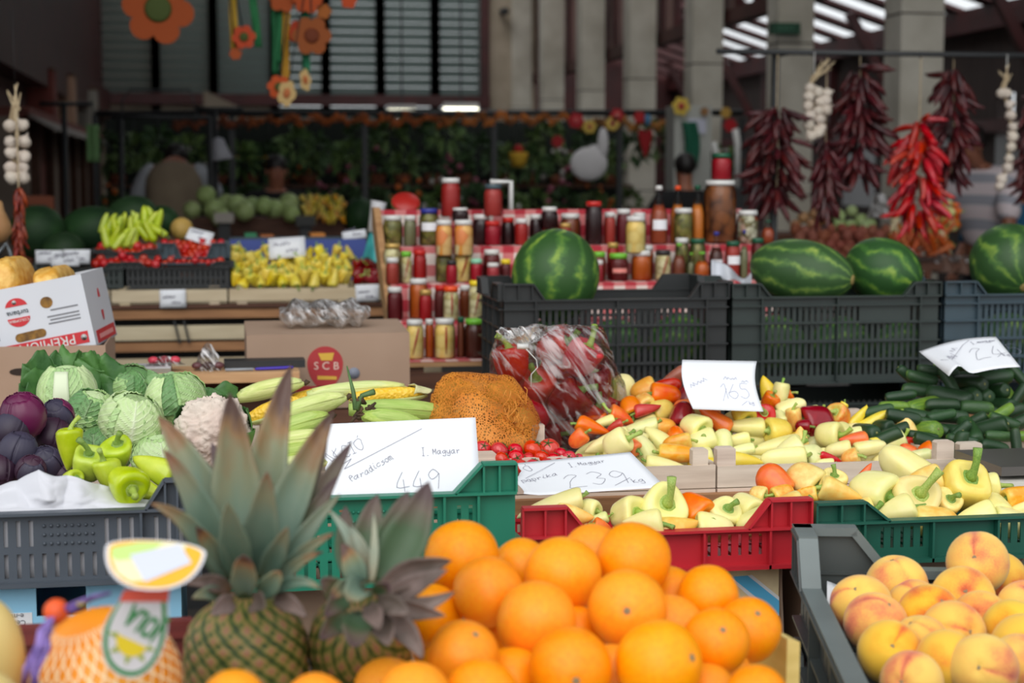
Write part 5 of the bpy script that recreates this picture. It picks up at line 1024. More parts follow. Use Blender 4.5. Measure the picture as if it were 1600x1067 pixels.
corn('corn cob in pale husk at the back beside the cauliflower', (372, 622), (478, 600), 30, 3.22, 'husk'); corn('corn cob showing yellow kernels beside the cauliflower', (388, 655), (470, 622), 30, 3.15, 'bare'); corn('corn cob with bare yellow kernels under the printed box emblem', (440, 632), (520, 610), 26, 3.24, 'bare'); corn('pale green cob behind the tallest pineapple leaf', (430, 655), (545, 622), 34, 3.12, 'husk', m_husk); corn('green-husked cob above the torn sheet corner', (420, 682), (520, 652), 34, 3.07, 'husk', m_huskg); corn('light cob third from the bottom behind the pineapple crown', (410, 700), (515, 684), 32, 3.04, 'husk', m_husk); corn('light cob second from the bottom behind the pineapple crown', (405, 720), (515, 703), 30, 3.02, 'husk', m_huskg)
corn('lowest corn cob behind the pineapple crown', (400, 738), (515, 724), 30, 3.0, 'husk', m_husk); corn('peeled corn cob with yellow kernels below the printed box', (545, 622), (672, 612), 26, 3.2, 'peel'); corn('green-husked cob in front, beside the orange net bag', (545, 640), (712, 650), 34, 3.1, 'husk', m_huskg); corn('pale cob at the very back below the printed box', (480, 618), (640, 607), 26, 3.22, 'husk'); corn('cob with dark dried silk just above the price sheet', (660, 668), (560, 652), 34, 3.03, 'husk', m_huskg); corn('corn cob hidden behind the price sheet', (520, 690), (690, 690), 34, 3.1, 'husk'); corn('lower corn cob hidden behind the price sheet', (520, 720), (690, 720), 34, 3.08, 'husk')
b = MB(); b.tube([P(556, 640, 3.02), P(552, 612, 3.03), P(542, 572, 3.06)], [.0055, .004, .0012], 6); b.tube([P(556, 640, 3.02), P(566, 618, 3.03), P(585, 612, 3.02)], [.006, .005, .006], 6)
o = ob('corn_stalk', (b, mat('green_stalk', (92, 126, 72), .6, (76, 104, 60), 30))); tag(o, 'thin green stalk sticking up from the corn cobs', 'stalk')
b = MB()
for k in range(14): 
    r = random.Random(k); p = P(565 + r.uniform(-14, 30), 628 + r.uniform(-12, 28), 3.03); b.tube([p, p + V((r.uniform(-.01, .01), -.004, r.uniform(-.01, .012))), p + V((r.uniform(-.02, .02), -.006, r.uniform(-.014, .01)))], [.003, .005, .002], 6)
o = ob('corn_silk', (b, m_silk)); tag(o, 'dark dried corn silk on the cobs above the price sheet', 'corn silk', kind='stuff')

# ---------------------------------------------------------------- bags, tomatoes, scale
def star(c, balls, n=56, m=36, pad=1.02, wr=.03, seed=0):
    """A skin stretched over a pack of balls: the rays from c to their convex hull."""
    from mathutils.bvhtree import BVHTree
    bm = bmesh.new()
    for p, r in balls:
        for i in range(7):
            for j in range(12): e = PI * (i / 6 - .5); a = PI * j / 6; bm.verts.new(p + V((math.cos(e) * math.cos(a), math.cos(e) * math.sin(a), math.sin(e))) * r)
    h = bmesh.ops.convex_hull(bm, input=bm.verts); bt = BVHTree.FromBMesh(bm)
    def rad(d):
        q = bt.ray_cast(c, d)[3]; k = c + d * 2; w = bt.ray_cast(k, -d)
        return (2 - w[3]) if w[3] is not None else .05
    def f(u, v):
        a = u * 2 * PI; e = (v - .5) * 3.1; d = V((math.cos(e) * math.cos(a), math.cos(e) * math.sin(a), math.sin(e)))
        return d * (rad(d) * pad * (1 + wr * noise.noise(d * 5 + V((seed, 0, 0))) + wr * .6 * noise.noise(d * 12)))
    r = MB().grid(f, n, m); bm.free(); return r
def _onet():
    x = N('orange_net_bag'); v = x.n('TexVoronoi', feature='DISTANCE_TO_EDGE'); v.inputs['Scale'].default_value = 230; mp = x.co('Object', (1, 1, .6)); x.l(mp, v.inputs[0])
    f = x.math('LESS_THAN', x.math('ADD', v.outputs[0], x.math('MULTIPLY', x.math('SUBTRACT', x.noise(16), .5), .1)), .17); t = x.n('BsdfTransparent'); mx = x.n('MixShader'); x.l(f, mx.inputs[0]); x.l(t.outputs[0], mx.inputs[1])
    x.fin(x.ramp(x.noise(14, None, 4), [(.3, (222, 140, 46)), (.7, (196, 108, 26))]), .6); x.l(x.b.outputs[0], mx.inputs[2]); x.l(mx.outputs[0], x.out.inputs[0]); return x.m
m_onet = _onet(); m_pot = mat('potato_skin', (222, 176, 76), .6, (204, 150, 60), 7, bump=.15, bscale=60, var=.07)
pts = [(715, 625, 32, 3.12), (745, 618, 30, 3.16), (780, 625, 30, 3.14), (705, 650, 28, 3.1), (740, 650, 34, 3.06), (775, 655, 30, 3.08), (735, 682, 26, 3.05), (768, 686, 28, 3.02), (800, 690, 26, 3.02), (805, 655, 26, 3.1), (790, 668, 24, 3.04)]
its = [dict(p=P(px, py, Y), a=V((1, 0, 0)), h=.006, r=r * mpp(px, py, Y) * .92, px=px, py=py) for px, py, r, Y in pts]
relax(its, 12, ZC + .004)
for k, it in enumerate(its):
    o = ob('potato', (MB().ball((0, 0, 0), it['r'], 18, 12, 0, (1.15, 1, .95)), m_pot), None, it['p'], (0, 0, k)); tag(o, ['yellow potato at the foot of the net bag by the bagged red peppers', 'yellow potato seen at the foot of the net, above the tomatoes'][k == 7] if k in (7, 8) else 'potato seen only dimly through the orange net', 'potato', 'potatoes in the orange net bag')
c = P(750, 650, 3.1); mb = star(c, [(it['p'], it['r'] * 1.05) for it in its], 48, 30, 1.09, .06)
o = ob('net_bag', (mb, m_onet), None, c); tag(o, 'orange net bag of potatoes between the corn and the bagged red peppers', 'net bag')
b = MB()
for k in range(26):
    r = random.Random(k); px, py = 786 + r.uniform(0, 30), 610 + r.uniform(0, 50); b.tube([P(px + r.uniform(-9, 9), py + r.uniform(-9, 9) + 7 * f, 3.0 - .01 * (k % 3)) - c for f in range(4)], .0011, 4)
part('loose_net', b, mat('loose_thread', (214, 136, 44), .6), o)
# the clear bag of red peppers
def _film(name, tint, k=.16, rough=.12, sc=14):
    x = N(name); g = x.n('BsdfGlossy'); g.inputs['Roughness'].default_value = rough; g.inputs[0].default_value = (1, 1, 1, 1); t = x.n('BsdfTransparent'); t.inputs[0].default_value = (*lin(tint), 1); d = x.n('BsdfDiffuse'); d.inputs[0].default_value = (.9, .9, .92, 1)
    nz = x.n('TexNoise'); nz.inputs['Scale'].default_value = sc; nz.inputs['Detail'].default_value = 3; nz.inputs['Distortion'].default_value = 1.5; vr = x.n('VectorRotate'); vr.inputs['Angle'].default_value = .7; vr.inputs['Axis'].default_value = (0, 1, 0); x.l(x.co(), vr.inputs['Vector']); mp2 = x.n('Mapping'); mp2.inputs['Scale'].default_value = (2.6, 1, .5); x.l(vr.outputs[0], mp2.inputs[0]); x.l(mp2.outputs[0], nz.inputs['Vector'])
    b_ = x.n('Bump'); b_.inputs['Strength'].default_value = 1; b_.inputs['Distance'].default_value = .02; x.l(nz.outputs[0], b_.inputs['Height']); x.l(b_.outputs[0], g.inputs['Normal'])
    fr = x.n('Fresnel'); fr.inputs[0].default_value = 1.5; x.l(b_.outputs[0], fr.inputs['Normal'])
    f2 = x.math('MULTIPLY', fr.outputs[0], .7); wr = x.ramp(nz.outputs[0], [(.5, (34, 34, 34)), (.66, (255, 255, 255))]); a = x.n('MixShader'); x.l(x.math('MULTIPLY', wr, k), a.inputs[0]); x.l(t.outputs[0], a.inputs[1]); x.l(d.outputs[0], a.inputs[2])
    c_ = x.n('MixShader'); x.l(f2, c_.inputs[0]); x.l(a.outputs[0], c_.inputs[1]); x.l(g.outputs[0], c_.inputs[2]); x.l(c_.outputs[0], x.out.inputs[0]); return x.m
m_film = _film('clear_bag_film', (255, 250, 252), .5, .14, 13); m_film2 = _film('crinkled_clear_film', (240, 238, 235), .85, .3, 26)
rp = [(800, 575, 56, 46, 100, .2, 'rd', 'b'), (868, 545, 54, 46, 20, .4, 'rd', 'b'), (905, 560, 54, 46, 60, .3, 'rd', 'b'), (832, 615, 60, 50, 90, .6, 'rd', 'b'), (885, 580, 56, 50, 120, .4, 'rd', 'b'), (890, 630, 60, 50, 40, .2, 'dr', 'b'), (930, 610, 56, 46, 100, .3, 'dr', 'b'), (830, 645, 54, 42, 160, .1, 'rd', 'b'), (870, 665, 58, 40, 0, .1, 'rd', 'b'), (920, 650, 54, 44, 60, .2, 'rd', 'b'), (945, 635, 40, 36, 60, .2, 'rd', 'b'), (850, 680, 54, 36, 10, .1, 'dr', 'b'), (900, 680, 54, 36, 10, .1, 'dr', 'b'), (800, 610, 50, 44, 90, .1, 'dr', 'b'), (850, 600, 50, 50, 90, 0, 'dr', 'b'), (880, 640, 50, 50, 90, 0, 'dr', 'b')]
pit = heap_peppers(rp, lambda x, y: 3.30 - (x % 3) * .02 + (.12 if (x, y) in ((850, 600), (880, 640)) else 0), ('in the clear bag', 'from the orange net bag', 'in the clear bag'), 'red peppers in the clear bag', ZC + .01, 1.2, iters=10)
c = P(868, 612, 3.32); mb = star(c, [(it['p'], it['w'] * .54) for it in pit] + [(it['p'] + it['a'] * it['l'] * q_, it['w'] * w_) for it in pit for q_, w_ in ((.5, .34), (.72, .2), (-.35, .4))] + [(P(812, 546, 3.15), .012)], 64, 40, 1.06, .05)
o = ob('plastic_bag', (mb, m_film), None, c); tag(o, 'tied clear plastic bag full of red peppers', 'plastic bag')
b = MB()
for k in range(7):
    a0 = k * .9; tp = P(815 + 30 * math.cos(a0) * (1 if k % 2 else .7), 520 + 8 * math.sin(a0 * 2), 3.14 + .02 * math.sin(a0)); kn = P(816, 541, 3.13)
    b.grid(lambda u, v: kn.lerp(tp, u) + RGT * ((v - .5) * .05 * u ** .6) + V((0, .008 * math.sin(v * 9 + k) * u, .004 * math.sin(v * 12 + k) * u)) - c, 5, 8)
for k in range(0):
    an = PI * (1.05 + .11 * k); tp = P(822 + 62 * math.cos(an) * 1.0, 545 - 40 * math.sin(an) * 1.0, 3.215 + .01 * (k % 3)); kn = P(816, 541, 3.23)
    b.grid(lambda u, v: kn.lerp(tp, u) + RGT * ((v - .5) * .03 * (u + .1)) + V((0, -.004 * math.sin(v * PI), 0)) - c, 5, 4)
part('gathered_neck', b, m_film2, o)
b = MB(); b.tube([P(x, y, 3.11) - c for x, y in ((822, 545), (838, 562), (840, 574), (830, 585), (830, 604))], .0009, 5); b.tube([P(808, 541, 3.13) - c, P(825, 541, 3.13) - c], .006, 7); part('tie', b, m_white, o)
# tomatoes
m_tom = mat('tomato_skin', (214, 30, 16), .18, (200, 24, 14), 5, var=.06, coat=.4); m_calyx = mat('tomato_calyx', (70, 96, 40), .6)
tme = MB().lathe([(max(math.sin(PI * k / 16), .03) * .5, math.cos(PI * k / 16) * .42 - (.05 if k < 1 else 0)) for k in range(17)], 22, 0, None, lambda a, t: 1 + .03 * math.cos(5 * a) * (1 - t)).mesh('tomato', m_tom)
cb_ = MB()
for k in range(5): a = k * 1.257; cb_.tube([V((0, 0, .40)), V((.14 * math.cos(a), .14 * math.sin(a), .425)), V((.27 * math.cos(a), .27 * math.sin(a), .40))], [.035, .03, .008], 5)
cb_.tube([V((0, 0, .4)), V((.02, 0, .5))], [.03, .025], 5); cme = cb_.mesh('calyx', m_calyx)
tz = [(440, 930, 110), (560, 955, 120), (660, 955, 110), (812, 945, 130), (912, 935, 140), (1000, 975, 90), (572, 1010, 100), (690, 1005, 110), (765, 1005, 90), (870, 1005, 100), (950, 1005, 90), (1060, 995, 90), (1130, 1000, 60), (500, 1000, 100), (620, 1050, 100), (800, 1050, 100), (900, 1050, 100), (1000, 1050, 100), (720, 1060, 100)]
its = [dict(p=P(660 + x / 4.64, 500 + y / 4.64, 2.94 - (y - 940) * .0004), a=V((0, 0, 1)), h=.0005, r=d / 4.64 / 1.75 * mpp(800, 700, 2.93), px=660 + x / 4.64, py=500 + y / 4.64) for x, y, d in tz]
relax(its, 15, ZC + .006)
for k, it in enumerate(its):
    ax = V((R.uniform(-.8, .8), R.uniform(-1, .2), R.uniform(.1, 1))).normalized(); o = ob('tomato', tme, None, it['p'], quat(ax, k), it['r'] * 2); ob('calyx', cme, o); it['o'] = o
label_heap(its, ('behind the green crate', 'from the sheet', 'in the crate'), 'tomatoes in the wooden crate', 'tomato', lambda q: 'red tomato', 9, 722)
# weighing scale at the edge
a = P(1556, 770, 2.72); t = thing('weighing_scale', 'steel-topped weighing scale at the end of the pepper crates', 'scale', (a.x, 2.665, ZC))
hz = P(1575, 733, 2.72).z - ZC
part('body', MB().box(-.025, 0, 0, .4, .2, hz - .012), mat('ivory_enamel', (216, 212, 202), .4), t); part('pan', MB().box(-.012, .012, hz - .004, .4, .2, hz + .012), mat('brushed_steel', (120, 116, 112), .35, metal=.7), t); part('plinth', MB().box(-.02, 0, ZB - ZC - .003, .4, .16, -.0), m_dark, t)
# ================================================================ melon crates
def _melon():
    x = N('watermelon_rind'); tc = x.n('TexCoord'); sx = x.n('SeparateXYZ'); x.l(tc.outputs['Object'], sx.inputs[0])
    an = x.math('ARCTAN2', sx.outputs[1], sx.outputs[0]); n1 = x.noise(9, x.co('Object', (1, 1, 1.4)), 4, .65)
    w = x.math('SINE', x.math('ADD', x.math('MULTIPLY', an, 10), x.math('MULTIPLY', x.math('SUBTRACT', n1, .5), 11)))
    f = x.math('ADD', x.math('MULTIPLY', w, .5), x.math('MULTIPLY', x.math('SUBTRACT', x.noise(22, None, 4), .5), 1.3))
    col = x.ramp(x.math('ADD', x.math('MULTIPLY', f, .5), .5), [(.45, (50, 82, 44)), (.68, (70, 108, 54)), (.82, (120, 150, 66)), (1, (184, 192, 104))]); return x.fin(x.vary(col, .01, .12), .45, .3)
m_wm = _melon()
m_wmd = mat('dark_watermelon_rind', (44, 74, 40), .55, (30, 52, 32), 12, (1, 1, .3), var=.1, spec=.2)
def watermelon(lab, px, py, rx, rz, Y, ang, tilt, spin=0, small=False, m=None):
    s = mpp(px, py, Y); o = ob('watermelon', (MB().ball((0, 0, 0), 1, 30, 20, 0, (rx * s, rx * s, rz * s)), m or m_wm), None, P(px, py, Y), quat(axis_px(ang, tilt), spin)); tag(o, lab, 'watermelon', 'watermelons')
    if not small: part('blossom_scar', MB().lathe([(.002, rz * s * 1.005), (.012, rz * s * 1.0), (.016, rz * s * .985)], 10), mat('melon_scar', (150, 130, 76), .7), o)
    return o
YM = 4.3; zm = P(960, 606, YM).z; zlow = zm - .262
t = thing('crate_stand', 'dark low stand under the stacked melon crates', 'stand', (0, YM, 0)); x0, x1 = P(775, 600, YM).x, P(1850, 600, YM).x
part('top_board', MB().box(x0, -.01, zlow - .03, x1, .37, zlow), m_wood3, t)
for x in (x0 + .02, x1 - .1): part('leg', MB().box(x, .05, 0, x + .08, .13, zlow - .03), m_wood3, t)
def mcrate(a, b, m, lab, ear):
    X0, X1 = P(a, 540, YM).x, P(b, 540, YM).x; W = X1 - X0; sc = mpp((a + b) / 2, 500, YM)
    kw = dict(rotz=0, w=W, d=.36, h=.238, ear=ear, earw=W * .13, slope=.03, m=m, rows=[(.022, .058), (.068, .11), (.12, .162), (.17, .21)], sw=.0075, gw=.0098, skips=[(-W, -W / 2 + W * .15), (W / 2 - W * .1, W)] + ([(W / 2 - W * .37, W / 2 - W * .14, 3)] if m is m_pblack2 else []), ribs=[-W * .36, 0, W * .4], hr=(.064, .115, .166, .214), group='tall melon crates')
    c = crate('melon_crate', lab, 'crate', loc=((X0 + X1) / 2, YM, zm), **kw)
    kw['h'] = .205; kw['rows'] = kw['rows'][:3]; kw['hr'] = kw['hr'][:3]; kw['ear'] = .05
    crate('melon_crate', 'lower crate under the ' + lab, 'crate', loc=((X0 + X1) / 2, YM + .005, zlow), **kw)
mcrate(786, 1136, m_pblack, 'black melon crate behind the bagged peppers', .042); mcrate(1142, 1466, m_pblack2, 'dusty black-green crate with two melons', .036); mcrate(1473, 1830, m_pblue, 'blue-grey melon crate at the end of the row', .036)
watermelon('watermelon standing on end in the black crate, yellow patch low', 868, 430, 69, 73, 4.48, 80, -.1, 2.1); watermelon('pale striped watermelon lying in the dusty crate, scar facing out', 1252, 424, 50, 84, 4.48, -12, .45, .3); watermelon('dark watermelon leaning on the pale striped one', 1380, 424, 52, 62, 4.52, -25, .4, 1.0); watermelon('watermelon in the blue-grey crate with its scar facing out', 1578, 412, 62, 66, 4.48, -80, .8, .5)
for (px, py, r) in ((862, 540, 44), (1062, 538, 48), (960, 540, 42), (1210, 538, 46), (1312, 540, 46), (1406, 542, 40), (1572, 535, 48)): watermelon('watermelon deep in a melon crate, seen only through the slots', px, py, r, r * 1.05, 4.48, 20, .3, px, True)
b = MB(); b.grid(lambda u, v: P(1112 + 62 * u, 440 - 36 * v * (.6 + .4 * math.sin(u * 5 + 1)) + 4 * math.sin(u * 9), 4.66 + .02 * math.sin(u * 11) + .05 * v), 14, 8, th=.001)
o = ob('plastic_wrap', (b, mat('white_film', (200, 204, 212), .35))); tag(o, 'crumpled white plastic between the jars and the pale striped melon', 'plastic')

# ================================================================ preserves on a stepped stand
def _ging():
    x = N('gingham_cloth'); c = x.n('TexChecker'); c.inputs['Scale'].default_value = 1; sx = x.n('SeparateXYZ'); x.l(x.n('TexCoord').outputs['Object'], sx.inputs[0]); sq = .036
    fx = x.math('GREATER_THAN', x.math('FRACT', x.math('DIVIDE', sx.outputs[0], sq * 2)), .5); fz = x.math('GREATER_THAN', x.math('FRACT', x.math('DIVIDE', x.math('SUBTRACT', sx.outputs[2], sx.outputs[1]), sq * 2)), .5)
    return x.fin(x.ramp(x.math('MULTIPLY', x.math('ADD', fx, fz), .5), [(.2, (226, 214, 206)), (.5, (206, 120, 120)), (.8, (178, 44, 58))]), .8)
m_ging = _ging(); m_shelf = mat('pine_board', (178, 138, 96), .6, (156, 116, 78), 5, (1, 10, 10))
ROWS = [('top', 385, 5.26), ('second', 443, 5.09), ('third', 500, 4.92), ('bottom', 562, 4.75)]
xl, xr = P(604, 450, 5.0).x, P(1222, 450, 5.0).x
st = thing('display_stand', 'stepped stand with red gingham holding the jars of preserves', 'stand', (xl, 4.7, 0))
zr = [P(800, y, Y).z for _, y, Y in ROWS]; ztop = P(800, 328, 5.45).z
for k, (nm, y, Y) in enumerate(ROWS):
    part('shelf_board', MB().box(.02, Y - 4.7 - .02, zr[k] - .014, xr - xl, Y - 4.7 + .17, zr[k]), m_shelf, st)
    up = zr[k - 1] if k else ztop; yb = (ROWS[k - 1][2] if k else 5.45) - 4.7 - .022
    part('gingham_cloth', MB().box(.02, yb - .003, zr[k], xr - xl, yb, up + .002), m_ging, st)
    part('gingham_runner', MB().box(.02, Y - 4.7 - .021, zr[k], xr - xl, yb, zr[k] + .0015), m_ging, st)
part('side_board', MB().add([(0, .0, zr[3] - .1), (0, .12, zr[3] - .1), (0, .77, ztop - .05), (0, .77, ztop + .01), (0, .70, ztop + .01), (.021, .0, zr[3] - .1), (.021, .12, zr[3] - .1), (.021, .77, ztop - .05), (.021, .77, ztop + .01), (.021, .70, ztop + .01)], [(4, 3, 2, 1, 0), (5, 6, 7, 8, 9), (0, 1, 6, 5), (1, 2, 7, 6), (2, 3, 8, 7), (3, 4, 9, 8), (4, 0, 5, 9)], smooth=False), m_shelf, st)
part('front_rail', MB().box(0, .0, zr[3] - .075, xr - xl, .03, zr[3] - .03), m_wood3, st)
for x in (.03, xr - xl - .06): part('leg', MB().box(x, .6, 0, x + .05, .66, zr[0]), m_wood3, st); part('leg', MB().box(x, .04, 0, x + .05, .1, zr[3] - .014), m_wood3, st)
def _glass():
    x = N('jar_glass'); g = x.n('BsdfGlossy'); g.inputs['Roughness'].default_value = .04; t = x.n('BsdfTransparent'); t.inputs[0].default_value = (.96, .97, .97, 1); f = x.n('Fresnel'); f.inputs[0].default_value = 1.18; s = x.n('MixShader'); x.l(f.outputs[0], s.inputs[0]); x.l(t.outputs[0], s.inputs[1]); x.l(g.outputs[0], s.inputs[2]); x.l(s.outputs[0], x.out.inputs[0]); return x.m
m_glass = _glass()
def chunk(name, cols, sc=60, dark=(90, 70, 40)):
    x = N(name); v = x.n('TexVoronoi'); v.inputs['Scale'].default_value = sc; x.l(x.co(), v.inputs[0]); sp = x.n('SeparateColor'); x.l(v.outputs[1], sp.inputs[0])
    col = x.ramp(sp.outputs[0], [((k + .5) / len(cols), c) for k, c in enumerate(cols)]); col = x.mix(x.ramp(v.outputs[0], [(.45, (0, 0, 0)), (.95, (255, 255, 255))]), col, dark); x.bump(v.outputs[0], -.4, .004); return x.fin(col, .4)
CON = {'rd': (mat('red_puree', (164, 14, 14), .5, var=.08), 'red'), 'dr': (mat('dark_red_jam', (92, 10, 12), .5, var=.08), 'dark red'), 'dk': (mat('dark_jam', (44, 20, 22), .3), 'nearly black'), 'am': (mat('amber_jam', (190, 92, 26), .35, (170, 70, 18), 12), 'amber'), 'br': (mat('brown_syrup', (116, 52, 30), .35, var=.08), 'brown'), 'hn': (mat('dark_honey', (72, 32, 22), .3), 'dark honey'), 'ol': (chunk('olive_pickles', [(120, 116, 50), (92, 96, 44), (150, 136, 72), (70, 76, 36)]), 'olive pickle'), 'cr': (chunk('cream_pickles', [(222, 212, 160), (206, 196, 140), (232, 224, 184), (190, 176, 110)], 52, (150, 130, 80)), 'cream pickle'), 'ow': (chunk('orange_white_pickles', [(238, 222, 170), (240, 170, 70), (236, 120, 40), (240, 226, 180)], 26, (200, 120, 40)), 'orange and white pickle'), 'gg': (mat('grey_green_brine', (124, 122, 88), .35, (100, 100, 66), 10), 'grey-green'), 'ye': (chunk('yellow_pickles', [(240, 224, 150), (244, 206, 110), (232, 214, 140)], 30, (210, 170, 70)), 'yellow pickle'), 'mx': (chunk('mixed_pickles', [(200, 196, 170), (110, 106, 60), (150, 60, 40), (220, 214, 190), (96, 90, 50)], 56), 'mixed pickle'), 'rb': (chunk('round_fruits', [(134, 78, 38), (96, 54, 30), (150, 88, 46)], 30, (50, 24, 14)), 'brown round fruit'), 'ju': (mat('orange_juice', (196, 112, 40), .35), 'orange juice'), 'jd': (mat('amber_juice', (150, 66, 36), .35), 'amber juice')}
LID = {'w': (m_white, 'white'), 'r': (mat('lid_red', (190, 34, 26), .4), 'red'), 'g': (mat('lid_green', (112, 186, 56), .4), 'green'), 'b': (mat('lid_blue', (44, 52, 140), .4), 'blue'), 'o': (mat('lid_orange', (232, 80, 30), .4), 'orange'), 'y': (mat('lid_yellow', (236, 208, 40), .4), 'yellow'), 'k': (mat('lid_black', (44, 42, 42), .4), 'black'), 'm': (mat('lid_mint', (140, 206, 172), .4), 'mint'), 'a': (mat('lid_gold', (196, 160, 90), .35, metal=.4), 'gold'), 'd': (mat('lid_dark_green', (22, 84, 58), .4), 'dark green'), 't': (mat('lid_teal', (66, 84, 92), .4), 'dark grey')}
def jar(xa, xb, yt, yb, row, con, lid, dep='f', extra='', base=None, bottle=False):
    if row is not None: nm, yy, Yr = ROWS[row]; Y = Yr + (.03 if dep == 'f' else .066 if dep == 'b' else min(dep, .07)); z = zr[row] + .002
    else: Y = dep; z = P((xa + xb) / 2, yb, Y).z
    if base is not None: z = base
    s = mpp((xa + xb) / 2, yb, Y); w = (xb - xa) * s; h = max((P(0, yt, Y).z - z), .03); x = P((xa + xb) / 2, yb, Y).x
    t = thing('bottle' if bottle else 'jar', '', 'bottle' if bottle else 'jar', (x, Y + w / 2, z)); r = w / 2; lm, ln = LID[lid]; cm, cn = CON[con]
    if bottle: pr = [(.34, .93), (.34, .80), (.42, .76), (.6, .68), (.88, .56), (1, .48), (1, .05), (.9, .0)]; lh = .075
    else: lh = min(.016 / h, .2); pr = [(.84, 1 - lh * .9), (.84, 1 - lh * 1.15), (.97, .9 - lh), (1, .82 - lh), (1, .06), (.92, .0)]
    part('glass_body', MB().lathe([(r * a, h * b) for a, b in pr], 20), m_glass, t)
    cp = [(a * .95, max(min(b, .93 if not bottle else .72) - .006, .012)) for a, b in pr]
    if bottle: cp = [(.6 * .93, .66)] + [(a * .94, max(b - .008, .012)) for a, b in pr[3:]]
    part('contents', MB().lathe([(r * a, h * b) for a, b in cp], 20), cm, t)
    lr = r * (.9 if not bottle else .4)
    part('lid', MB().lathe([(lr * .9, h), (lr, h * (1 - lh * .15)), (lr, h * (1 - lh)), (lr * .96, h * (1 - lh))], 20), lm, t)
    if 'p' in extra: part('red_pepper_strip', MB().tube([V((-r * .35 if 'd' in extra else 0, -r * .985, h * .12)), V((0, -r * 1.0, h * .45)), V((r * .35 if 'd' in extra else 0, -r * .985, h * .8))], [r * .06, r * .2, r * .12], 8, flat=.3), CON['rd'][0], t)
    if 'L' in extra:
        lz0, lz1 = (.4, .62) if not bottle else (.25, .42)
        part('paper_label', MB().grid(lambda u, v: V((r * 1.015 * math.sin((u - .5) * 1.9), -r * 1.015 * math.cos((u - .5) * 1.9), h * (lz0 + (lz1 - lz0) * v))), 10, 2), m_lblw, t)
    if 'K' in extra: part('paper_label', MB().grid(lambda u, v: V((r * 1.015 * math.sin((u - .5) * 1.6), -r * 1.015 * math.cos((u - .5) * 1.6), h * (.3 + .16 * v))), 10, 2), mat('label_pink', (224, 140, 130), .6), t)
    JARS.append((t, row, (xa + xb) / 2, cn + (' bottle' if bottle else ' jar') + ' with ' + ln + ' cap' * bottle + ' lid' * (not bottle) + (' and red pepper' if 'p' in extra else '') + (' and paper label' if 'L' in extra else ''), yb)); return t
JARS = []
for a in [
 (600, 631, 339, 386, 0, 'ol', 'w', 'f'), (632, 652, 339, 385, 0, 'gg', 'w', 'f'), (657, 688, 328, 385, 0, 'ol', 'b', 'b', 'L'), (740, 769, 338, 383, 0, 'dk', 'w', 'b'), (759, 784, 349, 390, 0, 'rd', 'r', 'f'), (785, 806, 343, 387, 0, 'dk', 'r', 'b'), (806, 827, 345, 388, 0, 'rd', 'w', 'f'), (829, 851, 338, 384, 0, 'dk', 'w', 'b'), (878, 911, 337, 380, 0, 'br', 'w', 'b'), (852, 876, 338, 384, 0, 'br', 'w', 'b'), (917, 944, 317, 378, 0, 'dk', 'r', 'f'), (945, 964, 335, 380, 0, 'rd', 'w', 'b'), (965, 989, 330, 380, 0, 'dr', 'w', 'b'), (991, 1012, 336, 380, 0, 'br', 'w', .12),
 (1056, 1087, 329, 378, 0, 'ol', 'w', 'f'), (1156, 1190, 333, 380, 0, 'mx', 'w', 'f'),
 (601, 629, 385, 440, 1, 'cr', 'a', 'b'), (604, 625, 408, 446, 1, 'rd', 'w', -.015), (627, 645, 398, 441, 1, 'cr', 'g', 'f', 'pd'), (647, 668, 396, 440, 1, 'rd', 'r', 'f'), (682, 709, 396, 441, 1, 'ol', 'w', 'b'), (711, 741, 396, 441, 1, 'ye', 'w', 'b', 'pd'), (698, 716, 413, 449, 1, 'rd', 'k', -.015), (736, 756, 411, 445, 1, 'rd', 'm', 'f'), (757, 784, 396, 440, 1, 'dr', 'w', 'b'), (762, 782, 418, 449, 1, 'rd', 'w', -.015), (783, 800, 412, 446, 1, 'dr', 'y', .02), (927, 949, 401, 449, 1, 'br', 'g', .05), (950, 969, 386, 440, 1, 'rd', 'a', 'b'), (954, 985, 404, 449, 1, 'dr', 'g', 'f', 'K'), (932, 944, 415, 450, 1, 'rd', 'w', -.02), (990, 1022, 400, 446, 1, 'am', 'w', 'f'), (1000, 1024, 391, 440, 1, 'am', 'w', .115), (1026, 1052, 399, 447, 1, 'cr', 'k', 'f', 'pd'), (1080, 1106, 380, 442, 1, 'ol', 'd', 'b'), (1057, 1079, 379, 440, 1, 'ol', 'w', .115), (1136, 1160, 385, 440, 1, 'rd', 'd', 'f', 'L'), (1176, 1197, 380, 440, 1, 'dr', 'd', 'f'),
 (606, 631, 456, 500, 2, 'dr', 'w', 'f'), (641, 671, 443, 498, 2, 'am', 'w', 'b'), (656, 677, 461, 503, 2, 'rd', 'a', -.02), (680, 700, 454, 498, 2, 'dr', 'r', 'b'), (694, 719, 456, 506, 2, 'cr', 'o', -.02, 'p'), (719, 737, 454, 498, 2, 'br', 'w', 'b'), (734, 758, 447, 506, 2, 'cr', 'y', -.02, 'pd'), (761, 782, 454, 498, 2, 'rd', 'w', 'f'), (783, 800, 456, 500, 2, 'dr', 'w', 'f'),
 (636, 664, 510, 560, 3, 'ye', 'w', 'f', 'pd'), (665, 679, 509, 560, 3, 'am', 'w', 'b', 'p'), (681, 714, 509, 561, 3, 'ye', 'w', 'f', 'p'), (715, 727, 506, 560, 3, 'br', 'd', 'b'), (728, 763, 510, 561, 3, 'hn', 'g', 'f'), (764, 782, 510, 560, 3, 'br', 'w', 'f'), (783, 810, 512, 560, 3, 'dr', 'w', 'f')]: jar(*a)
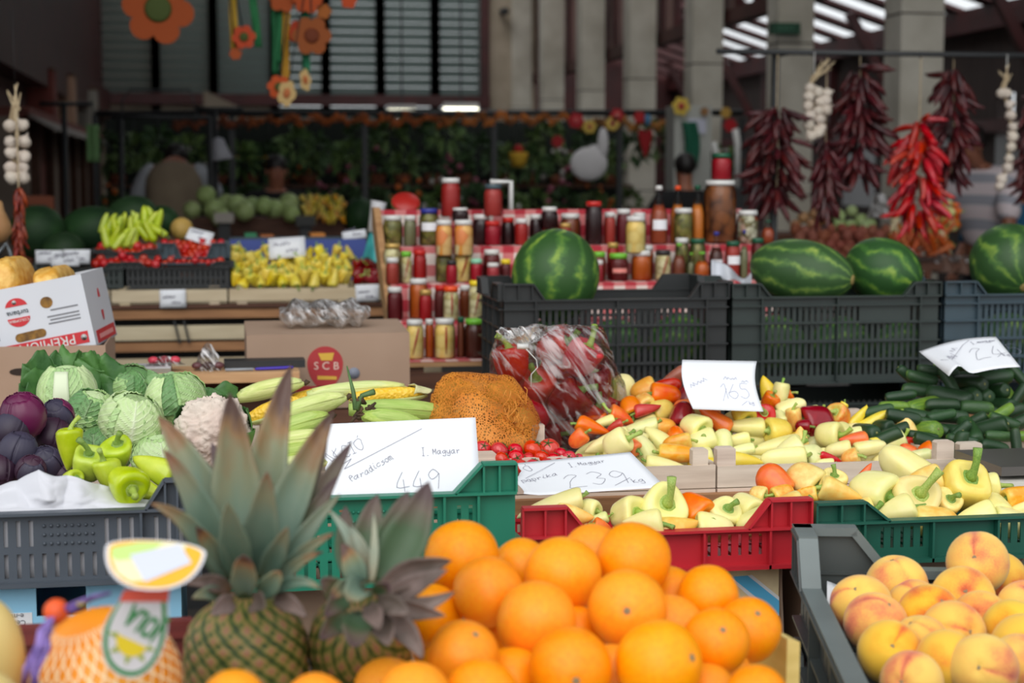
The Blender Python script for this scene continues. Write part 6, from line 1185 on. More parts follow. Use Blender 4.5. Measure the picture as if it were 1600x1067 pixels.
for a in [(1019, 1046, 291, 378, 0, 'jd', 'w', 'f', 'L'), (1050, 1073, 291, 379, 0, 'ju', 'o', 'b'), (1081, 1104, 290, 378, 0, 'ju', 'd', 'b'), (1193, 1213, 350, 385, 0, 'jd', 'd', 'f'), (1053, 1074, 388, 440, 1, 'br', 'g', 'f'), (1088, 1112, 403, 440, 1, 'am', 'g', -.015), (1111, 1132, 369, 440, 1, 'hn', 'b', 'f', 'L'), (1075, 1087, 404, 442, 1, 'gg', 'g', .04), (1158, 1170, 366, 440, 1, 'gg', 'b', 'f')]: jar(*a, bottle=True)
zl = zr[0] + .09
jar(682, 709, 347, 395, None, 'ow', 'w', 5.13, base=zr[1] + .085); jar(711, 742, 347, 395, None, 'ow', 'w', 5.13, base=zr[1] + .085); jar(981, 1013, 342, 391, None, 'ye', 'w', 5.12, base=zr[1] + .089)
jar(691, 722, 278, 338, None, 'rd', 'w', 5.30, base=P(700, 339, 5.30).z); jar(758, 788, 288, 336, None, 'rd', 't', 5.30, base=P(770, 338, 5.30).z); jar(708, 734, 327, 345, None, 'dk', 'w', 5.15, base=P(720, 346, 5.15).z); jar(848, 874, 326, 356, None, 'dk', 'w', 5.28); jar(876, 895, 353, 384, None, 'rd', 'a', 5.24)
bj = jar(1106, 1158, 282, 378, 0, 'rb', 'w', 'f')
rj = jar(1116, 1148, 236, 281, None, 'rd', 'd', 5.31, base=P(1130, 281, 5.31).z)
SPEC = {JARS[k][0].name: v for k, v in ((-1, 'tall red jar with dark green lid standing on the big fruit jar'), (-2, 'big wide jar of brown round fruit with a white lid'), (-3, 'red jar with gold lid behind the watermelon top'), (-4, 'nearly black jam jar just above the upright watermelon'), (-5, 'small dark jam jar on top of the orange and white pickles'), (-6, 'red jar with dark grey lid standing on other jars beside the white frame'), (-7, 'tall red jar with white lid standing highest over the gingham stand'), (-8, 'yellow pickle jar stacked in front of the top shelf, beside the bottles'), (-9, 'orange and white pickle jar, the one with red pepper inside'), (-10, 'orange and white pickle jar, nearer the wooden upright of its pair'))}
for row in range(4):
    L = sorted([j for j in JARS if j[1] == row and j[0].name not in SPEC], key=lambda j: j[2]); seen = {}
    for j in L: seen.setdefault(j[3], []).append(j)
    for d, q in seen.items():
        for i, j in enumerate(q): j[0]['label'] = d + (' on the %s shelf' % ROWS[row][0] if len(q) == 1 else ', %s such from the upright, %s shelf' % (nth(i), ROWS[row][0])); j[0]['group'] = 'preserves on the stand'
for j in JARS:
    if j[0].name in SPEC: j[0]['label'] = SPEC[j[0].name]; j[0]['group'] = 'preserves on the stand'
a, b_ = P(766, 323, 5.48), P(798, 284, 5.48); t = thing('wire_rack', 'white bent wire rack behind the red jar with the dark lid', 'rack', a)
part('frame', MB().tube([V((0, 0, b_.z - a.z)), V((b_.x - a.x, 0, b_.z - a.z)), V((b_.x - a.x, 0, -.06))], .009, 8), m_white, t)

# ================================================================ printed box, plank and banana box on the left
a, b_ = P(385, 524, 4.12), P(640, 530, 4.12); t = thing('carton', 'brown carton with a red crest reading SCB', 'box', (a.x, 4.12, ZC)); W = b_.x - a.x; H = a.z - ZC
bx = MB(); bx.box(0, 0, 0, W, .004, H); bx.box(0, .3, 0, W, .304, H + .005); bx.box(0, .004, 0, .004, .3, H); bx.box(W - .004, .004, 0, W, .3, H); bx.box(0, 0, 0, W, .3, .004); part('carton_wall', bx, m_card, t)
part('flap', MB().add([(0, .02, H), (W, .02, H), (W, .28, H + .012), (0, .28, H + .012), (0, .02, H - .003), (W, .02, H - .003), (W, .28, H + .009), (0, .28, H + .009)], [(0, 1, 2, 3), (7, 6, 5, 4), (0, 4, 5, 1), (2, 6, 7, 3)], smooth=False), m_card, t)
lc = lambda px, py: (P(px, py, 4.12).x - a.x, P(px, py, 4.12).z - ZC)
m_crest = mat('crest_red', (170, 48, 52), .6); m_cry = mat('crest_yellow', (212, 170, 62), .6); m_crw = mat('crest_pale', (222, 196, 182), .6)
egg = []
for k in range(36):
    an = 2 * PI * k / 36; yv = math.sin(an); egg.append(lc(508 + 28 * math.cos(an) * (1 - .0 * yv) * (1 if yv > 0 else 1 - .18 * yv * yv), 568 - (27 if yv > 0 else 41) * yv))
cr = part('crest', MB().prism(egg, -.001, 0), m_crest, t)
part('crown_mark', MB().prism([lc(497, 552), lc(522, 551), lc(519, 563), lc(502, 563)], -.0018, -.001), m_cry, cr); part('bar_mark', MB().prism([lc(496, 587), lc(526, 588), lc(526, 593), lc(496, 593)], -.0018, -.001), m_cry, cr)
e = MB()
for ch, px in (('S', 494), ('C', 509), ('B', 525)): q_ = lc(px, 572); text_mb(ch, .027, e, Matrix.Translation((q_[0], -.0018, q_[1])))
part('lettering', e, m_crw, cr)
q_ = lc(553, 583); part('hand_hole', MB().lathe([(.0135, 0), (.0145, .001), (.0145, .0012)], 18, 0, Matrix.Translation((q_[0], -.001, q_[1])) @ Matrix.Rotation(PI / 2, 4, 'X')), mat('hole_grey', (120, 126, 140), .6), t)
part('red_stripe', MB().prism([lc(386, 603), lc(639, 603), lc(639, 612), lc(386, 612)], -.001, 0), m_crest, t)
c = P(508, 512, 4.25); mb = MB(); mb.grid(lambda u, v: (lambda a_, k: V(((u - .5) * .23, .05 * k * math.cos(a_), .031 * k * math.sin(a_) + .006 * math.sin(u * 23 + a_ * 2))))(v * 2 * PI, (1 + .12 * math.sin(u * 31 + v * 9) + .1 * math.sin(u * 13 - v * 20)) * min(1, 6 * u + .3, 6 * (1 - u) + .2)), 40, 24)
o = ob('plastic_bag', (mb, m_film2), None, V((c.x, c.y, ZC + H + .042))); tag(o, 'crumpled roll of clear plastic lying on the crested carton', 'plastic bag')
b = MB(); kn = P(535, 488, 4.27) - o.location
b.grid(lambda u, v: V((.045, 0, .02)).lerp(kn + V((.03 * (v - .5), 0, 0)), u) + V((.03 * (v - .5) * (1 - u), .012 * math.sin(v * 8), .004 * math.sin(u * 9 + v * 8))), 8, 8); part('twisted_end', b, m_film2, o)
# plank with a few small things
a, b_ = P(186, 583, 3.92), P(468, 580, 3.92); zp = P(330, 583, 3.92).z; t = thing('plank_shelf', 'bare pine plank shelf behind the cabbages', 'shelf', (a.x, 3.92, ZC)); W = b_.x - a.x
part('plank', MB().box(0, 0, zp - ZC - .024, W, .16, zp - ZC), mat('pine_plank', (206, 166, 122), .65, (186, 142, 100), 5, (1, 8, 12)), t)
for x in (.01, W - .06): part('support', MB().box(x, .03, 0, x + .05, .13, zp - ZC - .024), m_wood3, t)
part('rear_panel', MB().box(.06, .12, 0, W - .06, .135, zp - ZC - .024), m_wood3, t)
x0, x1 = P(205, 580, 3.95).x, P(267, 580, 3.95).x; o = ob('notebook', (MB().box(x0, 3.94, zp, x1, 4.03, zp + .011).box(x0, 3.941, zp + .011, x1, 4.028, zp + .014, 1), [mat('book_grey', (150, 146, 136), .7), mat('book_white', (206, 208, 212), .5)])); tag(o, 'thin grey and white notebook on the pine plank', 'notebook')
for (xa, xb, yt, lab, red) in ((222, 292, 556, 'low crumpled clear bag with red bits on the notebook', 1), (300, 350, 536, 'upright crumpled clear bag on the pine plank', 0)):
    c = P((xa + xb) / 2, 570, 3.99); s = mpp(250, 570, 3.99); w = (xb - xa) * s / 2; h = zat(yt, 3.99, 250) - zp - .014 * red; rr = random.Random(xa)
    def f(u, v):
        an = u * 2 * PI; k = (1 - v) ** .6 * (.75 + .35 * noise.noise(V((math.cos(an) * 2, math.sin(an) * 2, v * 3 + xa)))) + .06; return V((w * k * math.cos(an), w * .7 * k * math.sin(an), h * v))
    o = ob('plastic_bag', (MB().grid(f, 26, 16), m_film2), None, V((c.x, 3.98, zp + .015 * red))); tag(o, lab, 'plastic bag')
    for k in range(3):
        q = ob('plum' if not red else 'sweet', (MB().ball((0, 0, 0), .011, 10, 7, 0, (1.2, 1, .8)), mat('plum_skin' if not red else 'pink_wrapper', (96, 56, 60) if not red else (214, 70, 90), .4)), None, V((c.x + (k - 1) * .025, 3.975 + .01 * (k % 2), zp + .012 + .015 * red))); tag(q, 'dark plum in the upright clear bag' if not red else 'pink wrapped sweet in the low clear bag', 'plum' if not red else 'sweet', 'plums in the clear bag' if not red else 'wrapped sweets in the clear bag')
o = ob('pen', (MB().tube([P(398, 579, 3.95), P(402, 578.6, 3.95), P(450, 576.5, 3.96), P(458, 576, 3.96)], [.0015, .0035, .004, .003], 8), mat('pen_violet', (62, 42, 170), .4))); o.location.z += zp + .004 - P(428, 578, 3.955).z; tag(o, 'violet-blue pen lying on the pine plank', 'pen'); 
o = ob('pen', (MB().tube([P(352, 579, 3.95), P(396, 578, 3.95)], .0035, 8), mat('pen_grey', (150, 156, 164), .4))); o.location.z += zp + .004 - P(370, 578.5, 3.95).z; tag(o, 'grey pen lying beside the violet one on the plank', 'pen')
x0, x1 = P(350, 575, 4.03).x, P(476, 575, 4.03).x; o = ob('tray', (MB().box(x0, 4.0, zp, x1, 4.07, zp + .018), m_dark)); tag(o, 'flat black tray behind the pens on the plank', 'tray')
# brown carton and the tilted white banana box
xa, xb = P(-120, 540, 3.7).x, P(150, 540, 3.7).x; zb = P(60, 541, 3.7).z; t = thing('carton', 'plain brown carton under the tilted white banana box', 'box', (xa, 3.7, ZC)); W = xb - xa + .02; H = zb - ZC
bx = MB(); bx.box(0, 0, 0, W, .004, H); bx.box(0, .34, 0, W, .344, H); bx.box(0, .004, 0, .004, .34, H); bx.box(W - .004, .004, 0, W, .34, H); bx.box(0, 0, 0, W, .34, .004); part('carton_wall', bx, m_card, t)
q_ = P(31, 581, 3.7); part('hand_hole', MB().prism([(q_.x - xa + .022 * math.cos(k * PI / 8), q_.z - ZC + .008 * math.sin(k * PI / 8)) for k in range(16)], -.001, .001), m_hole, t)  # flat oval, its dark colour stands for the shade inside the hole
p = P(151, 541, 3.72); rz = Matrix.Rotation(math.radians(-6), 4, 'Z') @ Matrix.Rotation(math.radians(-11), 4, 'Y'); t = thing('banana_box', 'tilted white fruit box printed upside down with PREMIUM, filled with yellow nets', 'box', p); t.rotation_euler = rz.to_euler()
s = mpp(100, 500, 3.72); W, H, Dp = .46, 116 * s, .27; m_wbox = mat('white_carton', (208, 212, 220), .6, (200, 204, 212), 3); m_bred = mat('box_red', (196, 44, 52), .6)
bx = MB(); bx.box(-W, 0, 0, 0, .004, H); bx.box(-W, Dp, 0, 0, Dp + .004, H); bx.box(-W, 0, 0, -W + .004, Dp, H); bx.box(-.004, .004, 0, 0, Dp, H); bx.box(-W, 0, 0, 0, Dp, .004); part('carton_wall', bx, m_wbox, t)
part('red_band', MB().box(-W, -.0008, .012, -.012, 0, .038), m_bred, t); part('red_band', MB().box(0, .03, .004, .0008, Dp - .01, .032), m_bred, t)
FR = lambda x, z: Matrix.Translation((x, -.0014, z)) @ Matrix.Rotation(PI, 4, 'Y')
e = MB(); text_mb('PREMIUM BANANAS', .03, e, FR(-.175, .0255)); e.lathe([(.002, 0), (.007, .0003)], 10, 0, Matrix.Translation((-.022, -.001, .025)) @ Matrix.Rotation(PI / 2, 4, 'X')); part('lettering', e, m_white, t)
e = MB(); oc = lambda x0, z0, rx, rz_, a0, a1, n=18: [(x0 + rx * math.cos(math.radians(a0 + (a1 - a0) * k / n)), z0 + rz_ * math.sin(math.radians(a0 + (a1 - a0) * k / n))) for k in range(n + 1)]
lx, lz = -.150, .103
e.prism(oc(lx, lz + .012, .0245, .022, 12, 168), -.001, 0); e.prism(oc(lx, lz - .009, .0245, .020, 180, 360), -.001, 0); lg = part('oval_logo', e, m_bred, t)
e = MB(); text_mb('turbana', .0155, e, FR(lx, lz + .002)); part('lettering', e, mat('box_ink', (40, 56, 66), .6), lg)
e = MB(); text_mb('COLOMBIA', .0085, e, FR(lx, lz - .015)); e.lathe([(.002, 0), (.005, .0003)], 9, 0, Matrix.Translation((lx - .003, -.0012, lz + .025)) @ Matrix.Rotation(PI / 2, 4, 'X')); part('lettering', e, m_white, lg)
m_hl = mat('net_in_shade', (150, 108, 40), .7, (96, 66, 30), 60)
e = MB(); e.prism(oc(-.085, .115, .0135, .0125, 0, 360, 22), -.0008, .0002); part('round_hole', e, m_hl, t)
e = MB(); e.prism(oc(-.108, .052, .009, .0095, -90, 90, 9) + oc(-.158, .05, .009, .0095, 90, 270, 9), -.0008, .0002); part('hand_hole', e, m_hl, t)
e = MB()
for k, w in enumerate((.06, .07, .065, .07)): e.box(-.02 - w, -.0006, .095 - k * .0075 - (.006 if k else 0), -.02, 0, .0985 - k * .0075 - (.006 if k else 0))
part('small_print', e, m_txt, t)
e = MB(); e.prism(oc(.15, .09, .012, .03, 20, 160), -.0008, 0); e.prism(oc(.15, .075, .011, .028, 190, 350), -.0008, 0); sl = part('oval_logo', e, m_bred, t, loc=(.0008, 0, 0), rot=(0, 0, PI / 2))
e = MB(); e.box(.0008, .06, .012, .0014, .23, .022); part('band_print', e, mat('pale_red', (224, 150, 150), .6), t)
e = MB(); e.box(-.245, -.0006, .078, -.2, 0, .081); e.box(-.203, -.0006, .052, -.2, 0, .081); e.box(-.245, -.0006, .052, -.2, 0, .055); part('frame_print', e, m_txt, t)
sq = lambda x: math.copysign(abs(x) ** .45, x)
m_ynet = mat('yellow_net', (240, 198, 110), .45, (214, 156, 60), 40, bump=.6, bscale=70, bdist=.006, lo=.3, hi=.6)
for k, (x, w) in enumerate(((-.395, .075), (-.29, .08), (-.185, .075), (-.085, .055))):
    mb = MB(); hh = H / 2 + .03 - (.02 if k > 2 else 0); mb.grid(lambda u, v: (lambda a_, e_, q: V((.93 * q * w * sq(math.cos(e_)) * sq(math.cos(a_)) * .66, q * .115 * sq(math.cos(e_)) * sq(math.sin(a_)), q * hh * sq(math.sin(e_)))))(u * 2 * PI, (v - .5) * 3.1, 1 + .05 * noise.noise(V((math.cos(u * 6.28) * 3, math.sin(u * 6.28) * 3, v * 6 + k * 9)))), 30, 20)
    o = ob('produce_net', (mb, m_ynet), None, p + rz.to_3x3() @ V((x, Dp / 2, hh + .005)), rz.to_euler()); tag(o, ['yellow net bag at the far end of the banana box, cut by the picture edge', 'yellow net bag in the middle of the banana box', 'yellow net bag above the oval logo in the banana box', 'small yellow net bag in the corner of the banana box'][k], 'net bag', 'yellow nets in the banana box')
# ================================================================ stall across the aisle, on the left
YB = 6.0
m_creamb = mat('cream_board', (206, 190, 160), .7, (190, 172, 142), 4, (1, 6, 8), var=.05); m_creamc = mat('cream_cloth', (196, 180, 150), .8, (180, 164, 136), 5)
xa, xb = P(-60, 480, YB).x, P(690, 480, YB).x; zB = P(300, 476, YB).z
t = thing('produce_stand', 'far stand of brown and cream boards under the yellow peppers', 'stand', (xa, YB, 0)); W = xb - xa
zz = lambda py: P(300, py, YB).z
part('top_board', MB().box(0, 0, zB - .012, W, .7, zB), m_wood3, t)
for (ya, yb, m, nm) in ((484, 498, m_wood2, 'brown_board'), (509, 531, m_creamb, 'cream_board'), (535, 549, m_wood2, 'brown_board'), (560, 640, m_creamc, 'cream_cloth')): part(nm, MB().box(0, .01, zz(yb), W, .03, zz(ya)), m, t)
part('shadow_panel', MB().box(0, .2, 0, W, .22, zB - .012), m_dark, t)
for px in (276, 291): part('strap', MB().bar((P(px - 4, 500, YB).x - xa, 0, zz(500)), (P(px + 5, 536, YB).x - xa, 0, zz(536)), .02, .006), m_dark, t)
for px in (-40, 660): part('leg', MB().box(P(px, 480, YB).x - xa, .05, 0, P(px, 480, YB).x - xa + .06, .1, zB - .012), m_wood3, t)
def bcrate(px0, px1, lab):
    x0, x1 = P(px0, 460, YB).x, P(px1, 460, YB).x; t = thing('wooden_crate', lab, 'crate', ((x0 + x1) / 2, YB, zB), None, 'pale wooden crates across the aisle'); W = x1 - x0; h0, h1 = zz(471) - zB, zz(452) - zB
    part('front_board', MB().box(-W / 2, 0, h0, W / 2, .01, h1), m_creamb, t)
    for s in (-1, 1):
        for y in (.004, .4): part('foot', MB().box(s * (W / 2 - .045) - .018, y, 0, s * (W / 2 - .045) + .018, y + .03, h1 + .01), m_creamb, t)
    part('base', MB().box(-W / 2, .01, h0 - .008, W / 2, .44, h0), m_creamb, t); part('back_board', MB().box(-W / 2, .43, h0, W / 2, .44, h1), m_creamb, t)
bcrate(20, 171, 'pale wooden crate partly behind the banana box'); bcrate(174, 355, 'pale wooden crate under the black crate of tomatoes'); bcrate(358, 556, 'pale wooden crate under the yellow peppers'); bcrate(560, 690, 'pale wooden crate ending behind the jar stand')
zt = zz(452)
def small_crate(px0, px1, pyb, pyt, Y, m, lab, d=.3, ear=.02, rows=None, nm='plastic_crate'):
    x0, x1 = P(px0, pyb, Y).x, P(px1, pyb, Y).x; z = P((px0 + px1) / 2, pyb, Y).z; h = P((px0 + px1) / 2, pyt, Y).z - z
    return crate(nm, lab, 'crate', 'plastic crates across the aisle', ((x0 + x1) / 2, Y, z), 0, x1 - x0, d, h, ear, .05, .02, m, rows or [(h * .2, h * .45), (h * .55, h * .85)], .006, .012)
small_crate(197, 360, 451, 418, YB + .01, m_pblack, 'black crate under the tray of cherry tomatoes', .4); small_crate(60, 194, 451, 420, YB + .01, m_pblack2, 'dark crate behind the banana box, under the lime peppers', .4)
small_crate(252, 354, 413, 402, YB + .06, m_pblue, 'blue-grey tray of cherry tomatoes with a tilted price card', .2, .05, [(.0, .002)]); small_crate(150, 250, 414, 394, YB + .06, m_pblack, 'low black tray of tomatoes under the lime peppers', .26, .01, [(.0, .002)])
def sph(mesh_key, m, n=12, mm=8, sc=(1, 1, 1)): return cached(mesh_key, lambda: MB().ball((0, 0, 0), .5, n, mm, 0, sc).mesh(mesh_key[0], m))
def spread(xa, xb, ya, yb, dx, dy, Y0, Y1, seed=1):
    r = random.Random(seed); y = yb; k = 0; out = []
    while y >= ya:
        x = xa + (k % 2) * dx / 2
        while x <= xb: f = (yb - y) / max(yb - ya, 1); out.append((x + r.uniform(-.25, .25) * dx, y + r.uniform(-.25, .25) * dy, Y0 + (Y1 - Y0) * f)); x += dx
        y -= dy; k += 1
    return out
def heap_balls(name, cat, me, pts, dia, group, zmin, desc, where, axis_r=1, iters=10, calyx=None):
    its = [dict(p=P(x, y, Y), a=V((0, 0, 1)), h=.0005, r=dia * R.uniform(.44, .54), px=x, py=y) for x, y, Y in pts]
    relax(its, iters, zmin)
    for k, it in enumerate(its):
        o = ob(name, me, None, it['p'], (R.random() * axis_r * 3, R.random() * axis_r * 3, R.random() * 6), it['r'] * 2); it['o'] = o
        if calyx: ob('calyx', calyx, o)
    label_heap(its, where, group, cat, lambda q: desc, rowh=6)
    return its
m_cher = mat('cherry_tomato', (196, 40, 24), .25, var=.1)
cm = sph(('cherry_tomato',), m_cher)
heap_balls('cherry_tomato', 'tomato', cm, spread(258, 346, 374, 408, 9.5, 7, YB + .06, YB + .15, 2), .027, 'cherry tomatoes in the blue-grey tray', zt, 'cherry tomato', ('in the blue-grey tray', 'from the lime peppers', 'in the tray'))
heap_balls('cherry_tomato', 'tomato', cm, spread(153, 247, 386, 411, 11, 8, YB + .05, YB + .12, 3), .034, 'red tomatoes under the lime peppers', zt, 'small red tomato', ('under the lime peppers', 'from the watermelons', 'under the lime peppers'))
lm = []
r = random.Random(4)
for k in range(24): x = 163 + (k % 12) * 7.6 + r.uniform(-2, 2); y = 352 + (k // 12) * 18 + r.uniform(-5, 5) - (10 if k % 12 > 6 else 0); lm.append((x, y, 34, 11, -95 + r.uniform(-30, 30) + (60 if k > 19 else 0), 0, 'lg', 'l'))
heap_peppers(lm, lambda x, y: YB + .16 - (y - 350) * .002, ('over the far tomatoes', 'from the watermelons', 'over the far tomatoes'), 'lime peppers standing over the tomatoes', zt, iters=8, rowh=14)
yh = []
for k, (x, y, Y) in enumerate(spread(366, 544, 390, 448, 14, 10.5, YB + .05, YB + .3, 5)):
    if y < 400 + abs(x - 440) * .06 and k % 3 == 0: continue
    yh.append((x, y, 29, 17, r.uniform(60, 120) + (180 if k % 2 else 0), r.uniform(0, .5), 'by' if k % 4 else 'yl', 'c'))
yh += [(368, 395, 24, 14, 80, 0, 'by', 'c'), (372, 408, 24, 14, 80, 0, 'by', 'c')]
Yh = lambda x, y: YB + .05 + (446 - y) * .005
heap_peppers(yh, Yh, ('in the far heap', 'from the black crate', 'in the far heap'), 'yellow peppers heaped across the aisle', zt, iters=12, rowh=11)
rh = [(560 + 11 * (k % 4), 415 + 11 * (k // 4), 22, 17, 90 + 40 * k, .3, 'dr', 'b') for k in range(12)]
heap_peppers(rh, Yh, ('by the jar stand', 'from the yellow ones', 'by the jar stand'), 'dark red peppers beside the yellow heap', zt, iters=8, rowh=9)
for q in [('dark watermelon behind the hanging chilli strand', 58, 362, 42, 44, 6.42, 10, .2), ('long dark watermelon behind the two white price cards', 142, 360, 38, 50, 6.5, 10, .1), ('dark watermelon behind the lime peppers', 205, 338, 32, 42, 6.85, 15, .1), ('dark watermelon behind the leaning man', 252, 345, 24, 28, 7.1, 0, .1), ('dark watermelon behind the yellow peppers, next to the small jars', 562, 337, 26, 28, 11.8, 80, .1)]: watermelon(*q, spin=1, small=True, m=m_wmd)
watermelon('watermelon low behind the white price cards', 100, 392, 30, 34, 6.32, 10, .2, 1, True, m_wmd)
m_can = mat('cantaloupe_rind', (206, 170, 92), .6, (180, 146, 72), 14); s = mpp(284, 357, 6.35); o = ob('cantaloupe', (MB().ball((0, 0, 0), 18 * s, 18, 12), m_can), None, P(284, 358, 6.32)); tag(o, 'round yellow melon behind the cherry tomatoes', 'melon')
zq = P(230, 371, 6.9).z; tq = thing('melon_rack', 'dark rack behind the lime peppers holding two dark watermelons', 'rack', (P(140, 371, 6.9).x, 6.75, 0)); wq = P(300, 371, 6.9).x - P(140, 371, 6.9).x; part('board', MB().box(0, 0, zq - .02, wq, .45, zq), m_wood3, tq)
for x in (0, wq - .05): part('leg', MB().box(x, .1, 0, x + .05, .15, zq - .02), m_wood3, tq)
t = thing('melon_shelf', 'dark shelf behind the crates holding the watermelons', 'shelf', (xa, YB + .15, 0)); part('board', MB().box(0, .34, zt + .045, .85, .55, zt + .06), m_wood3, t)
for x in (0, .79): part('leg', MB().box(x, .47, zB, x + .06, .53, zt + .045), m_wood3, t)
def card(lab, q, Y, tilt=0, name='price_card', seed=3):
    (x0, y0), (x1, y1), (x2, y2), (x3, y3) = q
    return sheet(lab, [P(x0, y0, Y + tilt), P(x1, y1, Y + tilt), P(x2, y2, Y), P(x3, y3, Y)], scribble(.12, .36, .5, .09, .05, 12, seed) + scribble(.45, .16, .4, .1, 0, 9, seed + 1), nu=4, nv=3, cat='price card', pen=.003, name=name, group='price cards across the aisle')
card('white price card of two leaning on the watermelons, nearer the chilli strand', [(55, 391), (98, 391), (98, 412), (56, 412)], 5.98, seed=1); card('white price card next to the lime peppers, in front of the watermelons', [(99, 390), (141, 390), (140, 412), (99, 412)], 5.98, seed=2); card('low white price card just above the banana box', [(80, 404), (124, 403), (124, 416), (80, 416)], 5.95, seed=3)
card('tilted white price card stuck in the cherry tomatoes', [(297, 355), (335, 364), (328, 385), (289, 372)], YB + .12, .03, seed=4); card('white price card standing in the yellow peppers', [(419, 373), (476, 369), (478, 400), (421, 405)], YB + .2, .03, seed=5); card('white price card hanging on the pale crate under the tomatoes', [(249, 453), (290, 452), (291, 480), (250, 481)], YB - .012, seed=6); card('white price card hanging on the crate by the jar stand', [(555, 445), (592, 444), (592, 470), (556, 471)], YB - .012, seed=7); card('white price card at the back, above the dark red peppers', [(534, 363), (571, 358), (573, 371), (536, 376)], 6.5, seed=8)
x0, x1 = P(358, 378, 6.45).x, P(572, 378, 6.45).x; z0, z1 = P(460, 388, 6.45).z, P(460, 374, 6.45).z
t = thing('plastic_crate', 'blue crate behind the heap of yellow peppers', 'crate', (x0, 6.45, 0)); part('front_wall', MB().box(0, 0, zt, x1 - x0, .01, z1), mat('blue_plastic', (60, 78, 150), .5), t); part('back_wall', MB().box(0, .3, zt, x1 - x0, .31, z1), m_pblue, t)
for x in (0, x1 - x0 - .01): part('side_wall', MB().box(x, .01, zt, x + .01, .3, z1), m_pblue, t)
m_teal = mat('turquoise_plastic', (70, 176, 178), .4, (56, 150, 156), 20, bump=.4, bscale=30)
c = P(583, 385, 6.1); s = mpp(583, 385, 6.1); o = ob('shopping_bag', (MB().grid(lambda u, v: V((s * (v - .5) * 34 * (.2 + .8 * u), .03 * math.cos(v * 5) * u, s * (24 - 46 * u + 4 * math.sin(v * 7)))), 12, 10, th=.004), m_teal), None, c); tag(o, 'turquoise plastic bag hanging beside the jar stand', 'bag')
part('white_neck', MB().tube([V((0, 0, s * 22)), V((s * 6, .01, s * 50)), V((s * 10, .01, s * 70))], [.02, .025, .03], 8), mat('bag_white', (200, 200, 204), .4), o)
c = P(634, 316, 5.75); s = mpp(634, 316, 5.75); TM = Matrix.Rotation(math.radians(40), 4, 'X'); o = ob('watermelon_half', (MB().lathe([(.005, 6 * s), (20 * s, 4 * s), (23 * s, 0), (21 * s, -8 * s), (10 * s, -14 * s)], 24, 0, TM), mat('melon_flesh', (176, 40, 34), .4)), None, c); tag(o, 'red cut watermelon half above the end of the gingham stand', 'watermelon'); part('rind', MB().lathe([(23.4 * s, .2 * s), (22 * s, -9 * s), (10 * s, -15 * s), (.01, -17 * s)], 24, 0, TM), m_wm, o)
part('stand', MB().box(-.03, -.02, -c.z, .03, .04, -.04), m_wood3, o)
# gourd, steel frame and the garlic at the picture edge
s = mpp(0, 345, 5.2); o = ob('gourd', (MB().lathe([(.004, 34 * s), (10 * s, 30 * s), (13 * s, 16 * s), (22 * s, -4 * s), (24 * s, -18 * s), (14 * s, -32 * s), (.006, -35 * s)], 22), mat('gourd_skin', (186, 146, 100), .6, (156, 112, 70), 6)), None, P(-6, 345, 5.2)); tag(o, 'tan gourd hanging at the picture edge below the garlic', 'gourd')
part('cord', MB().tube([V((0, 0, 34 * s)), V((0, 0, .75))], .004, 6), m_dark, o)
b = MB(); q = [P(0, 412, 5.3), P(22, 410, 5.3), P(10, 380, 5.3), P(-14, 411, 5.3)]; o_ = q[0].copy(); b.tube([p_ - o_ for p_ in q], .008, 7); o = ob('steel_frame', (b, mat('steel', (140, 146, 150), .35, metal=.8)), None, o_); tag(o, 'bent steel frame at the picture edge above the banana box', 'frame'); part('upright', MB().box(-.02, 0, -o_.z, 0, .02, 0), m_dark, o)

# ================================================================ garlic braids and chilli strings on the rail
YR = 7.0; m_garl = mat('garlic_skin', (224, 214, 200), .6, (196, 180, 166), 9, (3, 3, 1), var=.05); m_straw = mat('dry_straw', (196, 178, 146), .8, (160, 140, 110), 30)
zr_ = P(1400, 84, YR).z; xa, xb = P(1120, 84, YR).x, P(1720, 84, YR).x; m_rail = mat('rail_steel', (56, 58, 60), .5)
t = thing('hanging_rail', 'dark steel rail carrying garlic braids and chilli strings', 'rail', (xa, YR, 0)); part('bar', MB().tube([(0, 0, zr_), (xb - xa, 0, zr_)], .012, 8), m_rail, t); X_ = P(1231, 200, YR).x - xa; part('post', MB().box(X_ - .014, .16, 0, X_ + .014, .19, zr_ + .012), m_rail, t); part('arm', MB().box(X_ - .012, 0, zr_ - .01, X_ + .012, .19, zr_ + .01), m_rail, t); part('post', MB().box(xb - xa - .03, 0, 0, xb - xa, .03, zr_), m_rail, t)
xs_ = P(1240, 84, YR).x - xa
for px in (1218, 1270, 1345, 1437, 1490, 1577): part('hook', MB().tube([V((P(px, 84, YR).x - xa, -.0, zr_ + .012)), V((P(px, 84, YR).x - xa, -.014, zr_)), V((P(px, 84, YR).x - xa, -.004, zr_ - .02))], .003, 5), m_rail, t)
gm = cached('bulb', lambda: MB().lathe([(.06, .72), (.08, .55), (.2, .42), (.42, .24), (.5, 0), (.42, -.24), (.2, -.36), (.03, -.38)], 14, 0, None, lambda a, t: 1 + .06 * math.cos(6 * a)).mesh('garlic_bulb', m_garl))
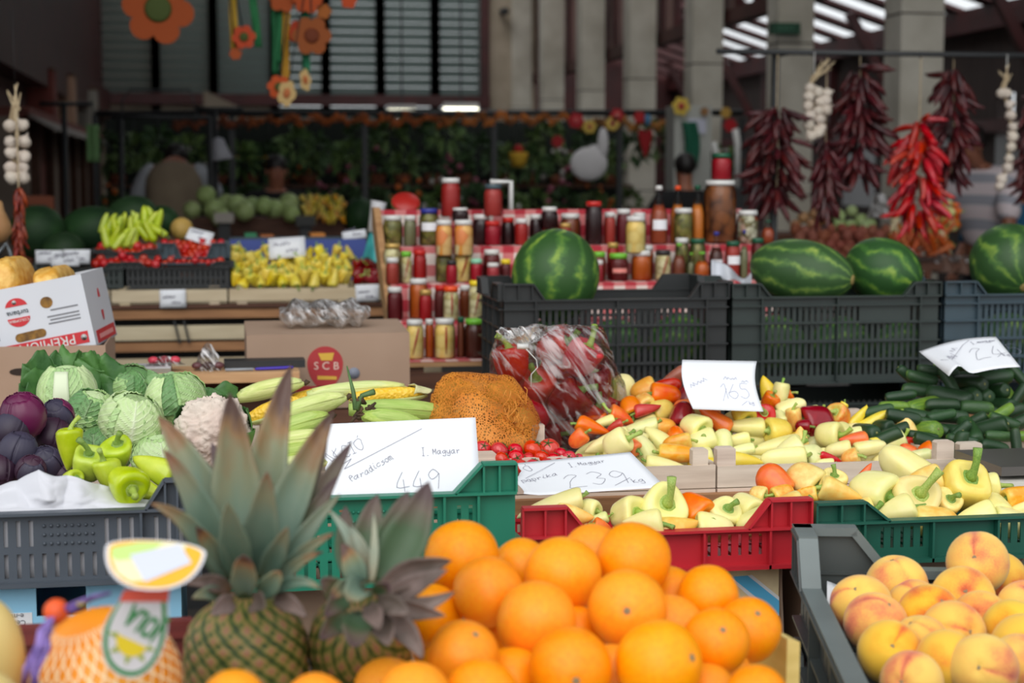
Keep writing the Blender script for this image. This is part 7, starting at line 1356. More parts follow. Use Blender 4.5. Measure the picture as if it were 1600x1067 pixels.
def braid(lab, bulbs, Y, top, straw, ns, dia):
    root = thing('garlic_braid', lab, 'garlic braid', P(*top, Y), None, 'garlic braids'); o0 = P(*top, Y); q = [P(x, y, Y) - o0 for x, y in bulbs]
    st_ = [V((0, 0, 0))] + [(q[k] + q[k + 1]) / 2 if k + 1 < len(q) and abs(bulbs[k][1] - bulbs[k + 1][1]) < 5 else q[k] for k in range(0, len(q), 2)]
    part('plait', MB().tube(st_ if len(st_) > 1 else [V((0, 0, 0)), q[-1]], .008, 7), m_straw, root)
    for k, p_ in enumerate(q):
        r_ = random.Random(k); ob('garlic_bulb', gm, root, p_ + V((0, -.012, 0)), (r_.uniform(.3, 1.2), r_.uniform(-.9, .9), r_.random() * 6), dia * r_.uniform(.9, 1.12))
    b = MB()
    for k in range(ns): r_ = random.Random(k + 5); b.tube([q[0] + V((r_.uniform(-.01, .01), 0, .01)), V((r_.uniform(-.015, .015), 0, -.01)), P(straw[0] + r_.uniform(-16, 16), straw[1] + r_.uniform(-10, 8), Y) - o0], [.004, .004, .002], 5)
    part('straw', b, m_straw, root); part('string', MB().tube([V((0, 0, 0)), V((0, 0, max(zr_ - o0.z, .03)))], .002 if Y > 6 else .0008, 5), m_white if Y > 6 else m_dark, root); return root
braid('pair of thick garlic braids tied with straw between the dark chilli strings', [(1264, 138), (1277, 144), (1291, 146), (1262, 152), (1279, 160), (1288, 158), (1261, 166), (1277, 174), (1289, 172), (1264, 182), (1280, 187), (1262, 195), (1282, 201), (1266, 213), (1277, 208)], YR - .03, (1272, 118), (1290, 100), 14, .052)
braid('single garlic braid hanging before the striped T-shirt', [(1563, 146), (1571, 146), (1575, 164), (1577, 181), (1580, 199), (1580, 214), (1578, 230), (1575, 248), (1572, 263), (1563, 280), (1560, 291)], YR - .05, (1573, 120), (1572, 108), 6, .05)
braid('short garlic braid of paired bulbs at the picture edge above the gourd', [(16, 197), (36, 196), (17, 222), (38, 222), (17, 240), (38, 246), (17, 262), (36, 262), (18, 278), (36, 277)], 5.6, (24, 165), (23, 138), 6, .046)
m_chd = mat('dried_chilli', (90, 26, 30), .4, (58, 18, 24), 4, var=.2); m_chr = mat('red_chilli', (214, 24, 20), .3, (156, 14, 18), 3, var=.15); m_cho = mat('orange_chilli', (150, 54, 26), .4, (92, 26, 22), 4, var=.2)
def chm(m, key): return cached(('ch', key), lambda: MB().tube([V((0, 0, 0)), V((.02, 0, -.12)), V((.05, 0, -.4)), V((.04, .03, -.75)), V((-.04, .05, -1))], [.035, .1, .12, .085, .008], 8).mesh('chilli', m))
def ristra(lab, px, ytop, ybot, wpx, Y, n, m, key, L, hookx=None, seed=1, taper=.6, top=None):
    r_ = random.Random(seed); a = P(px, ytop, Y); b_ = P(px, ybot, Y); root = thing('chilli_string', lab, 'chilli string', a, None, 'strings of dried chillies'); H = a.z - b_.z - L * .7; w = wpx * mpp(px, ytop, Y) / 2; me = chm(m, key)
    part('core_string', MB().tube([V((0, 0, (zr_ - a.z) if top is None else top)), V((0, 0, 0)), V((.01, 0, -H * .6)), V((0, 0, -H))], .003, 5), m_straw, root)
    for k in range(n):
        f = (k + r_.random()) / n; an = r_.random() * 6.28; o_ = V((math.cos(an), math.sin(an), 0)); sp = .45 + .55 * min(1, f * 3) - (f > .8) * (f - .8) * 1.2
        d = (o_ * (w / L * .62 * sp * r_.uniform(.5, 1.2)) + V((0, 0, r_.uniform(-1.1, -.2) if f > .1 else r_.uniform(-.7, .1)))).normalized()
        ob('chilli', me, root, V((0, 0, -H * f)) + o_ * w * r_.uniform(.1, .5) * sp, (-d).to_track_quat('Z', 'Y') @ Quaternion((0, 0, 1), r_.random() * 6), L * r_.uniform(.8, 1.2))
    return root
ristra('wide dark chilli string beside the big fruit jar', 1214, 166, 345, 104, YR, 99, m_chd, 'd', .125, seed=2); ristra('thin dark chilli string below the paired garlic braids', 1290, 215, 350, 46, YR + .03, 50, m_chd, 'd', .11, seed=3); ristra('dark chilli string behind the paired garlic, before a column', 1344, 100, 300, 104, YR + .08, 98, m_chd, 'd', .13, seed=4); ristra('bright red chilli string', 1437, 186, 372, 98, YR, 99, m_chr, 'r', .13, seed=5); ristra('dark chilli string between the bright red one and the striped shirt', 1490, 106, 300, 76, YR + .06, 92, m_chd, 'd', .12, seed=6); ristra('dark chilli string cut by the picture edge', 1610, 150, 330, 60, YR + .1, 50, m_chd, 'd', .09, seed=7)
ristra('thin strand of orange and dark chillies under the paired garlic bulbs', 29, 292, 408, 18, 5.55, 40, m_cho, 'o', .06, seed=8, top=.25)

# ================================================================ people
m_skin = mat('skin', (172, 112, 86), .5, (150, 92, 70), 6); m_skind = mat('skin_tanned', (132, 84, 64), .5); m_hair = mat('dark_hair', (30, 24, 22), .5, (22, 18, 18), 30)
def skinned(name, joints, edges, m, parent=None, sub=2):
    me = bpy.data.meshes.new(name); me.from_pydata([tuple(j[0]) for j in joints], edges, []); o = ob(name, me, parent); me.materials.append(m)
    o.modifiers.new('skin', 'SKIN').use_smooth_shade = True
    if not me.skin_vertices: me.attributes  # the layer is made below
    bm = bmesh.new(); bm.from_mesh(me); ly = bm.verts.layers.skin.verify(); bm.verts.ensure_lookup_table()
    for k, j in enumerate(joints): bm.verts[k][ly].radius = (j[1], j[2] if len(j) > 2 else j[1]); bm.verts[k][ly].use_root = (k == 0)
    bm.to_mesh(me); bm.free(); o.modifiers.new('sub', 'SUBSURF').render_levels = sub; o.modifiers['sub'].levels = sub; return o
def person(lab, loc, rotz, lean, m_top, m_bot, hair=m_hair, arms=((.30, .12, -.25), (.30, .12, -.25)), fore=((.0, .3, -.1), (.0, .3, -.1)), sk=m_skin, vest=None, headz=0, headf=.0, face=True):
    """Standing figure, facing local -Y; lean bends it forward from the hips."""
    t = thing('person', lab, 'person', loc, (0, 0, rotz)); c, s_ = math.cos(lean), math.sin(lean)
    tr = lambda x, y, z: V((x, y * c - (z - .95) * s_, .95 + (z - .95) * c + y * s_))
    hip, wst, chs, shl, nk, hd = tr(0, 0, .95), tr(0, 0, 1.12), tr(0, 0, 1.3), tr(0, .01, 1.43), tr(0, -.005, 1.52), tr(0, -.03 - headf, 1.63 - headz)
    J = [(hip, .15, .12), (wst, .15, .11), (chs, .17, .12), (shl, .11, .09), (nk, .055, .055), (hd, .075, .085), (hd + V((0, -.01, .1)), .07, .075)]; E = [(0, 1), (1, 2), (2, 3), (3, 4), (4, 5), (5, 6)]; T = [J[0], J[1], J[2], J[3], (shl.lerp(nk, .75), .062, .06)]; TE = [(0, 1), (1, 2), (2, 3), (3, 4)]
    for k, sx in enumerate((-1, 1)):
        sh = tr(sx * .19, .01, 1.42); el = sh + V((sx * arms[k][0] * .4, -arms[k][1], arms[k][2])); wr = el + V((sx * fore[k][0], -fore[k][1] * .8, fore[k][2])); hn = wr + (wr - el).normalized() * .09
        b = len(J); J += [(sh, .065), (el, .045), (wr, .03), (hn, .035, .02)]; E += [(3, b), (b, b + 1), (b + 1, b + 2), (b + 2, b + 3)]
        q = len(T); T += [(sh, .078), (sh.lerp(el, .95), .066)]; TE += [(3, q), (q, q + 1)]
        for f_ in range(4): b2 = len(J); dv = (wr - el).normalized(); J += [(hn + dv * .05 + V((.018 * (f_ - 1.5), 0, 0)), .009), (hn + dv * .085 + V((.02 * (f_ - 1.5), 0, -.012)), .008)]; E += [(b + 3, b2), (b2, b2 + 1)]
        kn = V((sx * .11, -.02, .5)); ft = V((sx * .12, 0, .07)); b = len(J); J += [(V((sx * .1, 0, .88)), .095), (kn, .062), (ft, .045), (V((sx * .13, -.14, .035)), .035)]; E += [(0, b), (b, b + 1), (b + 1, b + 2), (b + 2, b + 3)]
    skinned('body', J, E, sk, t)
    S_ = [(j[0], *[r_ * (1.32 if q < 4 else 1.2) for r_ in j[1:]]) for q, j in enumerate(T)]
    if vest:
        skinned('vest', [(j[0], *[r_ * (1.35, 1.35, 1.45, 2.1, 1.75)[q] for r_ in j[1:]]) for q, j in enumerate(T[:5])], TE[:4], vest, t)
        for q in (5, 7): skinned('sleeve', [(S_[q][0].lerp(shl, .35), .1), (S_[q][0], .095), (S_[q + 1][0], .085)], [(0, 1), (1, 2)], m_top, t)
    else: skinned('shirt', S_, TE, m_top, t)
    L = [(hip, .17, .145), (V((-.1, 0, .78)), .1), (V((-.11, -.02, .5)), .078), (V((-.12, 0, .1)), .065), (V((.1, 0, .78)), .1), (V((.11, -.02, .5)), .078), (V((.12, 0, .1)), .065)]
    skinned('trousers', L, [(0, 1), (1, 2), (2, 3), (0, 4), (4, 5), (5, 6)], m_bot, t)
    hb = MB(); hb.ball(hd + V((0, .034, .085)), .094, 18, 12, 0, (.95, 1.02, 1.0)); part('hair', hb, hair, t)
    for sx in (-1, 1): part('shoe', MB().ball((sx * .125, -.06, .045), .075, 12, 8, 0, (.65, 1.7, .6)), m_dark, t)
    if face:
        fb = MB()
        for sx in (-1, 1): fb.ball(hd + V((sx * .03, -.088, .055)), .01, 8, 6)
        part('eyes', fb, m_dark, t); part('nose', MB().lathe([(.005, .02), (.012, -.008), (.003, -.014)], 8, 0, Matrix.Translation(hd + V((0, -.098, .035)))), sk, t); part('mouth', MB().box(-.022, -.004, -.003, .022, .004, .003, 0, Matrix.Translation(hd + V((0, -.085, -.012)))), mat('lips', (130, 60, 56), .5), t)
        for sx in (-1, 1): part('ear', MB().ball(hd + V((sx * .082, 0, .03)), .022, 8, 6, 0, (.4, .8, 1.3)), sk, t)
    return t
m_beige = mat('beige_vest', (150, 134, 112), .9, (132, 116, 96), 4); m_shirtw = mat('pale_shirt', (176, 180, 186), .9); m_black = mat('black_cloth', (20, 20, 22), .9); m_jean = mat('dark_trousers', (44, 46, 56), .9)
def _str():
    x = N('striped_shirt'); sx = x.n('SeparateXYZ'); x.l(x.n('TexCoord').outputs['Object'], sx.inputs[0]); f = x.math('FRACT', x.math('MULTIPLY', x.math('ADD', sx.outputs[2], x.math('MULTIPLY', sx.outputs[1], .4)), 7.5)); return x.fin(x.ramp(f, [(.4, (206, 194, 198)), (.46, (206, 194, 198)), (.52, (150, 152, 162)), (.9, (150, 152, 162)), (.97, (206, 194, 198))]), .9)
a = P(270, 340, 12.8); struct('floor_step', MB().box(a.x - .5, 12.3, 0, a.x + .5, 13.4, .24), m_wood3); person('person in a beige vest bending over the far produce, seen from behind', (a.x, a.y, .24), PI * .97, .34, m_shirtw, m_jean, vest=m_beige, headz=.1, headf=.1, arms=((.3, .2, -.2), (.3, .1, -.25)), face=False)
a = P(430, 330, 14.0); person('person with dark hair and a pale collar facing us behind the cabbages', (a.x, a.y, 0), .1, .12, m_black, m_jean)
a = P(1070, 300, 13.0); person('person in black seen from behind in front of the shop shelves', (a.x, a.y, 0), PI, .0, m_black, m_black, face=False)
a = P(1552, 350, 9.95); struct('floor_step_2', MB().box(a.x - .5, 9.62, 0, a.x + .5, 10.4, .2), m_wood3); person('person in a grey striped T-shirt leaning over the vegetables', (a.x, a.y, .2), -1.0, .38, _str(), m_jean, arms=((.2, .1, -.28), (.2, .1, -.28)), fore=((0, .05, -.24), (0, .05, -.24)), sk=m_skind, headf=.03)
a = P(1592, 300, 10.6); person('person in blue mostly hidden behind the striped T-shirt', (a.x, a.y, 0), -.6, .5, mat('blue_shirt', (36, 96, 132), .9), m_jean)

# ================================================================ vegetables beyond the rail, by the striped shirt
YV = 8.6; x0, x1 = P(1180, 380, YV).x, P(1760, 380, YV).x; zV = P(1400, 412, YV).z
t = thing('vegetable_stand', 'low far stand of potatoes and carrots behind the melons', 'stand', (x0, YV, 0)); part('top_board', MB().box(0, 0, zV - .04, x1 - x0, .9, zV), m_wood3, t); zV2 = P(1300, 364, 9.1).z; part('rear_step', MB().box(0, .38, zV, P(1392, 380, 9.1).x - x0, .9, zV2), m_wood3, t)
for x in (.02, x1 - x0 - .08): part('leg', MB().box(x, .1, 0, x + .06, .16, zV - .04), m_wood3, t); part('leg', MB().box(x, .8, 0, x + .06, .86, zV - .04), m_wood3, t)
m_rpot = mat('red_potato', (150, 84, 62), .7, (128, 66, 50), 7, var=.12); pm_ = sph(('red_potato',), m_rpot, 12, 8, (1.2, 1, .9))
heap_balls('red_potato', 'potato', pm_, spread(1245, 1388, 358, 404, 17, 11, YV + .06, YV + .2, 6), .066, 'red potatoes behind the melons', zV, 'red potato', ('behind the melons', 'from the dark chilli strings', 'behind the melons'), iters=8)
m_koh = mat('kohlrabi_skin', (168, 188, 130), .5, (146, 170, 108), 5, var=.06); km = sph(('kohlrabi',), m_koh, 14, 10)
heap_balls('kohlrabi', 'kohlrabi', km, [(1310, 338, 9.3), (1331, 330, 9.4), (1312, 354, 9.2), (1329, 355, 9.2), (1346, 345, 9.3), (1360, 350, 9.2), (1352, 358, 9.1), (1300, 328, 9.35)], .08, 'pale green kohlrabi', zV2, 'pale green kohlrabi', ('beyond the potatoes', 'from the thin chilli string', 'beyond the potatoes'), iters=8)
m_on = mat('onion_skin', (176, 130, 86), .5, (150, 104, 64), 6, var=.1); heap_balls('onion', 'onion', sph(('onion',), m_on), [(1255, 340, 9.2), (1272, 334, 9.3), (1283, 345, 9.2), (1268, 350, 9.1), (1288, 328, 9.4), (1243, 352, 9.1)], .066, 'onions beyond the potatoes', zV2, 'brown onion', ('beyond the potatoes', 'from the jars', 'beyond the potatoes'), iters=8)
m_car = mat('carrot_skin', (206, 104, 46), .5, (186, 86, 34), 6, var=.1); m_par = mat('parsnip_skin', (214, 198, 160), .6)
cam_ = MB().lathe([(.02, .5), (.09, .48), (.11, .4), (.085, .1), (.05, -.25), (.015, -.5)], 10); cme_ = cam_.mesh('carrot', m_car); pme_ = cam_.mesh('parsnip', m_par)
its = []
for k, (x, y, Y) in enumerate(spread(1405, 1482, 352, 410, 13, 9, YV + .05, YV + .45, 8)): its.append(dict(p=P(x, y, Y), a=axis_px(R.uniform(20, 160), R.uniform(-.3, .5)), h=.06, r=.014, px=x, py=y, m=0))
for x, y, an in ((1391, 360, 60), (1402, 362, 110), (1478, 380, 120)): its.append(dict(p=P(x, y, YV + .2), a=axis_px(an, .2), h=.06, r=.014, px=x, py=y, m=1))
relax(its, 8, zV + .03)
for it in its: it['o'] = ob('parsnip' if it['m'] else 'carrot', pme_ if it['m'] else cme_, None, it['p'], quat(it['a']), .16); part('leaf_stub', MB().tube([(0, 0, .48), (.01, 0, .56)], [.04, .03], 6), m_stem, it['o'])
label_heap(its, ('below the bright chilli string', 'from the potatoes', 'below the bright chilli string'), 'carrots and parsnips below the bright chilli string', 'root vegetable', lambda q: 'white parsnip' if q['m'] else 'orange carrot', 6)
yo_ = [(1478 + 8 * (k % 3), 320 + 9 * (k // 3), 16, 10, 90 + 50 * k, .2, ('yl', 'gr', 'or')[k % 3], 'c') for k in range(15)]
heap_peppers(yo_, YV + .5, ('beside the striped T-shirt', 'from the bright chilli string', 'beside the striped T-shirt'), 'mixed peppers beside the striped T-shirt', zV, iters=6, rowh=9)
for k, (px, py, w, h) in enumerate(((1415, 398, 40, 22), (1475, 412, 34, 26), (1500, 414, 26, 26), (1375, 322, 40, 40))):
    s = mpp(px, py, YV); o = ob('plastic_bag', (MB().grid(lambda u, v: V((s * w / 2 * math.cos(u * 6.28) * (1.1 - v * .7), .08 * math.sin(u * 6.28) * (1.1 - v * .7), s * h * (v - .5) + .006 * math.sin(u * 31 + v * 9))), 18, 8), m_film2 if k in (0, 3) else mat('brown_bag_contents', (110, 84, 72), .4, (80, 60, 54), 20)), None, P(px, py, YV + (.05 if k < 3 else .6))); tag(o, ['crumpled clear bag in front of the carrots', 'clear bag with brown contents by the striped shirt hand', 'second brown-filled bag, just under the hand', 'grey crumpled plastic behind the kohlrabi'][k], 'plastic bag')
    if k in (1, 2): part('film', MB().ball((0, 0, 0), s * h * .62, 14, 9, 0, (1, .8, .9)), m_film2, o)

# ================================================================ far produce counter
YO = 11.5; x0, x1 = P(300, 340, YO).x, P(610, 340, YO).x; zO = P(440, 372, YO).z
t = thing('produce_counter', 'dim far counter of cabbages and yellow peppers', 'counter', (x0, YO, 0)); part('top_board', MB().box(0, 0, zO - .05, x1 - x0, .9, zO), m_wood3, t); part('front_panel', MB().box(0, 0, .05, x1 - x0, .02, zO - .05), m_wood3, t); zO2 = P(400, 340, 11.9).z; part('display_step', MB().box(0, .36, zO, x1 - x0, .88, zO2), m_wood3, t)
for x in (.03, x1 - x0 - .09): part('leg', MB().box(x, .8, 0, x + .06, .86, zO - .05), m_wood3, t)
m_cabf = mat('white_cabbage', (176, 196, 130), .5, (158, 180, 110), 4, var=.05); cb = sph(('white_cabbage',), m_cabf, 16, 10)
heap_balls('white_cabbage', 'cabbage', cb, [(322, 305, 12.1), (335, 326, 11.95), (352, 318, 12.0), (372, 320, 11.9), (394, 322, 11.9), (412, 322, 11.9), (428, 326, 11.95), (450, 318, 12.0), (455, 334, 11.72), (382, 330, 11.7), (345, 340, 11.7), (300, 328, 12)], .14, 'pale cabbages on the far counter', zO, 'pale round cabbage', ('on the far counter', 'from the beige vest', 'on the far counter'), iters=10)
fy = [(x, y, 15, 9, R.uniform(60, 120), .2, 'yl' if k % 3 else 'yo', 'c') for k, (x, y, Y) in enumerate(spread(474, 540, 312, 344, 10, 8, 11.8, 12.2, 9))]
heap_peppers(fy, lambda x, y: 11.7 + (344 - y) * .01, ('on the far counter', 'from the cabbages', 'on the far counter'), 'yellow peppers on the far counter', zO, iters=6, rowh=8)
for k, (px, py, col, w) in enumerate(((418, 375, 'orange', 20), (497, 372, 'amber', 22), (392, 372, 'green', 18), (350, 340, 'white', 30), (478, 345, 'dark', 30))):
    c = {'orange': (196, 110, 40), 'amber': (210, 130, 40), 'green': (40, 130, 84), 'white': (176, 168, 158), 'dark': (44, 46, 44)}[col]; Y = 7.2 if k < 3 else 11.2; s = mpp(px, py, Y); a = P(px, py, Y); zb = a.z - s * 8
    t = thing('produce_bin', '%s bin behind the %s' % (col, 'yellow peppers' if k < 3 else 'cabbages on the far counter' if k == 3 else 'price card in the yellow peppers'), 'bin', (a.x, Y, 0)); part('bin_wall', MB().box(-w * s / 2, 0, zb, w * s / 2, .2, a.z + s * 7), mat('bin_' + col, c, .5), t); part('pedestal', MB().box(-.04, .06, 0, .04, .14, zb), m_dark, t)
# ================================================================ flower stall in the dim middle of the hall
YP = 15.0; x0, x1 = P(150, 250, YP).x, P(1160, 250, YP).x; W = x1 - x0; m_sg = mat('stall_shade_green', (30, 38, 32), .8)
t = thing('flower_stall', 'long dim flower stall hung with garlands under a dark top rail', 'stall', (x0, YP, 0)); ztp = P(640, 181, YP).z
part('dark_backdrop', MB().box(0, 1.3, 0, W * .86, 1.34, ztp), m_sg, t)  # dark sheet added behind the plants, standing in for the stall's deep shade
for k in range(6): part('post', MB().box(W * k / 5 - .025, 0, 0, W * k / 5 + .025, .05, ztp), m_dark, t)
part('top_rail', MB().tube([(0, .02, ztp), (W, .02, ztp + .05)], .03, 8), m_dark, t)
part('rear_rail', MB().tube([(0, .29, ztp), (W, .29, ztp + .05)], .02, 8), m_dark, t)
for k in range(3): part('shelf', MB().box(0, .12 + .4 * k, .85 + .33 * k, W * .86, .36 + .4 * k, .88 + .33 * k), m_wood3, t)
cols = {'red': (170, 30, 34), 'yellow': (206, 166, 50), 'orange': (206, 104, 34), 'white': (190, 186, 180), 'pink': (170, 90, 110), '': None}
m_pot = mat('clay_pot', (120, 66, 44), .8); greens = [mat('dark_leaves', (76, 104, 62), .6, (52, 78, 46), 6, var=.25), mat('mid_leaves', (112, 138, 74), .6, (76, 104, 56), 6, var=.25)]
def foliage(seed, n=70):
    r = random.Random(seed); mb = MB()
    for k in range(n):
        d = V((r.gauss(0, 1), r.gauss(0, 1), r.gauss(.4, .8))).normalized(); b = d * r.uniform(.1, .3); e = d * r.uniform(.38, .56) + V((0, 0, -r.uniform(0, .12))); sd = d.cross(V((r.gauss(0, 1), r.gauss(0, 1), r.gauss(0, 1)))).normalized() * r.uniform(.05, .1); m = b.lerp(e, .55) + V((0, 0, .03))
        mb.add([b, m - sd, e, m + sd, m + d * .01], [(0, 1, 4), (1, 2, 4), (2, 3, 4), (3, 0, 4)], None, 0, False)
    return mb
fo = [[foliage(s).mesh('foliage', g) for s in (1, 2, 3)] for g in greens]
pot_me = MB().lathe([(.2, -.22), (.24, -.2), (.2, -.46), (.16, -.48)], 14).mesh('pot', m_pot)
def bl_me(c, s):
    r = random.Random(s); mb = MB()
    for k in range(11): d = V((r.gauss(0, 1), r.gauss(-.7, .7), r.gauss(.5, .7))).normalized(); mb.ball(d * .5, r.uniform(.05, .085), 7, 5)
    return mb.mesh('blossoms', c)
bls = {k: bl_me(mat('petal_' + k, v, .6), i) for i, (k, v) in enumerate(cols.items()) if v}
kinds = list(cols); r = random.Random(12); cnt = {}
for row in range(3):
    for k in range(17):
        kk = kinds[r.choice((0, 1, 2, 3, 4, 5, 5, 5, 5))]; sc = r.uniform(.33, .4); x = W * .86 * (k + .5 + r.uniform(-.12, .12)) / 17; z = .88 + .33 * row + .48 * sc
        o = ob('potted_plant', None, None, (x0 + x, YP + .24 + .4 * row, z), (0, 0, r.random() * 6), sc); ob('foliage', fo[r.random() < .4][r.randrange(3)], o); ob('pot', pot_me, o)
        if kk: ob('blossoms', bls[kk], o)
        i = cnt.get((row, kk), 0); cnt[(row, kk)] = i + 1
        tag(o, '%s, %s from the louvres, %s shelf of the flower stall' % ('plant with %s blossoms' % kk if kk else 'leafy plant', nth(i), ('lowest', 'middle', 'highest')[row]), 'plant', 'potted plants on the flower stall')
# hanging greenery and ornaments under the rail
for k in range(24):
    px = 170 + 41 * k + r.uniform(-15, 15); py = 210 + r.uniform(-8, 44); a = P(px, py, YP + .29); o = ob('hanging_plant', fo[k % 2][k % 3], None, a, (0, 0, k), .44); tag(o, 'hanging leafy plant, %s from the louvres under the flower stall rail' % nth(k), 'plant', 'greenery hung under the flower stall rail')
    part('cord', MB().tube([V((0, 0, .2)), V((0, 0, (ztp - a.z) / .44))], .012, 5), m_dark, o)
def garl(lab, xa, xb, y, col, n, drop=6):
    a = P(xa, y, YP - .03); mb = MB(); rr = random.Random(xa)
    for k in range(n):
        p_ = P(xa + (xb - xa) * (k + rr.random()) / n, y + drop * math.sin(k * .9) + rr.uniform(-2, 5), YP - .04) - a; s = rr.uniform(.03, .055); q = rr.random() * 3
        mb.add([p_ + V((s * math.cos(q + j * 2.09), rr.uniform(-.01, .01), s * math.sin(q + j * 2.09))) for j in range(3)] + [p_ + V((0, -.015, 0))], [(0, 1, 3), (1, 2, 3), (2, 0, 3), (0, 2, 1)], None, 0, False)
    mb.tube([V((0, 0, 0)), P((xa + xb) / 2, y + 3, YP - .03) - a, P(xb, y, YP - .03) - a], .008, 5)
    o = ob('leaf_garland', (mb, mat('garland_%s' % lab.split()[0], col, .7, tuple(int(c * .6) for c in col), 9)), None, a); tag(o, lab, 'garland')
garl('orange autumn leaf garland along the flower stall rail, louvre side', 388, 700, 186, (190, 96, 34), 60); garl('amber leaf garland along the rail near the pale columns', 690, 905, 184, (196, 112, 40), 46); garl('rust leaf garland at the dark end above the beige vest', 270, 390, 190, (140, 70, 36), 30); garl('ochre leaf garland beside the red heart ornament', 905, 1060, 192, (180, 120, 50), 30)
def petal(R_, n=6, depth=.012, f=.26):
    pts = []
    for k in range(72): a = 2 * PI * k / 72; pts.append((R_ * (1 - f + f * abs(math.cos(a * n / 2)) ** .7) * math.cos(a), R_ * (1 - f + f * abs(math.cos(a * n / 2)) ** .7) * math.sin(a)))
    return MB().prism(pts, -depth / 2, depth / 2)
_pm = {}
def pmat(c):
    if c not in _pm: _pm[c] = mat('felt_%d_%d_%d' % c, c, .8)
    return _pm[c]
def flower(lab, px, py, R_, c, c2, Y, n=6, sx=1, group='hanging felt flowers', cord=None, name='flower_ornament'):
    s = mpp(px, py, Y); o = ob(name, (petal(R_ * s, n), pmat(c)), None, P(px, py, Y), (0, .2 * math.sin(px), 0), (sx, 1, 1)); tag(o, lab, 'ornament', group)
    if c2: part('flower_centre', MB().lathe([(R_ * s * .36, 0), (R_ * s * .38, .006), (R_ * s * .3, .012)], 16, 0, Matrix.Translation((0, -.006, 0)) @ Matrix.Rotation(PI / 2, 4, 'X')), pmat(c2), o)
    if cord: part('cord', MB().tube([V((0, 0, 0)), V((0, .005, (cord - py) * -s))], .004, 5), m_dark, o)
    return o
ORr, GRn, CRm = (176, 80, 30), (78, 92, 40), (214, 180, 120)
flower('largest orange felt flower with a green centre, hung high before the louvres', 247, 14, 56, ORr, GRn, 8.0, cord=-60); flower('small red-orange flower on the yellow ribbon beside the largest flower', 381, 58, 19, (200, 74, 36), GRn, 8.0, cord=-60); flower('tiny orange flower under the small red-orange one', 368, 84, 10, (180, 84, 36), None, 8.02, cord=-60); flower('orange flower with a green centre, low, behind the cream one', 436, 136, 19, (206, 86, 36), GRn, 8.0, cord=-60)
flower('cream flower with an orange centre hanging lowest', 448, 146, 21, CRm, (206, 120, 70), 7.95, 5, .7, cord=-60); flower('slim cream flower on the thin green ribbon', 477, 125, 18, CRm, (206, 110, 60), 7.98, 5, .5, cord=-60); flower('brown-orange flower in the middle of the ribbon cluster', 487, 56, 31, (160, 84, 36), (120, 56, 28), 7.96, cord=-60); flower('red-orange flower peeping out behind the brown-orange one', 466, 50, 18, (190, 66, 34), None, 8.02, cord=-60); flower('orange flower cut by the picture top over the ribbons', 442, -4, 24, ORr, None, 8.0, cord=-60); flower('second orange flower cut by the picture top, next to the first', 480, -2, 24, (190, 80, 30), None, 7.97, cord=-60); flower('tiny ochre flower beside the brown-orange one', 506, 18, 12, (176, 100, 40), None, 8.0, 5, cord=-60); flower('small orange flower alone at the picture top, away from the ribbons', 545, 1, 13, (206, 80, 34), None, 8.0, 5, cord=-60)
def ribbon(lab, xa, xb, y1, c, Y, k=0):
    a, b_ = P(xa, -60, Y), P(xb, y1, Y); w = 6 * mpp(xa, 0, Y)
    o = ob('ribbon', (MB().grid(lambda u, v: (b_ - a) * u + V(((v - .5) * w * 2, .012 * math.sin(u * 9 + v * 2 + k), 0)), 20, 3, th=.003), pmat(c)), None, a); tag(o, lab, 'ribbon', 'ribbons hung before the louvres')
ribbon('yellow ribbon beside the small red-orange flower', 362, 366, 78, (200, 160, 50), 8.05, 1); ribbon('green ribbon next to the yellow one', 388, 404, 74, (40, 120, 70), 8.06, 2); ribbon('broad green ribbon behind the cluster', 428, 432, 116, (36, 110, 66), 8.06, 3); ribbon('second green ribbon beside the broad one', 440, 438, 100, (44, 124, 76), 8.04, 4); ribbon('amber ribbon ending at the cream flower', 448, 446, 128, (190, 140, 40), 8.02, 5); ribbon('thin green ribbon ending at the slim cream flower', 477, 478, 112, (40, 130, 90), 8.03, 6)
for a in [('red ball flower beside the pale columns', 900, 188, 13, (170, 30, 40), (200, 90, 90)), ('yellow flower under the red ball flower', 921, 198, 11, (206, 176, 80), (170, 90, 70)), ('yellow flower over the rabbit ear', 957, 193, 11, (210, 180, 90), (160, 60, 70)), ('red flower over the rabbit ear', 964, 180, 11, (176, 30, 40), (206, 120, 110)), ('red flower beside the heart ornament', 999, 183, 10, (176, 36, 40), None), ('red round flower hanging over the white rabbit', 871, 221, 10, (150, 26, 30), None), ('largest yellow flower before the pale pillar', 1064, 166, 15, (216, 186, 80), (180, 70, 60)), ('small brown flower on the pale pillar', 1101, 174, 7, (150, 110, 70), None), ('yellow flower by the dark doorway', 1134, 176, 9, (190, 150, 70), None), ('red tulip flower above the jar of red puree', 1141, 196, 11, (176, 26, 34), None)]: flower(a[0], a[1], a[2], a[3], a[4], a[5], YP - .08 if a[1] not in (1064, 1101) else 13.98, group='felt flowers on the flower stall', cord=180 - 10 * (a[1] - 150) / 1010 if a[1] not in (1064, 1101) else None)
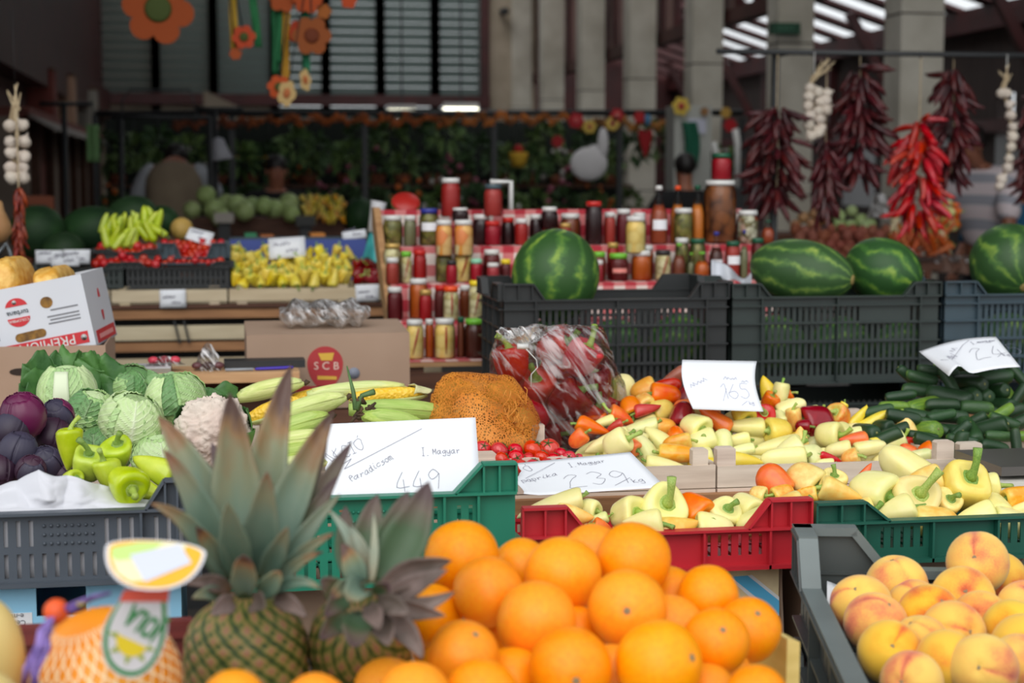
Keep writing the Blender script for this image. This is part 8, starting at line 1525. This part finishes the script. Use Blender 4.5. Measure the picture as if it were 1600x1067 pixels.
s = mpp(1008, 225, YP); o = ob('heart_ornament', (MB().prism([(s * 11 * math.sin(t_) ** 3 if 0 else s * x, s * y) for t_, x, y in [(0, 0, 14), (0, 5, 20), (0, 10, 19), (0, 11, 12), (0, 8, -2), (0, 3, -18), (0, 0, -24), (0, -3, -18), (0, -8, -2), (0, -11, 12), (0, -10, 19), (0, -5, 20)]], -.02, .02), pmat((150, 16, 24))), None, P(1008, 222, YP - .1)); tag(o, 'long red heart ornament hanging under the rail', 'ornament'); part('bow', MB().ball((s * 4, 0, s * 34), s * 9, 10, 7, 0, (.6, .5, 1)), pmat((80, 130, 170)), o); part('cord', MB().tube([V((0, 0, s * 16)), V((0, .02, s * 46))], .004, 5), m_dark, o)
s = mpp(920, 250, YP); b = MB(); b.ball((0, 0, 0), 1, 20, 14, 0, (s * 30, .05, s * 26)); b.ball((s * 22, -.01, s * 32), 1, 14, 10, 0, (s * 9, .03, s * 24)); b.ball((s * 12, .02, s * 14), 1, 14, 10, 0, (s * 18, .04, s * 16)); o = ob('rabbit_ornament', (b, mat('white_felt', (206, 204, 206), .8)), None, P(920, 256, YP - .12)); tag(o, 'white rabbit-shaped felt ornament with an upright ear', 'ornament'); part('cord', MB().tube([V((s * 22, 0, s * 50)), V((s * 22, .03, s * 78))], .004, 5), m_dark, o)
s = mpp(345, 238, 12.66); o = ob('white_hat', (MB().lathe([(.004, 20 * s), (9 * s, 16 * s), (12 * s, 2 * s), (18 * s, -14 * s), (17 * s, -16 * s)], 18), mat('white_cloth', (170, 170, 178), .8)), None, P(343, 234, 12.66), (0, -.15, 0)); tag(o, 'white cloth cone hanging on the dark post above the cabbages', 'hat'); part('cord', MB().tube([V((0, 0, 20 * s)), V((0, 0, 58 * s))], .004, 5), m_dark, o)
s = mpp(810, 255, YP); o = ob('hanging_pot', (MB().lathe([(14 * s, 10 * s), (16 * s, 8 * s), (11 * s, -12 * s), (8 * s, -13 * s)], 16), pmat((190, 150, 40))), None, P(810, 248, YP - .1)); tag(o, 'yellow flowerpot hanging with red blooms', 'pot'); part('blossoms', MB().ball((0, 0, 14 * s), 8 * s, 10, 7), pmat((160, 30, 30)), o)
b = MB()
for q in (-13, 13): b.tube([V((q * s, 0, 8 * s)), V((0, 0, 66 * s))], .005, 5)
part('cord', b, m_dark, o)
s = mpp(1087, 192, 13.75); o = ob('notice', (MB().box(-14 * s, 0, -12 * s, 16 * s, .008, 12 * s), mat('notice_white', (196, 198, 214), .7)), None, P(1088, 197, 14.0)); tag(o, 'white paper notice on the pale pillar', 'notice'); 
c = P(1078, 215, 14.1); s = mpp(1078, 215, 14.1); struct('pillar_pale', MB().box(P(1052, 200, 14.05).x, 14.02, 0, P(1110, 200, 14.05).x, 14.3, P(1080, 165, 14.05).z), mat('pale_panel', (176, 178, 172), .7))
o = ob('scarf', (MB().grid(lambda u, v: V((s * ((v - .5) * 24 + 6 * math.sin(u * 3)), -.03 * math.sin(v * 9), s * (24 - 70 * u))), 14, 8, th=.006), pmat((24, 96, 72))), None, P(1076, 215, 13.95)); tag(o, 'dark green cloth hanging on the pale pillar', 'cloth')
# shop shelf with small jars beside the pillar
xa, xb = P(1085, 250, 14.4).x, P(1165, 250, 14.4).x; t = thing('shop_shelf', 'dim shelf of small jars beyond the big fruit jar', 'shelf', (xa, 14.4, 0))
for py in (250, 276, 300): z = P(1100, py, 14.4).z; part('board', MB().box(0, 0, z - .02, xb - xa, .2, z), m_wood3, t)
for x in (0, xb - xa - .03): part('upright', MB().box(x, .2, 0, x + .03, .23, P(1100, 240, 14.4).z), m_wood3, t)
for k in range(10):
    row = k // 5; px = 1092 + 11 * (k % 5); py = (250, 276)[row]; a = P(px, py, 14.45); s = mpp(px, py, 14.4); o = ob('jar', (MB().lathe([(3.6 * s, 14 * s), (4.4 * s, 12 * s), (4.4 * s, 0)], 10), pmat([(160, 150, 130), (180, 176, 170), (70, 50, 40), (150, 120, 80), (50, 34, 30)][k % 5])), None, V((a.x, a.y + .03, a.z))); tag(o, 'tiny %s jar on the %s board of the dim shop shelf' % (['tan', 'whitish', 'brown', 'ochre', 'blackish'][k % 5], ('upper', 'middle')[row]), 'jar', 'small jars on the dim shop shelf'); part('lid', MB().lathe([(4 * s, 16.5 * s), (4.2 * s, 14 * s)], 10), m_white, o)
for k, (px, h) in enumerate(((1118, 40), (1152, 60))): s = mpp(px, 250, 13.6); o = ob('white_stake', (MB().tube([V((0, 0, -30 * s)), V((0, 0, h * s * .6)), V((-4 * s, 0, h * s))], [.025, .03, .03], 8), m_white), None, P(px, 262, 13.6)); tag(o, ['short', 'tall'][k] + ' white curved stake behind the jar of red puree', 'stake'); part('base', MB().box(-.05, -.05, -P(px, 262, 13.6).z, .05, .05, -30 * s), m_dark, o)

# ================================================================ kiosk and stall frames at the left wall
t = thing('kiosk', 'dim kiosk of pale and red boards along the side wall', 'kiosk', (XL, 0, 0)); m_pale = mat('pale_board', (150, 134, 120), .8, (128, 112, 100), 3); m_pink = mat('dull_red_board', (130, 74, 64), .8, (110, 60, 54), 3)
for k in range(7): y = 14.6 + 1.4 * k; part('wall_board', MB().box(.0, y, 0, .16, y + 1.3, 2.12), [m_pale, m_pink][k % 2 if k < 3 else 0], t); part('post', MB().box(.0, y + 1.3, 0, .24, y + 1.4, 2.15), m_wood3, t)
part('fascia', MB().box(0, 14.6, 2.12, .3, 24.4, 2.2), m_pink, t); part('canopy', MB().add([(.16, 14.6, 2.2), (.16, 24.4, 2.2), (.5, 24.4, 2.0), (.5, 14.6, 2.0), (.16, 14.6, 2.22), (.16, 24.4, 2.22), (.5, 24.4, 2.02), (.5, 14.6, 2.02)], [(0, 1, 2, 3), (7, 6, 5, 4), (0, 3, 7, 4), (2, 6, 7, 3)], smooth=False), mat('grey_canopy', (140, 132, 126), .8), t)
for k, (px, py, w, h, c, lab) in enumerate(((20, 132, 40, 44, (120, 56, 48), 'dull red box on the kiosk roof at the picture edge'), (66, 144, 38, 50, (176, 140, 116), 'pinkish tan box on the kiosk roof'), (110, 160, 36, 40, (150, 146, 136), 'grey box on the kiosk roof next to the louvres'))):
    Y = (17.2, 19.4, 22.5)[k]; s = mpp(px, py, Y); a = P(px, py, Y); z0 = 2.2; o = ob('storage_box', (MB().box(-w * s / 2, 0, z0 - a.z, w * s / 2, .4, h * s / 2), mat('box_%d' % k, c, .8)), None, V((max(a.x, XL + .01 + w * s / 2), Y, a.z))); tag(o, lab, 'box'); part('lid_edge', MB().box(-w * s / 2 - .01, -.01, h * s / 2, w * s / 2 + .01, .41, h * s / 2 + .03), m_wood3, o)
for k, (xa, xb, y, Y, lab) in enumerate(((62, 145, 162, 12.6, 'short dark pipe frame in front of the kiosk'), (172, 330, 183, 12.5, 'dark pipe frame over the bending person'), (305, 380, 170, 12.7, 'small dark pipe frame over the cabbages'))):
    a, b_ = P(xa, y, Y), P(xb, y, Y); t = thing('stall_frame', lab, 'frame', (a.x, Y, 0), None, 'dark pipe frames'); L = b_.x - a.x; part('bar', MB().tube([(0, 0, a.z), (L, 0, a.z)], .016, 8), m_dark, t); xm = L * (.45, .1, .4)[k]; part('post', MB().tube([(xm, 0, 0), (xm, 0, a.z)], .02, 8), m_dark, t)
    if k == 1: part('post', MB().tube([(L * .98, 0, 0), (L * .98, 0, a.z)], .02, 8), m_dark, t); part('pale_hoop', MB().tube([(L * .12, .02, a.z - .3), (L * .12, .02, a.z + .12), (L * .2, .02, a.z + .2), (L * .8, .02, a.z + .2), (L * .86, .02, a.z)], .008, 6), m_rail, t)
s = mpp(147, 222, 13); o = ob('apron', (MB().grid(lambda u, v: V((s * (v - .5) * 18, .02 * math.sin(v * 8), s * (30 - 56 * u))), 10, 6, th=.006), pmat((110, 150, 96))), None, P(146, 226, 12.58)); tag(o, 'light green apron hanging on the short pipe frame', 'apron'); part('cord', MB().tube([V((0, 0, s * 30)), V((0, 0, s * 66))], .004, 5), m_dark, o)
c = P(60, 322, 10.5); s = mpp(60, 322, 10.5); t = thing('chair', 'orange-brown wooden chair back beyond the watermelons', 'chair', (c.x, 10.5, 0)); m_ch = mat('chair_wood', (150, 76, 44), .6)
for x in (-18, 18): part('leg', MB().box(x * s - .02, 0, 0, x * s + .02, .04, c.z + 14 * s), m_ch, t); part('leg', MB().box(x * s - .02, -.4, 0, x * s + .02, -.36, .45), m_ch, t)
part('backrest', MB().box(-20 * s, -.005, c.z + 2 * s, 20 * s, .045, c.z + 16 * s), m_ch, t); part('seat', MB().box(-20 * s, -.42, .44, 20 * s, .04, .48), m_ch, t)
struct('stair_soffit', MB().prism([(P(318, 190, 25).x, P(318, 190, 25).z), (P(420, 190, 25).x, P(420, 190, 25).z), (P(318, 140, 25).x, P(318, 140, 25).z)], 25, 25.6), m_cream)
